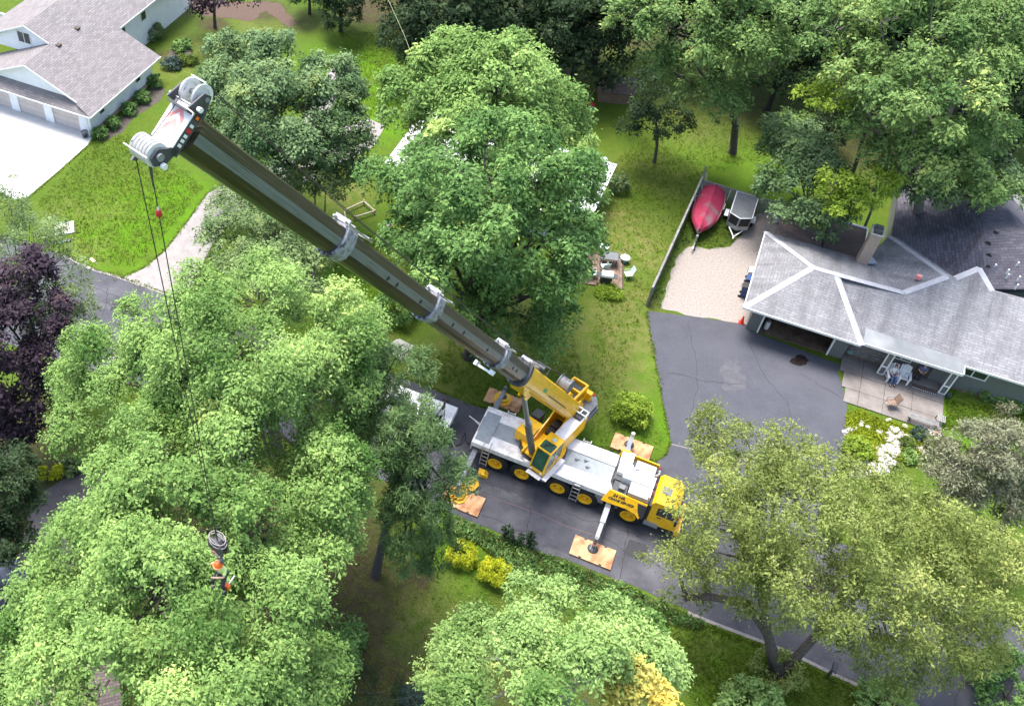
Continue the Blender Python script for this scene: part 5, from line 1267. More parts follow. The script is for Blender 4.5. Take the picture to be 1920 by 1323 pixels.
for x in (-.4, 3.4, 4.7):
    for y in (.12, 2.0): w_ = MB().lathe([(.2,-.13),(.42,-.13),(.45,0),(.42,.13),(.2,.13)], (x, y, .45), (0,1,0), 18).build('wheel', MT['rubber'], sv)
# dark silver car under the trees
cp = P(8, 1110, 0)
ca = thing('parked_car', 'silver grey car parked on the brown driveway at the left edge', 'car', (cp.x - .6, cp.y - .6, 0), math.radians(50))
mk('car_paint', (.20,.21,.25), (.17,.18,.22), 2, .28, .4, coat=.5)
MB().prism([(-2.3,.35),(-2.35,.75),(-2.2,.95),(-1.2,1.02),(1.1,1.0),(2.1,.85),(2.35,.6),(2.3,.35)], 'y', -.88, .88).build('body', MT['car_paint'], ca)
ch_ = MB(); bs = [(-1.75,.98),(-1.1,1.42),(.3,1.45),(1.15,1.0)]
ch_.add([(x, s*(.82 if z < 1.2 else .62), z) for s in (-1,1) for x, z in bs], [(0,1,2,3),(7,6,5,4),(0,4,5,1),(1,5,6,2),(2,6,7,3),(3,7,4,0)]).build('cabin', MT['glass'], ca)
MB().prism([(-1.15,1.44),(.32,1.47),(.3,1.43),(-1.1,1.40)], 'y', -.61, .61).build('roof', MT['car_paint'], ca)
for x in (-1.4, 1.4):
    for y in (-.8, .8):
        w_ = MB().lathe([(.18,-.1),(.31,-.1),(.33,0),(.31,.1),(.18,.1)], (x, y, .33), (0,1,0), 18).build('wheel', MT['rubber'], ca); MB().lathe([(0,-.08),(.2,-.09),(.2,.09),(0,.08)], (x, y, .33), (0,1,0), 14).build('rim', MT['alu'], w_)
for y in (-.65, .65): MB().box(2.2, 2.36, y-.15, y+.15, .62, .74).build('headlight', MT['white_paint'], ca)

# ------------------------------------------------------------------ yard things by the grey house
def wheelie(label, loc, rz, mat, lid):
    t = thing('wheeled_bin', label, 'bin', loc, rz, 'bins beside the garage')
    MB().add([(-.22,-.25,.08),(.22,-.25,.08),(.22,.25,.08),(-.22,.25,.08),(-.28,-.33,.98),(.28,-.33,.98),(.28,.33,.98),(-.28,.33,.98)], [(3,2,1,0),(4,5,6,7),(0,1,5,4),(1,2,6,5),(2,3,7,6),(3,0,4,7)]).build('body', mat, t)
    MB().prism([(-.32,.98),(-.32,1.03),(0,1.09),(.36,1.03),(.36,.98)], 'x', -.3, .3).build('lid', lid, t)
    for s in (-1, 1): MB().lathe([(0,-.03),(.1,-.03),(.1,.03),(0,.03)], (s*.25, .3, .1), (1,0,0), 12).build('wheel', MT['black'], t)
    MB().bar((-.2,.4,.95),(.2,.4,.95),.04).build('handle', MT['black'], t)
    return t
wheelie('white lidded bin by the garage side wall', HW(.15, 6.1), TH + 1.57, MT['white_paint'], MT['white_paint'])
wheelie('blue bin next to the white one by the garage', HW(.15, 5.2), TH + 1.57, MT['blue_plastic'], MT['blue_plastic'])
wheelie('blue bin with dark lid nearest the driveway by the garage', HW(.05, 4.3), TH + 1.5, MT['blue_plastic'], MT['black'])
t = thing('traffic_cone', 'orange red traffic cone at the corner of the garage', 'traffic cone', HW(.35, 1.55, .02), TH)
MB().box(-.18,.18,-.18,.18,0,.04).build('base', MT['red'], t); mk('cone_red', (.85,.05,.02), (.75,.04,.02), 4, .5); MB().lathe([(.14,.04),(.03,.68),(0,.69)], n=16).build('cone', MT['cone_red'], t)
for k, (x, y, lab) in enumerate(((.75, 13.55, 'white gas cylinder on the gravel nearest the boat trailer'), (1.15, 13.75, 'white gas cylinder on the gravel under the oak branches'))):
    t = thing('gas_cylinder', lab, 'gas cylinder', HW(x, y), 0, 'gas cylinders on the gravel')
    MB().lathe([(.10,0),(.13,.02),(.16,.06),(.17,.12),(.17,.3),(.13,.38),(.05,.41),(.0,.41)], n=14).build('tank', MT['white_paint'], t, smooth=True); MB().lathe([(.11,.38),(.11,.5),(.10,.5),(.10,.38)], n=12, closed=True).tube((0,0,.4),(0,0,.47),.03,.03,8).build('collar', MT['white_paint'], t)
t = thing('propane_bottle', 'pale bottle standing just inside the open garage', 'gas cylinder', HW(1.95, 1.75, .05), 0)
MB().lathe([(.14,0),(.17,.05),(.17,.55),(.12,.66),(.05,.7),(0,.7)], n=14).build('tank', MT['white_cloth'], t, smooth=True); MB().lathe([(.12,.64),(.12,.8),(.11,.8),(.11,.64)], n=12, closed=True).build('collar', MT['steel_grey'], t)
for k, (dx, dy) in enumerate(((0,0),(.3,1.2),(.55,2.4))):
    a = f0 + fd.normalized() * (10.5 + dy) + Vector((-fd.y, fd.x, 0)).normalized() * -(.4)
    lb = ['dark plank leaning low on the fence nearest the driveway', 'long grey pipe leaning on the fence behind the boat', 'pale plank leaning on the fence by the boat stern'][k]
    t = thing('leaning_board', lb, 'plank', a, fa); MB().bar((0,-.28,0),(2.2,.26,1.3 + .1*k),.12,.04).build('plank', MT['wood_grey'] if k else MT['wood_dark'], t); MB().box(.0,.06,-.34,-.2,0,.1).build('end_block', MT['wood_dark'], t)

# patio furniture
def tube_chair(label, loc, rz, seatm, framem, name='patio_chair'):
    t = thing(name, label, 'chair', loc, rz)
    for s in (-1, 1):
        MB().path([(s*.26,.25,0),(s*.26,.22,.62),(s*.26,-.2,.62)], .016).build('armrest', framem, t)
        MB().path([(s*.25,-.28,0),(s*.25,-.2,.42),(s*.24,-.38,.98)], .016).build('leg', framem, t)
    MB().box(-.25,.25,-.22,.25,.40,.43).build('seat', seatm, t)
    MB().bar((0,-.22,.44),(0,-.38,.96),.48,.025,(0,1,0)).build('backrest', seatm, t)
    return t
tube_chair('brown mesh patio chair at the edge of the concrete patio', HW(10.15, -1.75, .085), TH + math.radians(120), MT['wood_brown'], MT['wood_dark'])
b_o = HW(11.15, -2.35, .085)
t = thing('park_bench', 'grey slatted bench along the front edge of the patio', 'bench', b_o, TH)
for i in range(4): MB().box(0, 1.75, -.2 + i*.11, -.12 + i*.11, .40, .43).build('seat_slat', MT['wood_grey'], t)
for x in (.1, 1.6):
    MB().box(x, x+.06, -.2, -.14, 0, .40).build('leg', MT['dark_grey'], t); MB().box(x, x+.06, .16, .22, 0, .40).build('leg', MT['dark_grey'], t)
    MB().box(x, x+.06, -.2, .22, .36, .40).build('crossbar', MT['dark_grey'], t)
t = thing('slatted_table', 'small slatted table at the corner of the patio', 'table', HW(13.0, -1.75, .085), TH)
for i in range(5): MB().box(-.22 + i*.1, -.15 + i*.1, -.3, .3, .38, .41).build('slat', MT['wood_grey'], t)
for s in (-1, 1): MB().bar((s*.2,-.26,0),(s*.2,-.26,.38),.04).build('leg', MT['dark_grey'], t); MB().bar((s*.2,.26,0),(s*.2,.26,.38),.04).build('leg', MT['dark_grey'], t)
t = thing('door_mat_rug', 'dark rug with black and white dashed borders on the porch step', 'rug', HW(11.3, .5, .09), TH)
MB().box(0, 1.5, 0, 1.1, 0, .012).build('field', MT['wood_dark'], t)
for y in (.05, .75):
    for i in range(12): MB().box(.03 + i*.123, .09 + i*.123, y, y + .07, .0125, .018).build('dash', MT['white_cloth'], t)
t = thing('watering_can', 'dark can standing beside the right porch post', 'can', HW(13.45, .75, .085), 0)
MB().lathe([(.12,0),(.13,.25),(.11,.27),(0,.27)], n=12).build('body', MT['dark_grey'], t); MB().path([(-.1,0,.25),(0,0,.42),(.1,0,.25)], .015).build('handle', MT['steel_grey'], t)
t = thing('hose_coil', 'green garden hose coiled against the garage corner', 'hose', HW(7.25, 1.45, .09), 0)
for k in range(4): MB().path([(.2*math.cos(a), .12*math.sin(a), .3+.2*math.sin(a*.5)+.02*k) for a in np.linspace(0, 2*math.pi, 14)], .018).build('loop', MT['teal'], t)

# rock garden
rk = thing('rock_garden', 'pile of pale rocks running through the garden below the patio', 'rock garden', P(1660, 850), 0)
base_rock = []
for v in range(4):
    bm = bmesh.new(); bmesh.ops.create_icosphere(bm, subdivisions=2, radius=1)
    rg = random.Random(v)
    for q in bm.verts: q.co *= rg.uniform(.72, 1.1); q.co.z *= .62
    me = bpy.data.meshes.new('rock'); bm.to_mesh(me); bm.free(); me.materials.append(MT['rock']); base_rock.append(me)
rgk = random.Random(3); ro = P(1660, 850)
def rock(px, py, r):
    o = bpy.data.objects.new('rock', rgk.choice(base_rock)); scene.collection.objects.link(o); o.parent = rk
    q = P(px, py, 0); o.location = q - ro + Vector((0, 0, r * .3)); o.scale = (r * rgk.uniform(.8,1.3), r * rgk.uniform(.8,1.3), r * rgk.uniform(.8,1.2)); o.rotation_euler = (rgk.uniform(-.3,.3), rgk.uniform(-.3,.3), rgk.uniform(0,6))
for i in range(95):
    t_ = rgk.random(); cx_ = 1668 + 10*math.sin(t_*5) - 25*t_*t_; cy_ = 806 + t_*85
    rock(cx_ + rgk.gauss(0, 11 + 8*t_), cy_ + rgk.gauss(0, 4), rgk.uniform(.10, .28))
for i in range(26):
    t_ = i/25; rock(1690 + 70*t_ + rgk.gauss(0,3), 822 + 46*t_ + rgk.gauss(0,2), rgk.uniform(.1,.2))
for (x, y) in ((1584,812),(1592,807),(1603,803),(1614,798),(1616,792),(1626,801),(1665,788),(1696,800),(1626,846),(1640,870),(1655,880)): rock(x, y, rgk.uniform(.14,.24))
q = P(1738, 838)
t = thing('gazing_ball', 'blue gazing ball in the rock garden', 'garden ornament', q, 0)
MB().ball((0,0,.45), .19, 16, 10).build('ball', MT['pond_blue'], t, smooth=True); MB().lathe([(.16,0),(.08,.08),(.06,.24),(.1,.28)], n=12).build('stand', MT['rock'], t)
q = P(1746, 826)
t = thing('birdbath', 'terracotta and white shell birdbath behind the blue gazing ball', 'garden ornament', q, .5)
MB().lathe([(.16,0),(.1,.05),(.07,.4),(.12,.48),(.30,.58),(.33,.62),(.27,.60),(0,.52)], n=16).build('bowl', MT['white_cloth'], t); MB().ball((.08,.05,.72), (.18,.12,.12), 10, 7).build('shell', MT['pale_red'], t)

# little deck with table, grill, chairs, pots
do = P(1080 + 245*140/1158, 440 + 780*160/1323, 0); 
dkk = thing('ground_deck', 'low brown plank deck with patio furniture beside the ash tree', 'deck', P(1108, 533), math.radians(-12))
e1 = P(1148, 539) - P(1108, 533); 
for i in range(14): MB().box(-.9 + i*.22, -.9 + i*.22 + .205, -.1, 3.2, .0, .10 + .004*(i % 3)).build('plank', MT['wood_brown'], dkk)
MB().box(-.95, 2.2, 3.2, 3.28, 0, .15).box(2.19, 2.24, -.1, 3.2, 0, .12).build('edge_board', MT['wood_dark'], dkk)
tq = P(1138, 489, .1)
t = thing('patio_table', 'dark glass topped patio table on the plank deck', 'table', tq + Vector((0,-.2,0)), math.radians(-12))
MB().box(-.62,.62,-.42,.42,.68,.71).build('table_top', MT['mid_grey'], t)
MB().box(-.66,.66,-.46,-.42,.67,.72).box(-.66,.66,.42,.46,.67,.72).box(-.66,-.62,-.42,.42,.67,.72).box(.62,.66,-.42,.42,.67,.72).build('rim', MT['dark_grey'], t)
for sx in (-.55,.55):
    for sy in (-.36,.36): MB().bar((sx,sy,0),(sx,sy,.68),.04).build('leg', MT['dark_grey'], t)
tube_chair('pale mint patio chair standing on the lawn right of the deck', P(1176, 521), math.radians(100), MT['mint'], MT['mint'])
tube_chair('pale mint patio chair between the table and the grill', P(1132, 507, .1), math.radians(10), MT['mint'], MT['mint'])
tube_chair('pale mint patio chair at the left edge of the deck under the tree', P(1112, 519, .1), math.radians(-80), MT['mint'], MT['mint'])
t = thing('gas_grill', 'black gas grill with a white lid on the plank deck', 'grill', P(1134, 531, .1), math.radians(-12))
MB().box(-.38,.38,-.26,.26,.12,.78).build('cart', MT['black'], t); MB().prism([(-.28,.79),(-.28,.98),(-.1,1.13),(.12,1.13),(.28,.98),(.28,.79)], 'x', -.4, .4).build('lid', MT['white_paint'], t)
for s in (-1, 1): MB().box(.41 if s > 0 else -.75, .75 if s > 0 else -.41, -.24, .22, .76, .80).build('side_shelf', MT['dark_grey'], t)
MB().bar((-.3,-.33,.9),(.3,-.33,.9),.03).build('handle', MT['steel_grey'], t)
for s in (-1, 1): MB().lathe([(0,-.03),(.09,-.03),(.09,.03),(0,.03)], (s*.36,.2,.09), (1,0,0), 10).build('wheel', MT['black'], t)
for (px, py, lab) in ((1170,491,'teal flower pot with pale rim on the right corner of the deck'), (1131,470,'teal flower pot with pale rim at the back of the deck')):
    t = thing('flower_pot', lab, 'flower pot', P(px, py), 0, 'teal flower pots on the deck')
    MB().lathe([(.0,0),(.20,0),(.27,.38),(.34,.40),(.34,.46),(.28,.46),(.25,.36),(0,.36)], n=20).build('pot', MT['teal'], t, smooth=True); MB().lathe([(.345,.40),(.345,.465),(.275,.47),(.275,.46)], n=20).build('rim', MT['mint'], t)
# red lidded cooler by the shed
t = thing('drink_cooler', 'pale cooler bucket with a red lid on the lawn by the shed', 'cooler', P(1108, 205), 0)
MB().lathe([(.0,0),(.2,0),(.24,.42),(0,.42)], n=14).build('body', MT['mint'], t); MB().lathe([(.26,.42),(.26,.5),(.16,.58),(.1,.66),(0,.68)], n=14).build('lid', MT['red'], t)
# utility pad
uq = P(121, 429)
t = thing('utility_pad', 'square concrete pad with a round cover in the lawn', 'utility pad', uq, math.radians(12))
MB().box(-.72,.72,-.68,.68,0,.07).build('slab', MT['white_concrete'], t); MB().box(-.72,.72,.62,.68,.07,.11).box(.66,.72,-.68,.62,.07,.11).box(-.72,-.66,-.68,.62,.07,.11).box(-.66,.66,-.68,-.62,.07,.11).build('rim', MT['white_concrete'], t); MB().lathe([(.34,.07),(.34,.085),(.3,.09),(0,.095)], n=24).build('cover', MT['gravel'], t)
t = thing('yard_tool', 'dark garden tool with green handle lying below the utility pad', 'garden tool', P(118, 455), .35)
MB().path([(-.55,0,.08),(.1,0,.1),(.25,0,.12)], .05, 8).build('handle', MT['teal'], t); MB().prism([(.2,-.12),(.55,-.1),(.72,0),(.55,.1),(.2,.12)], 'z', .04, .16).build('blade', MT['black'], t)
t = thing('yard_flag', 'small pale yellow marker lying on the lawn near the road', 'marker', P(173, 488), .8)
MB().prism([(-.12,-.28),(.1,-.3),(.14,.2),(.02,.3),(-.1,.15)], 'z', .02, .07).build('sheet', MT['hivis'], t); MB().bar((0,-.3,.03),(0,-.6,.02),.02).build('stake', MT['steel_grey'], t)
for (px, py, lab) in ((1550,1268,'black mailbox on a double post by the kerb under the locust'), (1237,1130,'dark newspaper box on a post by the kerb near the round leaf trees')):
    t = thing('mailbox', lab, 'mailbox', P(px, py), math.radians(60), 'mailboxes by the kerb')
    MB().prism([(-.11,1.0),(.11,1.0),(.11,1.13),(.06,1.21),(-.06,1.21),(-.11,1.13)], 'x', -.28, .28).build('box', MT['dark_grey'], t); MB().bar((-.12,0,0),(-.12,0,1.0),.06).build('post', MT['black'], t); MB().bar((.12,0,0),(.12,0,1.0),.06).build('post', MT['black'], t); MB().box(-.29,-.282,-.06,.06,1.02,1.16).build('door', MT['alu'], t)
# old rail frame by the boom
t = thing('rail_frame', 'weathered pale wooden garden rails on the lawn right of the boom collar', 'fence', P(645, 400), math.radians(35))
for a, c in (((0,0,.3),(1.9,0,.3)), ((.2,-1.1,.3),(1.9,-1.4,.3)), ((0,0,.3),(-.5,-1.0,.1)), ((1.9,0,.3),(1.9,-1.4,.3))): MB().bar(a, c, .10, .08).build('rail', MT['wood_pale'], t)
for a in ((0,0),(1.9,0),(1.9,-1.4),(.2,-1.1)): MB().bar((*a,0),(*a,.42),.1).build('post', MT['wood_pale'], t)
# two dark stakes near the yellow shrubs
for (px, py, lab) in ((852,1165,'tall dark stake standing beside the bare soil patch'), (880,1162,'short dark stake right of the taller one')):
    t = thing('garden_stake', lab, 'stake', P(px, py), 0, 'dark garden stakes'); h = 1.15 if px < 860 else .7
    MB().bar((0,0,0),(0,0,h),.07).build('post', MT['black'], t); MB().bar((0,0,h),(0,0,h+.05),.09).build('cap', MT['dark_grey'], t)
# steps of the front walk
t = thing('garden_step', 'pale concrete steps beside the pine above the service truck', 'steps', P(752, 662), math.radians(40))
for k in range(2): MB().box(-.55, .55, -.2 + k*.6, .38 + k*.6, 0, .12 + .12*k).build('step', MT['concrete'], t)
# two light cables
def cable(label, pts, r, mat):
    m = MB().path(pts, r, 5).build('cable', mat); tag(m, label, 'cable'); return m
mk('vine', (.36,.38,.22), (.22,.26,.12), 6, .8)
cable('pale green cable running down into the top of the ash tree', [P(700, -90, 11.5), P(728, 0, 11), P(757, 64, 10.5), P(782, 128, 10)], .014, MT['vine'])
cable('thin yellow rope slanting down to the ash tree from the shed', [P(1127, 152, 2.3), P(1100, 190, 2.2), P(1072, 224, 2.4), P(1040, 262, 3)], .018, MT['vine'])
t = thing('planter_pot', 'small dark planter by the garage pier of the white house', 'flower pot', P(160, 257), 0)
MB().lathe([(0,0),(.2,0),(.26,.5),(.3,.52),(.3,.56),(.24,.56),(.22,.45),(0,.45)], n=14).build('pot', MT['dark_grey'], t); MB().lathe([(.31,.5),(.31,.565),(.25,.565)], n=14).build('rim', MT['mid_grey'], t)
# ------------------------------------------------------------------ foliage
MT['leaf_ash'] = leaf_mat('leaf_ash', (0.052, 0.125, 0.022), (0.275, 0.415, 0.118), 0.26, tip=(0.43, 0.51, 0.15))
MT['leaf_ash2'] = leaf_mat('leaf_ash2', (0.036, 0.098, 0.022), (0.185, 0.32, 0.09), 0.24, tip=(0.33, 0.44, 0.12))
MT['leaf_maple'] = leaf_mat('leaf_maple', (0.08, 0.165, 0.034), (0.34, 0.48, 0.155), 0.26, tip=(0.48, 0.55, 0.17))
MT['leaf_locust'] = leaf_mat('leaf_locust', (0.075, 0.11, 0.02), (0.28, 0.335, 0.095), 0.28, tip=(0.4, 0.4, 0.12))
MT['leaf_oak'] = leaf_mat('leaf_oak', (0.038, 0.085, 0.028), (0.185, 0.275, 0.118), 0.2)
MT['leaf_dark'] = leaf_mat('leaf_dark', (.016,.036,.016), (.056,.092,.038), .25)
MT['leaf_back'] = leaf_mat('leaf_back', (0.028, 0.08, 0.018), (0.205, 0.31, 0.092), 0.22, tip=(0.37, 0.43, 0.12))
MT['leaf_pine'] = leaf_mat('leaf_pine', (0.034, 0.075, 0.022), (0.15, 0.235, 0.085), 0.12)
MT['leaf_brownpine'] = leaf_mat('leaf_brownpine', (0.115, 0.11, 0.062), (0.31, 0.33, 0.2), 0.2, tip=(0.42, 0.36, 0.24))
MT['leaf_grey'] = leaf_mat('leaf_grey', (0.058, 0.108, 0.034), (0.225, 0.305, 0.118), 0.22)
MT['leaf_purple'] = leaf_mat('leaf_purple', (0.013, 0.008, 0.013), (0.06, 0.04, 0.055), 0.1)
MT['leaf_lime'] = leaf_mat('leaf_lime', (0.13, 0.215, 0.02), (0.33, 0.45, 0.06), 0.3)
MT['leaf_yellow'] = leaf_mat('leaf_yellow', (0.26, 0.27, 0.05), (0.56, 0.5, 0.13), 0.3)
MT['leaf_gold'] = leaf_mat('leaf_gold', (0.27, 0.31, 0.012), (0.57, 0.61, 0.04), 0.3)
MT['leaf_blue'] = leaf_mat('leaf_blue', (.020,.040,.035), (.065,.105,.085), .15)
MT['leaf_turf'] = leaf_mat('leaf_turf', (.070,.125,.010), (.150,.215,.025), .3)
MT['leaf_grass2'] = leaf_mat('leaf_grass2', (.15,.20,.01), (.36,.42,.03), .3)
MT['leaf_grass'] = leaf_mat('leaf_grass', (.060,.100,.018), (.150,.215,.045), .35)

CROWN = .84
def ell(px, py, z, rpx, sq=.85, tint=0.0):
    c = P(px, py, z); r = rpx * depth_at(c) / FOC * CROWN
    return (np.array(c), np.array([r, r, r * sq]), tint)
def unit(a): return a / (np.linalg.norm(a, axis=-1, keepdims=True) + 1e-9)
def crown_clusters(ells, clump_r, cl_r, rg, dens=1.0, k2=2.2, bottom=-.45, fuzz=.25):
    """leaf-cluster centres, outward directions and tints: big masses > clumps > clusters"""
    CP_, CD, CT = [], [], []
    for c, R, ti in ells:
        Rm = R.mean(); n = max(6, int(dens * 4.2 * (Rm / clump_r) ** 2))
        d = unit(rg.normal(size=(n, 3))); d = d[d[:, 2] > bottom]
        cc = c + d * R * rg.uniform(1 - fuzz * 1.2, 1 + fuzz * .8, (len(d), 1))
        keep = np.ones(len(cc), bool)
        for c2, R2, _ in ells:
            if c2 is c: continue
            keep &= (((cc - c2) / R2) ** 2).sum(1) > .55
        cc, d = cc[keep], d[keep]
        CP_.append(cc); CD.append(d); CT.append(np.clip(rg.normal(.46 + ti, .17, len(cc)), .02, 1.1))
    cc = np.concatenate(CP_); cd = np.concatenate(CD); ct = np.concatenate(CT)
    cr = clump_r * rg.uniform(.65, 1.3, len(cc))
    m = np.maximum(3, (k2 * (cr / cl_r) ** 2).astype(int))
    idx = np.repeat(np.arange(len(cc)), m)
    d2 = unit(rg.normal(size=(len(idx), 3)) + .85 * cd[idx] + np.array([0, 0, .75]))
    sq = np.array([1, 1, .8])
    pc = cc[idx] + d2 * sq * (cr[idx] * np.where(rg.random(len(idx)) < .8, rg.uniform(.78, 1.06, len(idx)), rg.uniform(.2, .8, len(idx))))[:, None]
    return pc, d2, ct[idx] + rg.normal(0, .11, len(idx)), cc, cr
def leaves_mesh(name, pc, d2, tint, cl_r, per, size, rg, ratio=.5, up=.55, rand=.55, droop=.25, fold=.15):
    n = len(pc) * per; idx = np.repeat(np.arange(len(pc)), per)
    off = rg.normal(size=(n, 3)) * cl_r * .55
    p = pc[idx] + off
    nr = unit(d2[idx] * .55 + np.array([0, 0, up]) + rg.normal(size=(n, 3)) * rand)
    t = unit(unit(off) * .8 + d2[idx] * .4 + rg.normal(size=(n, 3)) * .5 - np.array([0, 0, droop])); t = unit(t - nr * (t * nr).sum(1, keepdims=True))
    b = np.cross(nr, t); L = size * np.clip(np.exp(rg.normal(-.05, .33, (n, 1))), .45, 2.0); W = L * ratio * rg.uniform(.75, 1.25, (n, 1))
    q = np.empty((n, 4, 3)); q[:, 0] = p - t * L * .5; q[:, 2] = p + t * L * .5 - nr * L * .12
    q[:, 1] = p + b * W * .5 + nr * W * fold; q[:, 3] = p - b * W * .5 + nr * W * fold
    me = quad_mesh(name, q.reshape(-1, 3), np.arange(n * 4).reshape(-1, 4))
    tv = np.clip(tint[idx] + rg.normal(0, .09, n), 0, 1).astype(np.float32)
    a = me.attributes.new('tint', 'FLOAT', 'POINT'); a.data.foreach_set('value', np.repeat(tv, 4))
    return me
TREES = {}
def tree(name, label, cat, ells, mat, base=None, bark='bark', clump=.9, cl=.3, per=12, leaf=.2, dens=1.0, k2=2.2, seed=1, group='garden trees', trunk_r=None, trunks=None,
         ratio=.5, up=.7, rand=.45, droop=.25, fuzz=.25, bottom=-.45, limb_vis=1.0, grow=1.06):
    ells = [(c, R * grow, t_) for c, R, t_ in ells]
    rg = np.random.default_rng(seed)
    cen = np.mean([e[0] for e in ells], axis=0); top = max(e[0][2] + e[1][2] for e in ells)
    if base is None: base = Vector((cen[0], cen[1], 0))
    root = thing(name, label, cat, base, 0, group)
    bo = np.array([base.x, base.y, 0])
    E_ = [(c - bo, R, t) for c, R, t in ells]
    pc, d2, tint, cc, cr = crown_clusters(E_, clump, cl, rg, dens, k2, bottom, fuzz)
    me = leaves_mesh('crown', pc, d2, tint, cl, per, leaf, rg, ratio, up, rand, droop)
    me.materials.append(MT[mat]); co = bpy.data.objects.new('crown', me); scene.collection.objects.link(co); co.parent = root
    # trunk with limbs to every mass, then branches to the clumps
    r0 = trunk_r or max(.12, .018 * top + .02)
    m = MB(); ci = cen - bo
    fork = Vector((ci[0] * .35, ci[1] * .35, max(1.2, min(e[0][2] - e[1][2] for e in E_) + .3)))
    if trunks is None:
        m.path([(0,0,-.1), (.02,.0,.3), Vector((ci[0]*.1, ci[1]*.1, fork.z*.5)), fork], [r0*1.45, r0*1.05, r0*.9, r0*.8], 10)
        starts = [fork]
    else:
        starts = []
        for q in trunks:
            m.path([(0,0,-.1)] + [tuple(Vector(p_) - base) for p_ in q], [r0*1.3] + [r0*(.95 - .35*i/len(q)) for i in range(len(q))], 10); starts.append(Vector(q[-1]) - base)
    for c, R, _ in E_:
        c = Vector(c); s = min(starts, key=lambda a: (a - c).length); mid = s.lerp(c, .5) + Vector((0, 0, -.12 * (c - s).length * .3)) + Vector(rg.normal(size=3)) * .25
        rr = r0 * .5
        m.path([s - Vector((0,0,.2)), mid, c], [rr, rr*.65, rr*.2], 7)
    order = rg.permutation(len(cc))[:int(min(len(cc), 110) * limb_vis)]
    for i in order:
        c = Vector(cc[i]); e = min(E_, key=lambda q: np.linalg.norm(cc[i] - q[0])); s = Vector(e[0]) * .8 + c * .2
        mid = s.lerp(c, .55) + Vector(rg.normal(size=3)) * .15 - Vector((0, 0, .1))
        m.path([s, mid, c], [r0*.13, r0*.08, r0*.03], 5)
    m.build('trunk', MT[bark], root, smooth=True)
    TREES[name] = root
    return root

# A: upper of the two big ash trees at left
tree('ash_tree', 'tall light green ash tree whose crown hides the road behind the crane ropes', 'tree',
     [ell(485,572,17,78), ell(580,645,16,100), ell(335,610,15,105), ell(255,690,13,95), ell(430,690,17.5,115), ell(560,735,15,105), ell(182,712,10,62), ell(635,680,14,55), ell(330,770,14.5,100), ell(168,792,9,60), ell(480,800,14,95), ell(600,800,11,70), ell(385,655,15.5,75), ell(400,745,15.5,85), ell(510,660,16,70), ell(505,855,12,66), ell(570,850,10.5,55), ell(420,820,13.5,70)],
     'leaf_ash', P(520, 850), clump=1.3, cl=.28, per=19, leaf=.145, seed=11, grow=1.06, dens=1.35, k2=3.5, fuzz=.30, group='ash trees')
# B: the nearest ash, where the climber works
tree('ash_tree', 'huge light green ash tree at lower left with the climber in its top', 'tree',
     [ell(320,885,16,115), ell(470,880,16,110), ell(575,925,14,90), ell(228,985,14,96), ell(330,1010,17,120), ell(500,1010,15.5,85), ell(185,1105,13.5,96), ell(295,1140,17,125), ell(480,1150,16,95), ell(555,1075,14,75),
      ell(105,1212,11.5,84), ell(215,1255,15,125), ell(395,1270,16,125), ell(530,1225,14,90), ell(575,1305,12,70), ell(70,1322,10,84), ell(630,955,12,50), ell(410,950,15.5,85), ell(145,1035,12,58), ell(100,1120,11.5,62), ell(45,1215,10.5,52), ell(270,1070,16,80), ell(400,1150,15.5,75), ell(330,1230,15.5,80)],
     'leaf_ash', P(330, 1190), clump=1.25, cl=.27, per=19, leaf=.142, seed=5, grow=1.08, dens=1.4, k2=3.5, fuzz=.30, group='ash trees')
# C: maple at the bottom centre
tree('maple_tree', 'pale green maple tree at the bottom centre below the yellow shrubs', 'tree',
     [ell(1010,1140,13,52), ell(905,1225,12,62), ell(975,1260,15,90), ell(1085,1185,14,75), ell(1160,1195,13.5,70), ell(1205,1240,12,46), ell(1085,1290,16.5,105), ell(1195,1320,14,85), ell(840,1235,9,42), ell(900,1320,13,80)],
     'leaf_maple', P(1050, 1330), 'bark_pale', clump=.95, cl=.24, per=19, leaf=.14, seed=8, dens=1.05, k2=3.5, fuzz=.30, grow=.98, group='maple trees')
tree('maple_tree', 'small maple with yellow and orange turning leaves at the bottom edge', 'tree',
     [ell(1178,1270,15.6,15, tint=.1), ell(1200,1290,15.2,15), ell(1165,1292,15.4,12), ell(1240,1300,15,11, tint=.4)], 'leaf_yellow', None, clump=.6, cl=.22, per=12, leaf=.18, seed=18, group='maple trees', trunk_r=.12)
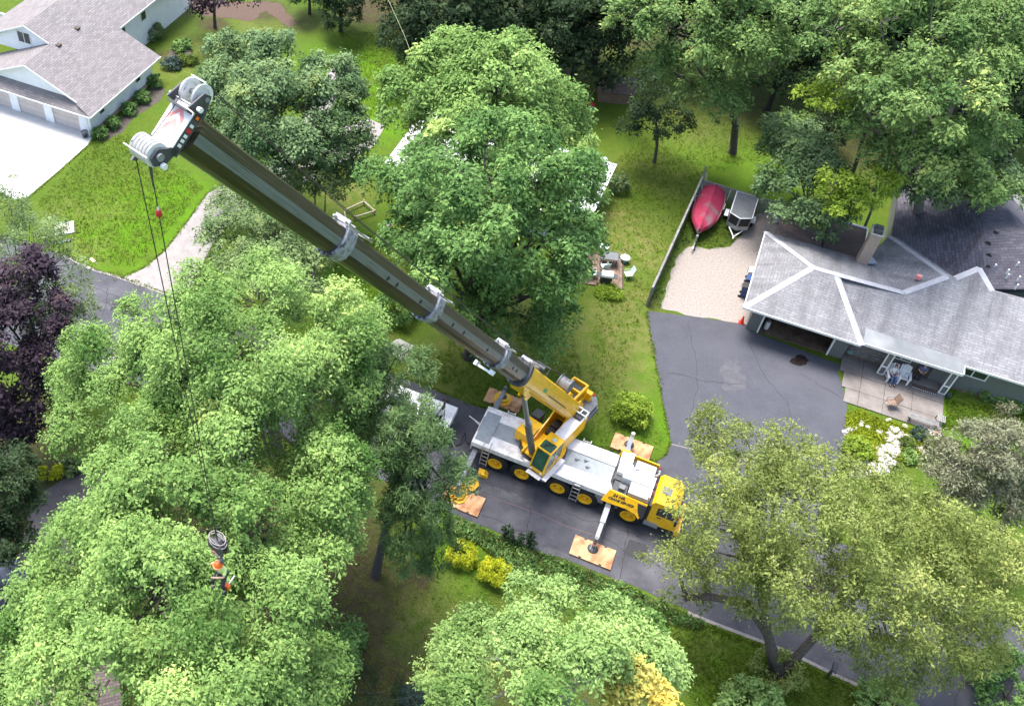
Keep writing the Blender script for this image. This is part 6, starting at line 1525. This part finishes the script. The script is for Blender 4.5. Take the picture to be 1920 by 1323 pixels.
# D: honey locust at lower right
tb = P(1462, 1262)
tree('locust_tree', 'wide yellow green honey locust arching over the road at lower right', 'tree',
     [ell(1352,893,8,66,.6), ell(1415,850,9,80,.6), ell(1515,880,9.5,78,.6), ell(1615,950,10,78,.6), ell(1745,1005,9.5,82,.6), ell(1860,1030,9,76,.6), ell(1335,985,8,74,.6), ell(1420,975,11,115,.6), ell(1550,1010,12,130,.6), ell(1690,1050,11.5,120,.6),
      ell(1810,1090,10,105,.6), ell(1272,1055,6,46,.6), ell(1345,1075,7.5,60,.6), ell(1640,1150,9,85,.6), ell(1750,1170,7.5,95,.6), ell(1555,1110,10,70,.6), ell(1830,1205,5.5,44,.7), ell(1740,1240,5,44,.7), ell(1670,1215,6,55,.7), ell(1890,1060,8,52,.6), ell(1290,1110,4.5,35,.7), ell(1350,815,8,35,.6), ell(1600,1210,5.5,35,.7), ell(1480,1085,8.5,62,.6), ell(1395,1040,9.5,62,.6), ell(1345,1035,8,52,.6), ell(1510,940,11,70,.6), ell(1580,990,11,66,.6), ell(1500,1150,6.5,30,.7)],
     'leaf_locust', tb, 'bark', clump=.75, cl=.24, per=11, leaf=.138, seed=21, grow=1.14, dens=1.3, k2=2.6, ratio=.42, droop=.6, rand=.8, fuzz=.4, bottom=-.7, group='honey locusts', trunk_r=.24,
     trunks=[[P(1448,1235,1.0), P(1438,1180,3.5), P(1425,1100,6.5), P(1440,1040,8.5)], [P(1490,1235,1.0), P(1530,1190,2.8), P(1570,1130,5.0), P(1600,1080,7.5)], [P(1440,1190,3.0), P(1400,1130,5.2), P(1330,1118,5.6), P(1290,1120,5.0)]])
tree('pine_tree', 'brownish thin pine at the right edge below the rock garden', 'tree',
     [ell(1790,870,8,38,.6), ell(1840,840,9,45,.6), ell(1895,850,9,50,.6), ell(1850,900,7,55,.6), ell(1910,920,6,50,.6), ell(1790,920,5,40,.6), ell(1890,800,9,26,.6)], 'leaf_brownpine', P(1875, 990), 'bark_pale', clump=.55, cl=.22, per=14, leaf=.16, ratio=.32, dens=2.0, grow=1.2, seed=31, rand=1.0, fuzz=.4, group='pines', bottom=-.8)
# E, F: ash trees round the pale house
tree('ash_tree', 'big dark sided ash tree standing behind the crane boom', 'tree',
     [ell(812,350,13,76), ell(905,330,17,105), ell(1000,345,16,84), ell(1064,395,13,54), ell(765,425,11,55), ell(880,440,14,110), ell(1005,450,12.5,95), ell(865,530,9,90), ell(905,600,6,48), ell(1045,555,8,62), ell(1035,615,5,38), ell(752,352,12,48), ell(930,265,16.5,62), ell(1078,465,10,42), ell(840,285,15.5,65), ell(780,470,9,60), ell(1060,520,8,42), ell(1045,315,14,50), ell(1078,340,12,38), ell(1000,290,15,45)],
     'leaf_ash2', P(880, 668), 'bark_dark', clump=1.25, cl=.31, per=13, leaf=.22, seed=41, grow=1.03, dens=1.25, k2=3.2, fuzz=.32, group='ash trees', trunk_r=.4)
tree('ash_tree', 'pale ash tree behind the white house in front of the dark woods', 'tree',
     [ell(880,125,15,70), ell(805,190,13,75), ell(955,140,16,72), ell(1020,225,12.5,66), ell(930,220,14.5,85), ell(770,255,10.5,55), ell(838,112,15,45), ell(985,112,15.5,38), ell(1050,260,9.5,42), ell(870,210,14,70)],
     'leaf_ash', P(925, 400), clump=1.2, cl=.32, per=12, leaf=.23, seed=43, grow=1.1, dens=1.1, k2=3.2, group='ash trees')
# G: oak
tree('oak_tree', 'rounded grey green oak left of the boom tip', 'tree',
     [ell(455,125,10,58), ell(540,118,11,62), ell(608,165,10.5,55), ell(425,205,8.5,48), ell(520,205,11.5,72), ell(620,235,9.5,55), ell(650,290,7,38), ell(560,280,9.5,62), ell(468,275,8.5,55), ell(590,320,6,36), ell(500,330,6.5,40), ell(480,190,10,55), ell(570,225,10.5,55), ell(415,255,7,35), ell(640,320,5,30)],
     'leaf_oak', P(555, 395), 'bark_dark', clump=1.0, cl=.29, per=13, leaf=.21, seed=51, grow=1.14, dens=1.5, k2=3.0, fuzz=.32, group='oaks')
# H: light locust behind the boom
tree('locust_tree', 'airy grey green locust partly behind the lower boom', 'tree',
     [ell(590,330,7,34), ell(480,400,9,46), ell(440,450,9.5,48), ell(525,480,10,56), ell(450,360,7,34), ell(560,560,9,46), ell(485,535,11,50), ell(590,485,8,40), ell(540,430,9,46), ell(610,350,5,28), ell(500,460,10,55), ell(430,510,9,40), ell(540,540,10,50), ell(450,400,9,45), ell(590,590,7,36)],
     'leaf_grey', P(617, 592), 'bark_dark', clump=.75, cl=.27, per=11, leaf=.19, seed=61, dens=1.5, fuzz=.4, ratio=.45, group='honey locusts', droop=.5)
# I: pines beside the crane
tree('pine_tree', 'dark green pine left of the service truck', 'tree',
     [ell(690,660,14,38), ell(745,665,13.5,36), ell(680,730,12.5,48), ell(735,715,13,48), ell(785,690,12,26), ell(700,790,10.5,46), ell(655,780,10,36)],
     'leaf_pine', P(672, 900), 'bark_dark', clump=.6, cl=.24, per=26, leaf=.24, ratio=.14, dens=1.2, grow=1.0, seed=71, rand=1.0, fuzz=.42, bottom=-.8, group='pines', trunk_r=.22)
tree('pine_tree', 'tall dark pine with a bare leaning trunk beside the rear outrigger', 'tree',
     [ell(775,790,14,46), ell(740,830,13,50), ell(800,850,13,50), ell(830,900,11.5,34), ell(745,890,11.5,52), ell(800,920,10.5,52), ell(770,970,9,52), ell(820,985,8,38), ell(720,850,12,38), ell(760,1030,6,40), ell(815,1040,5.5,26)],
     'leaf_pine', P(703, 1078), 'bark_dark', clump=.6, cl=.24, per=26, leaf=.24, ratio=.14, dens=1.2, grow=1.0, seed=72, rand=1.0, fuzz=.42, bottom=-.8, group='pines', trunk_r=.24,
     trunks=[[P(712,1040,1.5), P(735,940,6), P(752,870,9.5), P(770,800,13)]])
# J, K, L at the left edge
tree('purple_maple', 'dark purple leaved maple at the left edge', 'tree',
     [ell(35,530,11.5,52), ell(80,590,10,46), ell(25,630,10,66), ell(85,680,8,42), ell(20,730,7,62), ell(60,780,5,46), ell(10,810,4,50), ell(-20,560,11,50)],
     'leaf_purple', P(92, 742), 'bark_dark', clump=.8, cl=.3, per=12, leaf=.22, seed=81, group='maple trees', dens=1.8, grow=1.15, limb_vis=.4)
tree('locust_tree', 'thin grey green tree leaning over the road behind the purple maple', 'tree',
     [ell(20,385,13,40), ell(55,440,12,46), ell(95,500,10.5,48), ell(55,500,11,42), ell(125,560,8.5,44), ell(140,625,6.5,36), ell(95,620,7.5,40), ell(165,600,6,22), ell(10,450,11,40)],
     'leaf_grey', P(70, 700), 'bark_dark', clump=.7, cl=.26, per=9, leaf=.16, seed=83, grow=1.22, dens=1.7, fuzz=.45, ratio=.35, droop=.6, group='honey locusts', trunk_r=.16)
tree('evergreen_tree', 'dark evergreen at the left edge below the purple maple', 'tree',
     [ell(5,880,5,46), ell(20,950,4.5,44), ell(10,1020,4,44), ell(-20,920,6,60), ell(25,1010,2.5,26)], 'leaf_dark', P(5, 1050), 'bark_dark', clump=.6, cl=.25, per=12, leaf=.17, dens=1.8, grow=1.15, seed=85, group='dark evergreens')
# M: upper right
tree('maple_tree', 'full green maple with a bare lower trunk behind the fenced yard', 'tree',
     [ell(1185,55,12,58), ell(1212,105,10,36), ell(1260,60,13,66), ell(1325,105,10.5,72), ell(1395,45,13,80), ell(1430,140,10.5,76), ell(1350,190,7,48), ell(1270,140,9,50)],
     'leaf_back', P(1372, 286), 'bark', clump=1.25, cl=.34, per=12, leaf=.25, seed=91, dens=1.1, k2=3.0, fuzz=.32, group='maple trees')
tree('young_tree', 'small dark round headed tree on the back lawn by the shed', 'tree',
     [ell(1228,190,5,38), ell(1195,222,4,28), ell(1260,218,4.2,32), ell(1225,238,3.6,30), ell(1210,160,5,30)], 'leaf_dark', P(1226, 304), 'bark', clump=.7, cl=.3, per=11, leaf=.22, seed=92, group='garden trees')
tree('maple_tree', 'broad sunlit maple filling the upper right corner above the dark roof', 'tree',
     [ell(1560,60,15,72), ell(1650,45,17,80), ell(1745,75,17.5,88), ell(1850,55,16.5,76), ell(1600,160,13.5,80), ell(1715,190,15,88), ell(1825,175,15,80), ell(1905,140,13,64), ell(1635,240,10,52), ell(1755,290,10,80), ell(1860,290,10,64), ell(1815,370,6,36), ell(1870,370,6,30)],
     'leaf_back', P(1700, 455), 'bark_pale', clump=1.35, cl=.34, per=12, leaf=.25, seed=93, grow=1.06, dens=1.05, k2=3.0, fuzz=.36, group='maple trees')
tree('maple_tree', 'bright yellow green maple branch tree in front of the broad maple', 'tree',
     [ell(1525,180,11.5,34,.6,.1), ell(1575,165,12,34,.6), ell(1610,195,11.5,26,.6)], 'leaf_lime', P(1560, 420), 'bark', clump=.55, cl=.28, per=9, leaf=.24, seed=94, group='maple trees', trunk_r=.14)
tree('oak_tree', 'grey green oak hanging over the lean-to of the grey house', 'tree',
     [ell(1480,335,5.5,44), ell(1535,365,5.5,48), ell(1500,395,4.6,32), ell(1560,415,4,26), ell(1475,260,5,40), ell(1520,300,6,44), ell(1450,350,4.6,24)], 'leaf_oak', P(1500, 470), 'bark_dark', clump=.75, cl=.29, per=12, leaf=.22, dens=1.9, grow=1.2, seed=95, group='oaks')
tree('young_tree', 'vivid yellow green young tree behind the chimney', 'tree',
     [ell(1566,345,7.6,28,.8,.1), ell(1648,338,7.8,30,.8,.1), ell(1600,378,7.0,28), ell(1575,398,6.2,22), ell(1620,362,7.2,24)], 'leaf_lime', P(1612, 445), 'bark_pale', clump=.55, cl=.26, per=11, leaf=.21, dens=1.9, grow=1.08, seed=96, group='garden trees', trunk_r=.1)
tree('maple_tree', 'dark leaved maple over the back of the charcoal roof', 'tree',
     [ell(1745,350,6,40), ell(1800,360,6,40), ell(1845,330,7,44), ell(1780,320,7,44), ell(1690,340,6.5,34)], 'leaf_oak', P(1800, 440), 'bark_dark', clump=.9, cl=.32, per=12, leaf=.25, dens=1.5, grow=1.15, seed=97, group='maple trees')
# N: trees of the wood across the top
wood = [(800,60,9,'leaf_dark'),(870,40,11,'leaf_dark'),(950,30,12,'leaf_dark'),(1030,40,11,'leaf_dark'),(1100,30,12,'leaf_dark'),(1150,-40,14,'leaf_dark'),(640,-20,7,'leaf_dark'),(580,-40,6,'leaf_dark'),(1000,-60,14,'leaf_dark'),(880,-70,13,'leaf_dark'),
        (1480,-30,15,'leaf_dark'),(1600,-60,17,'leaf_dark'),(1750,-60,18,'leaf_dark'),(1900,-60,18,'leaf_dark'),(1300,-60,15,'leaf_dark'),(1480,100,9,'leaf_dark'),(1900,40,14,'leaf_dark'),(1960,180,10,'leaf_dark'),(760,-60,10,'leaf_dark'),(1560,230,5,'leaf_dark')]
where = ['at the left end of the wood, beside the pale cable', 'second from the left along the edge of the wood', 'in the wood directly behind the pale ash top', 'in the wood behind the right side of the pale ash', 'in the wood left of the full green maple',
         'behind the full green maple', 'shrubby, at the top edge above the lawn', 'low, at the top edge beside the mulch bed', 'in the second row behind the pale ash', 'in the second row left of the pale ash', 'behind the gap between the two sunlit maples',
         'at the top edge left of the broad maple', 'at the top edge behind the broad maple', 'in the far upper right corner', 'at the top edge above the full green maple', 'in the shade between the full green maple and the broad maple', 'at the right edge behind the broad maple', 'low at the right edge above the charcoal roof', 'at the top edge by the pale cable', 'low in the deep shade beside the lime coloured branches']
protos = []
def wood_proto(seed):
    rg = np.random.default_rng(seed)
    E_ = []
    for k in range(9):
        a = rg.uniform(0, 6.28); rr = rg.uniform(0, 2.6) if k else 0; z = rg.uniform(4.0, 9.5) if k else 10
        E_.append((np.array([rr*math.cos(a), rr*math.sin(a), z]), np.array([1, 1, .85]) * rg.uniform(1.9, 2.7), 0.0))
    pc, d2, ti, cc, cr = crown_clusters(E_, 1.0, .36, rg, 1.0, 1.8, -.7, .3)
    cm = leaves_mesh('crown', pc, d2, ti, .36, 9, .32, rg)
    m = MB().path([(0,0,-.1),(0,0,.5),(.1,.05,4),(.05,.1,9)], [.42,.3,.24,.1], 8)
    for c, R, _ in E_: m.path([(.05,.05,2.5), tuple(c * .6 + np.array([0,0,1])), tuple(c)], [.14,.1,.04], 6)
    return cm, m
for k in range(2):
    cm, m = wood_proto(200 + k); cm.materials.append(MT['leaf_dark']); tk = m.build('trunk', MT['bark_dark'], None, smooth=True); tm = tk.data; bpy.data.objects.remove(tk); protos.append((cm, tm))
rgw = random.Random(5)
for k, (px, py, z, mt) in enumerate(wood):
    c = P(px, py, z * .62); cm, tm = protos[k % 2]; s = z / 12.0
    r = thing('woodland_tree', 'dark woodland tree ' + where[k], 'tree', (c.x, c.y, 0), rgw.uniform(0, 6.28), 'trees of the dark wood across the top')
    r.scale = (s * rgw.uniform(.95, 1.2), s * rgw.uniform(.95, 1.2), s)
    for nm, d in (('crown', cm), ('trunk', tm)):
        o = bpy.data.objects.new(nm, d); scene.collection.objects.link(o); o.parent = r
tree('purple_maple', 'dark purple maple with a pale trunk at the top edge', 'tree',
     [ell(365,0,4,34), ell(410,-8,5,40), ell(455,-2,4.2,30), ell(400,-40,6,50)], 'leaf_purple', P(403, 52), 'bark', clump=.8, cl=.32, per=10, leaf=.26, seed=99, group='maple trees')

# ------------------------------------------------------------------ shrubs and plants
def shrub(name, label, px, py, r, h, mat, leaf=.08, clump=.25, cl=.12, per=10, seed=1, group='shrubs', ratio=.5, dens=1.3, rand=.6, cat='shrub', lobes=4, k2=2.2):
    rg = np.random.default_rng(seed); b = P(px, py)
    root = thing(name, label, cat, b, 0, group); E_ = [(np.array([0, 0, h*.5]), np.array([r*.8, r*.8, h*.5]), 0.0)]
    for k in range(lobes):
        a = 6.28 * k / max(1, lobes) + rg.uniform(0, 1); E_.append((np.array([r*.42*math.cos(a), r*.42*math.sin(a), h*rg.uniform(.35, .6)]), np.array([r*.55, r*.55, h*.4]), rg.normal(0, .06)))
    pc, d2, ti, cc, cr = crown_clusters(E_, clump, cl, rg, dens, k2, -.6, .2)
    pc[:, 2] = np.maximum(pc[:, 2], .03)
    me = leaves_mesh('foliage', pc, d2, ti, cl, per, leaf, rg, ratio, .5, rand); me.materials.append(MT[mat])
    o = bpy.data.objects.new('foliage', me); scene.collection.objects.link(o); o.parent = root
    m = MB()
    for k in range(6):
        a = 6.28*k/6; m.path([(0,0,-.05), (r*.3*math.cos(a), r*.3*math.sin(a), h*.35), (r*.6*math.cos(a), r*.6*math.sin(a), h*.7)], [.03,.022,.01], 5)
    m.build('stems', MT['bark'], root)
    return root
shrub('round_shrub', 'round bright green shrub on the lawn beside the driveway', 1181, 782, 1.12, 1.55, 'leaf_lime', .13, .26, .13, 9, 301)
shrub('cypress_shrub', 'golden yellow shrub left of the pair by the road verge', 863, 1050, .74, 1.1, 'leaf_gold', .12, .22, .1, 10, 302, ratio=.3, rand=.8, group='golden shrubs')
shrub('cypress_shrub', 'golden yellow shrub right of the pair by the road verge', 926, 1081, .74, 1.05, 'leaf_gold', .12, .22, .1, 10, 303, ratio=.3, rand=.8, group='golden shrubs')
shrub('spruce_shrub', 'blue green dwarf spruce at the bottom edge', 770, 1316, .62, .9, 'leaf_blue', .10, .2, .09, 11, 304, ratio=.2, rand=.9)
shrub('lilac_shrub', 'greyish shrub at the corner of the pale house', 1156, 356, .75, 1.3, 'leaf_grey', .12, .25, .12, 8, 305)
shrub('round_shrub', 'bushy grey green shrub by the rear wall of the white house', 288, 70, .95, 1.3, 'leaf_grey', .13, .28, .13, 8, 306)
for k, (px, py, r, w) in enumerate(((189,258,.5,'at the garage corner'), (213,238,.55,'second from the garage corner'), (242,212,.65,'in the middle of the bed'), (268,190,.6,'fourth from the garage corner'), (290,160,.65,'at the far end of the bed'))):
    shrub('foundation_shrub', 'small shrub along the white house wall, ' + w, px, py, r, .8, 'leaf_ash2', .13, .22, .11, 8, 310 + k, group='shrubs along the white house')
for k, (px, py, r, w, mt) in enumerate(((322,125,.8,'dark hosta clump in the bed behind the white house','leaf_blue'), (340,92,.9,'leafy clump at the back of the bed behind the white house','leaf_ash2'), (352,118,.8,'light green clump at the front of the bed behind the white house','leaf_grass'))):
    shrub('perennial_clump', w, px, py, r, .6, mt, .22, .25, .16, 6, 320 + k, group='perennials behind the white house', ratio=.4, cat='plant')
for k, (px, py, r, w) in enumerate(((1816,729,.35,'smallest, nearest the porch'), (1842,742,.45,'in the middle'), (1896,764,.6,'largest, at the right edge'), (1800,722,.35,'dark one against the porch post'), (1868,750,.22,'tiny one before the largest'))):
    shrub('foundation_shrub', 'leafy plant in the bed under the sage wall, ' + w, px, py, r, .55, 'leaf_ash', .14, .2, .12, 7, 330 + k, group='plants under the sage wall')
for k, (px, py, r, h, w, mt) in enumerate(((1604,846,.75,.7,'bright green shrub by the rock garden near the driveway','leaf_lime'), (1760,846,.9,.75,'green shrub right of the blue gazing ball','leaf_grass'), (1722,816,.5,.4,'blue green juniper below the bench','leaf_blue'), (1700,860,.4,.5,'leafy plant among the pale rocks','leaf_ash'), (1745,870,.5,.5,'low plant at the right end of the rock edging','leaf_grass'), (1697,838,.45,.5,'small shrub between the two rows of rocks','leaf_grass'))):
    shrub('rockery_plant', w, px, py, r, h, mt, .11, .2, .11, 8, 340 + k, group='plants in the rock garden', cat='plant')
shrub('yellow_flower', 'yellow flowering plant on the lawn right of the boom', 747, 436, .42, .7, 'leaf_gold', .16, .2, .12, 8, 350, ratio=.7, group='flowers', cat='flower')
shrub('yellow_flower', 'yellow lilies beside the brown driveway at left', 86, 894, .35, .6, 'leaf_gold', .16, .2, .12, 6, 351, ratio=.7, group='flowers', cat='flower')
shrub('yellow_flower', 'smaller yellow flowers right of the lilies at left', 110, 888, .25, .5, 'leaf_gold', .15, .18, .1, 6, 352, ratio=.7, group='flowers', cat='flower')
shrub('hosta_plant', 'pale hosta plants at the edge of the brown driveway', 140, 878, .6, .5, 'leaf_grey', .2, .22, .13, 6, 353, group='flowers', cat='plant')
shrub('brush_pile', 'dark heap of cut branches at the bottom of the clearing', 700, 1300, 1.5, .7, 'leaf_dark', .12, .3, .18, 6, 354, cat='brush pile', rand=1.2, ratio=.3)
shrub('sapling', 'loose green sapling between the ash and the clearing', 630, 1235, 1.1, 2.2, 'leaf_ash2', .16, .35, .2, 8, 355, dens=.7)
shrub('sapling', 'low green shrub under the near ash by the clearing', 655, 1195, .8, 1.4, 'leaf_ash2', .15, .3, .18, 7, 356, dens=.7)
shrub('round_shrub', 'dark shrub at the foot of the locust trunks', 1445, 1268, 1.2, 1.5, 'leaf_locust', .12, .32, .17, 9, 357, dens=.9)
shrub('round_shrub', 'pale green bush at the bottom edge left of the mailbox', 1400, 1345, 1.5, 1.8, 'leaf_maple', .16, .32, .17, 9, 358)
shrub('round_shrub', 'pale green bush at the bottom edge right of the mailbox', 1650, 1335, 1.3, 1.6, 'leaf_maple', .16, .32, .17, 9, 359)
shrub('round_shrub', 'green bush in the lower right corner', 1885, 1310, 1.9, 2.6, 'leaf_ash2', .16, .35, .18, 9, 360)
shrub('round_shrub', 'young green shrub on the lawn below the boom base', 745, 590, 1.3, 2.4, 'leaf_ash2', .17, .35, .2, 8, 361, dens=.9)
shrub('round_shrub', 'green underbrush shrub behind the full green maple', 1480, 275, 2.2, 2.6, 'leaf_back', .22, .45, .26, 8, 362)
def tall_plant(label, px, py, h, seed):
    rg = np.random.default_rng(seed); root = thing('tall_weed', label, 'plant', P(px, py), 0, 'tall dark weeds on the road verge'); m = MB(); pos, dd = [], []
    for k in range(5):
        a = rg.uniform(0, 6.28); tip = np.array([.3*math.cos(a), .3*math.sin(a), h*rg.uniform(.8, 1.1)])
        m.path([(0,0,0), tuple(tip*.5), tuple(tip)], [.015,.012,.006], 5)
        for t_ in np.linspace(.3, 1, 9): pos.append(tip * t_); dd.append([math.cos(a+t_*7), math.sin(a+t_*7), .3])
    me = leaves_mesh('foliage', np.array(pos), unit(np.array(dd)), np.full(len(pos), .35), .12, 7, .17, rg, .35); me.materials.append(MT['leaf_dark'])
    o = bpy.data.objects.new('foliage', me); scene.collection.objects.link(o); o.parent = root; m.build('stems', MT['bark'], root)
for k, (px, py, h, w) in enumerate(((948,1012,1.2,'leftmost tall dark weed beside the road'), (968,1018,.8,'short dark weed between two taller ones beside the road'), (992,1028,1.2,'tall dark weed nearest the front crane mat'))): tall_plant(w, px, py, h, 400 + k)
def stuff_leaves(name, label, cat, poly, n, size, ratio, mat, seed, h=.3, tint=.45, per=5, up=.2):
    """uncountable low growth inside an outline"""
    rg = np.random.default_rng(seed); pts = [P(x, y) for x, y in poly]; X0, X1 = min(p.x for p in pts), max(p.x for p in pts); Y0, Y1 = min(p.y for p in pts), max(p.y for p in pts)
    q = rg.uniform((X0, Y0), (X1, Y1), (n * 3, 2)); ins = np.zeros(len(q), bool); j = len(pts) - 1
    for i in range(len(pts)):
        xi, yi, xj, yj = pts[i].x, pts[i].y, pts[j].x, pts[j].y
        c = ((yi > q[:, 1]) != (yj > q[:, 1])) & (q[:, 0] < (xj - xi) * (q[:, 1] - yi) / (yj - yi + 1e-9) + xi); ins ^= c; j = i
    q = q[ins][:n]; lump = np.sin(q[:, 0] * 1.7 + 1.3 * np.sin(q[:, 1] * 1.1)) * np.cos(q[:, 1] * 1.9 + np.sin(q[:, 0] * .8))
    z = h * (.35 + .3 * lump + rg.uniform(0, .5, len(q)))
    pc = np.stack([q[:, 0], q[:, 1], np.maximum(.02, z)], 1); d2 = unit(rg.normal(size=(len(q), 3)) + np.array([0, 0, .8]))
    ti = np.clip(tint + .18 * lump + rg.normal(0, .12, len(q)), 0, 1)
    me = leaves_mesh(name, pc, d2, ti, .10, per, size, rg, ratio, up, .9, -.6); me.materials.append(MT[mat])
    o = bpy.data.objects.new(name, me); scene.collection.objects.link(o); return tag(o, label, cat, kind='stuff')
VERGE = [(848,966),(880,984),(1000,1032),(1100,1072),(1190,1108),(1320,1170),(1300,1180),(1180,1150),(1050,1120),(960,1080),(900,1020),(845,1000)]
MT['leaf_tan'] = leaf_mat('leaf_tan', (.14,.12,.05), (.33,.28,.14), .2)
stuff_leaves('verge_weeds', 'leafy weeds along the road verge', 'weeds', VERGE, 2400, .20, .3, 'leaf_ash2', 501, .42)
stuff_leaves('verge_grass', 'long green grass along the road verge', 'grass', VERGE, 2600, .24, .16, 'leaf_grass', 511, .3, .5, 5, .0)
stuff_leaves('dry_grass', 'dry tan grass in the road verge', 'grass', VERGE, 900, .26, .14, 'leaf_tan', 512, .3, .5, 4, .0)
stuff_leaves('ground_cover', 'yellow green ground cover round the rock garden', 'ground cover', [(1588,775),(1612,768),(1650,785),(1700,800),(1726,815),(1770,830),(1790,850),(1760,866),(1720,856),(1700,866),(1640,880),(1590,870),(1582,835)], 2600, .10, .6, 'leaf_grass2', 502, .18, .3)
stuff_leaves('day_lilies', 'strappy green lilies in front of the plank deck', 'plants', [(1112,545),(1150,540),(1168,556),(1160,566),(1120,560)], 260, .5, .12, 'leaf_lime', 503, .35, .3, 4)
stuff_leaves('fence_weeds', 'green weeds along the foot of the board fence', 'weeds', [(1214,576),(1240,580),(1262,500),(1290,455),(1310,450),(1316,400),(1300,400),(1270,450)], 420, .14, .35, 'leaf_ash2', 504, .2, .35)
stuff_leaves('yard_grass', 'grass growing between the boat and the trailer', 'grass', [(1290,455),(1320,400),(1390,390),(1400,420),(1372,458),(1340,466),(1310,462)], 700, .14, .25, 'leaf_grass', 505, .12, .4)

LAWN = [[(180,270),(250,250),(330,310),(380,350),(330,420),(250,500),(170,490),(100,440),(70,380)], [(640,60),(780,60),(790,200),(720,230),(650,190)], [(1150,300),(1300,190),(1480,280),(1320,330),(1260,450),(1210,575),(1170,720),(1255,830),(1180,870),(1090,800),(1110,640)],
        [(1210,1120),(1330,1170),(1480,1230),(1690,1323),(1300,1323),(1250,1200)], [(840,640),(960,580),(1080,640),(1100,760),(1000,780),(860,740),(800,700)], [(600,960),(700,900),(850,1010),(960,1100),(900,1180),(820,1323),(640,1323),(600,1150)], [(1785,750),(1920,775),(1920,800),(1830,820),(1770,800)], [(620,440),(760,440),(800,600),(700,640),(620,560)]]
for k, pl_ in enumerate(LAWN):
    stuff_leaves('grass_tufts', ['longer grass blades on the lawn of the white house','grass blades on the lawn left of the pale ash','grass blades on the strip of lawn beside the fence and driveway','grass blades on the verge between road kerb and maple','grass blades under the raised boom beside the road','sparse grass blades in the shaded clearing','grass blades on the small lawn beside the patio','grass blades on the lawn behind the boom'][k], 'grass', pl_, [6000,4000,7000,3500,3500,1800,2200,3000][k], .15, .22, 'leaf_turf', 600 + k, .10, .4, 3, .1)

def edge_tufts(label, line, n, seed, side=0.0, w=.25):
    """ragged grass hanging over the edge of the paving"""
    rg = np.random.default_rng(seed); pts = [P(x, y) for x, y in line]; L = [(pts[i+1]-pts[i]).length for i in range(len(pts)-1)]; tot = sum(L)
    pc = []
    for k in range(n):
        s = rg.uniform(0, tot); i = 0
        while s > L[i] and i < len(L) - 1: s -= L[i]; i += 1
        d = (pts[i+1]-pts[i]).normalized(); nn = Vector((-d.y, d.x, 0)); q = pts[i] + d * s + nn * (side + rg.normal(0, w * (.5 + .5 * math.sin(s * 2.3 + i))))
        pc.append((q.x, q.y, rg.uniform(.01, .05)))
    pc = np.array(pc); d2 = unit(rg.normal(size=(n, 3)) + np.array([0, 0, .8])); ti = np.clip(rg.normal(.45, .2, n), 0, 1)
    me = leaves_mesh('edge_grass', pc, d2, ti, .08, 4, .11, rg, .3, .4, .7, 0); me.materials.append(MT['leaf_turf'])
    o = bpy.data.objects.new('edge_grass', me); scene.collection.objects.link(o); return tag(o, label, 'grass', kind='stuff')
edge_tufts('ragged grass along the far edge of the road', ROAD_FAR[1:15], 2600, 700, .1)
edge_tufts('ragged grass along the left edge of the driveway', [(1213,583),(1224,648),(1241,742),(1258,832),(1250,852),(1226,869)], 420, 701, -.04, .10)
edge_tufts('ragged grass along the edge of the white concrete drive', [(174,262),(166,272),(110,322),(52,371),(28,376),(-60,332)], 500, 702, .05, .1)
edge_tufts('ragged grass along the garden path', [(225,523),(270,503),(310,470),(352,415),(390,362),(440,336)], 500, 703, .05, .12)
edge_tufts('ragged grass along the lower garden path edge', [(358,568),(368,520),(392,470),(420,424),(470,388)], 400, 704, -.05, .12)
edge_tufts('ragged grass along the near kerb of the road', [(1180,1100),(1330,1168),(1480,1226),(1560,1266),(1700,1330)], 1100, 705, -.22, .12)
edge_tufts('ragged grass beside the patio', [(1773,805),(1777,745),(1800,722)], 150, 706, 0, .1)
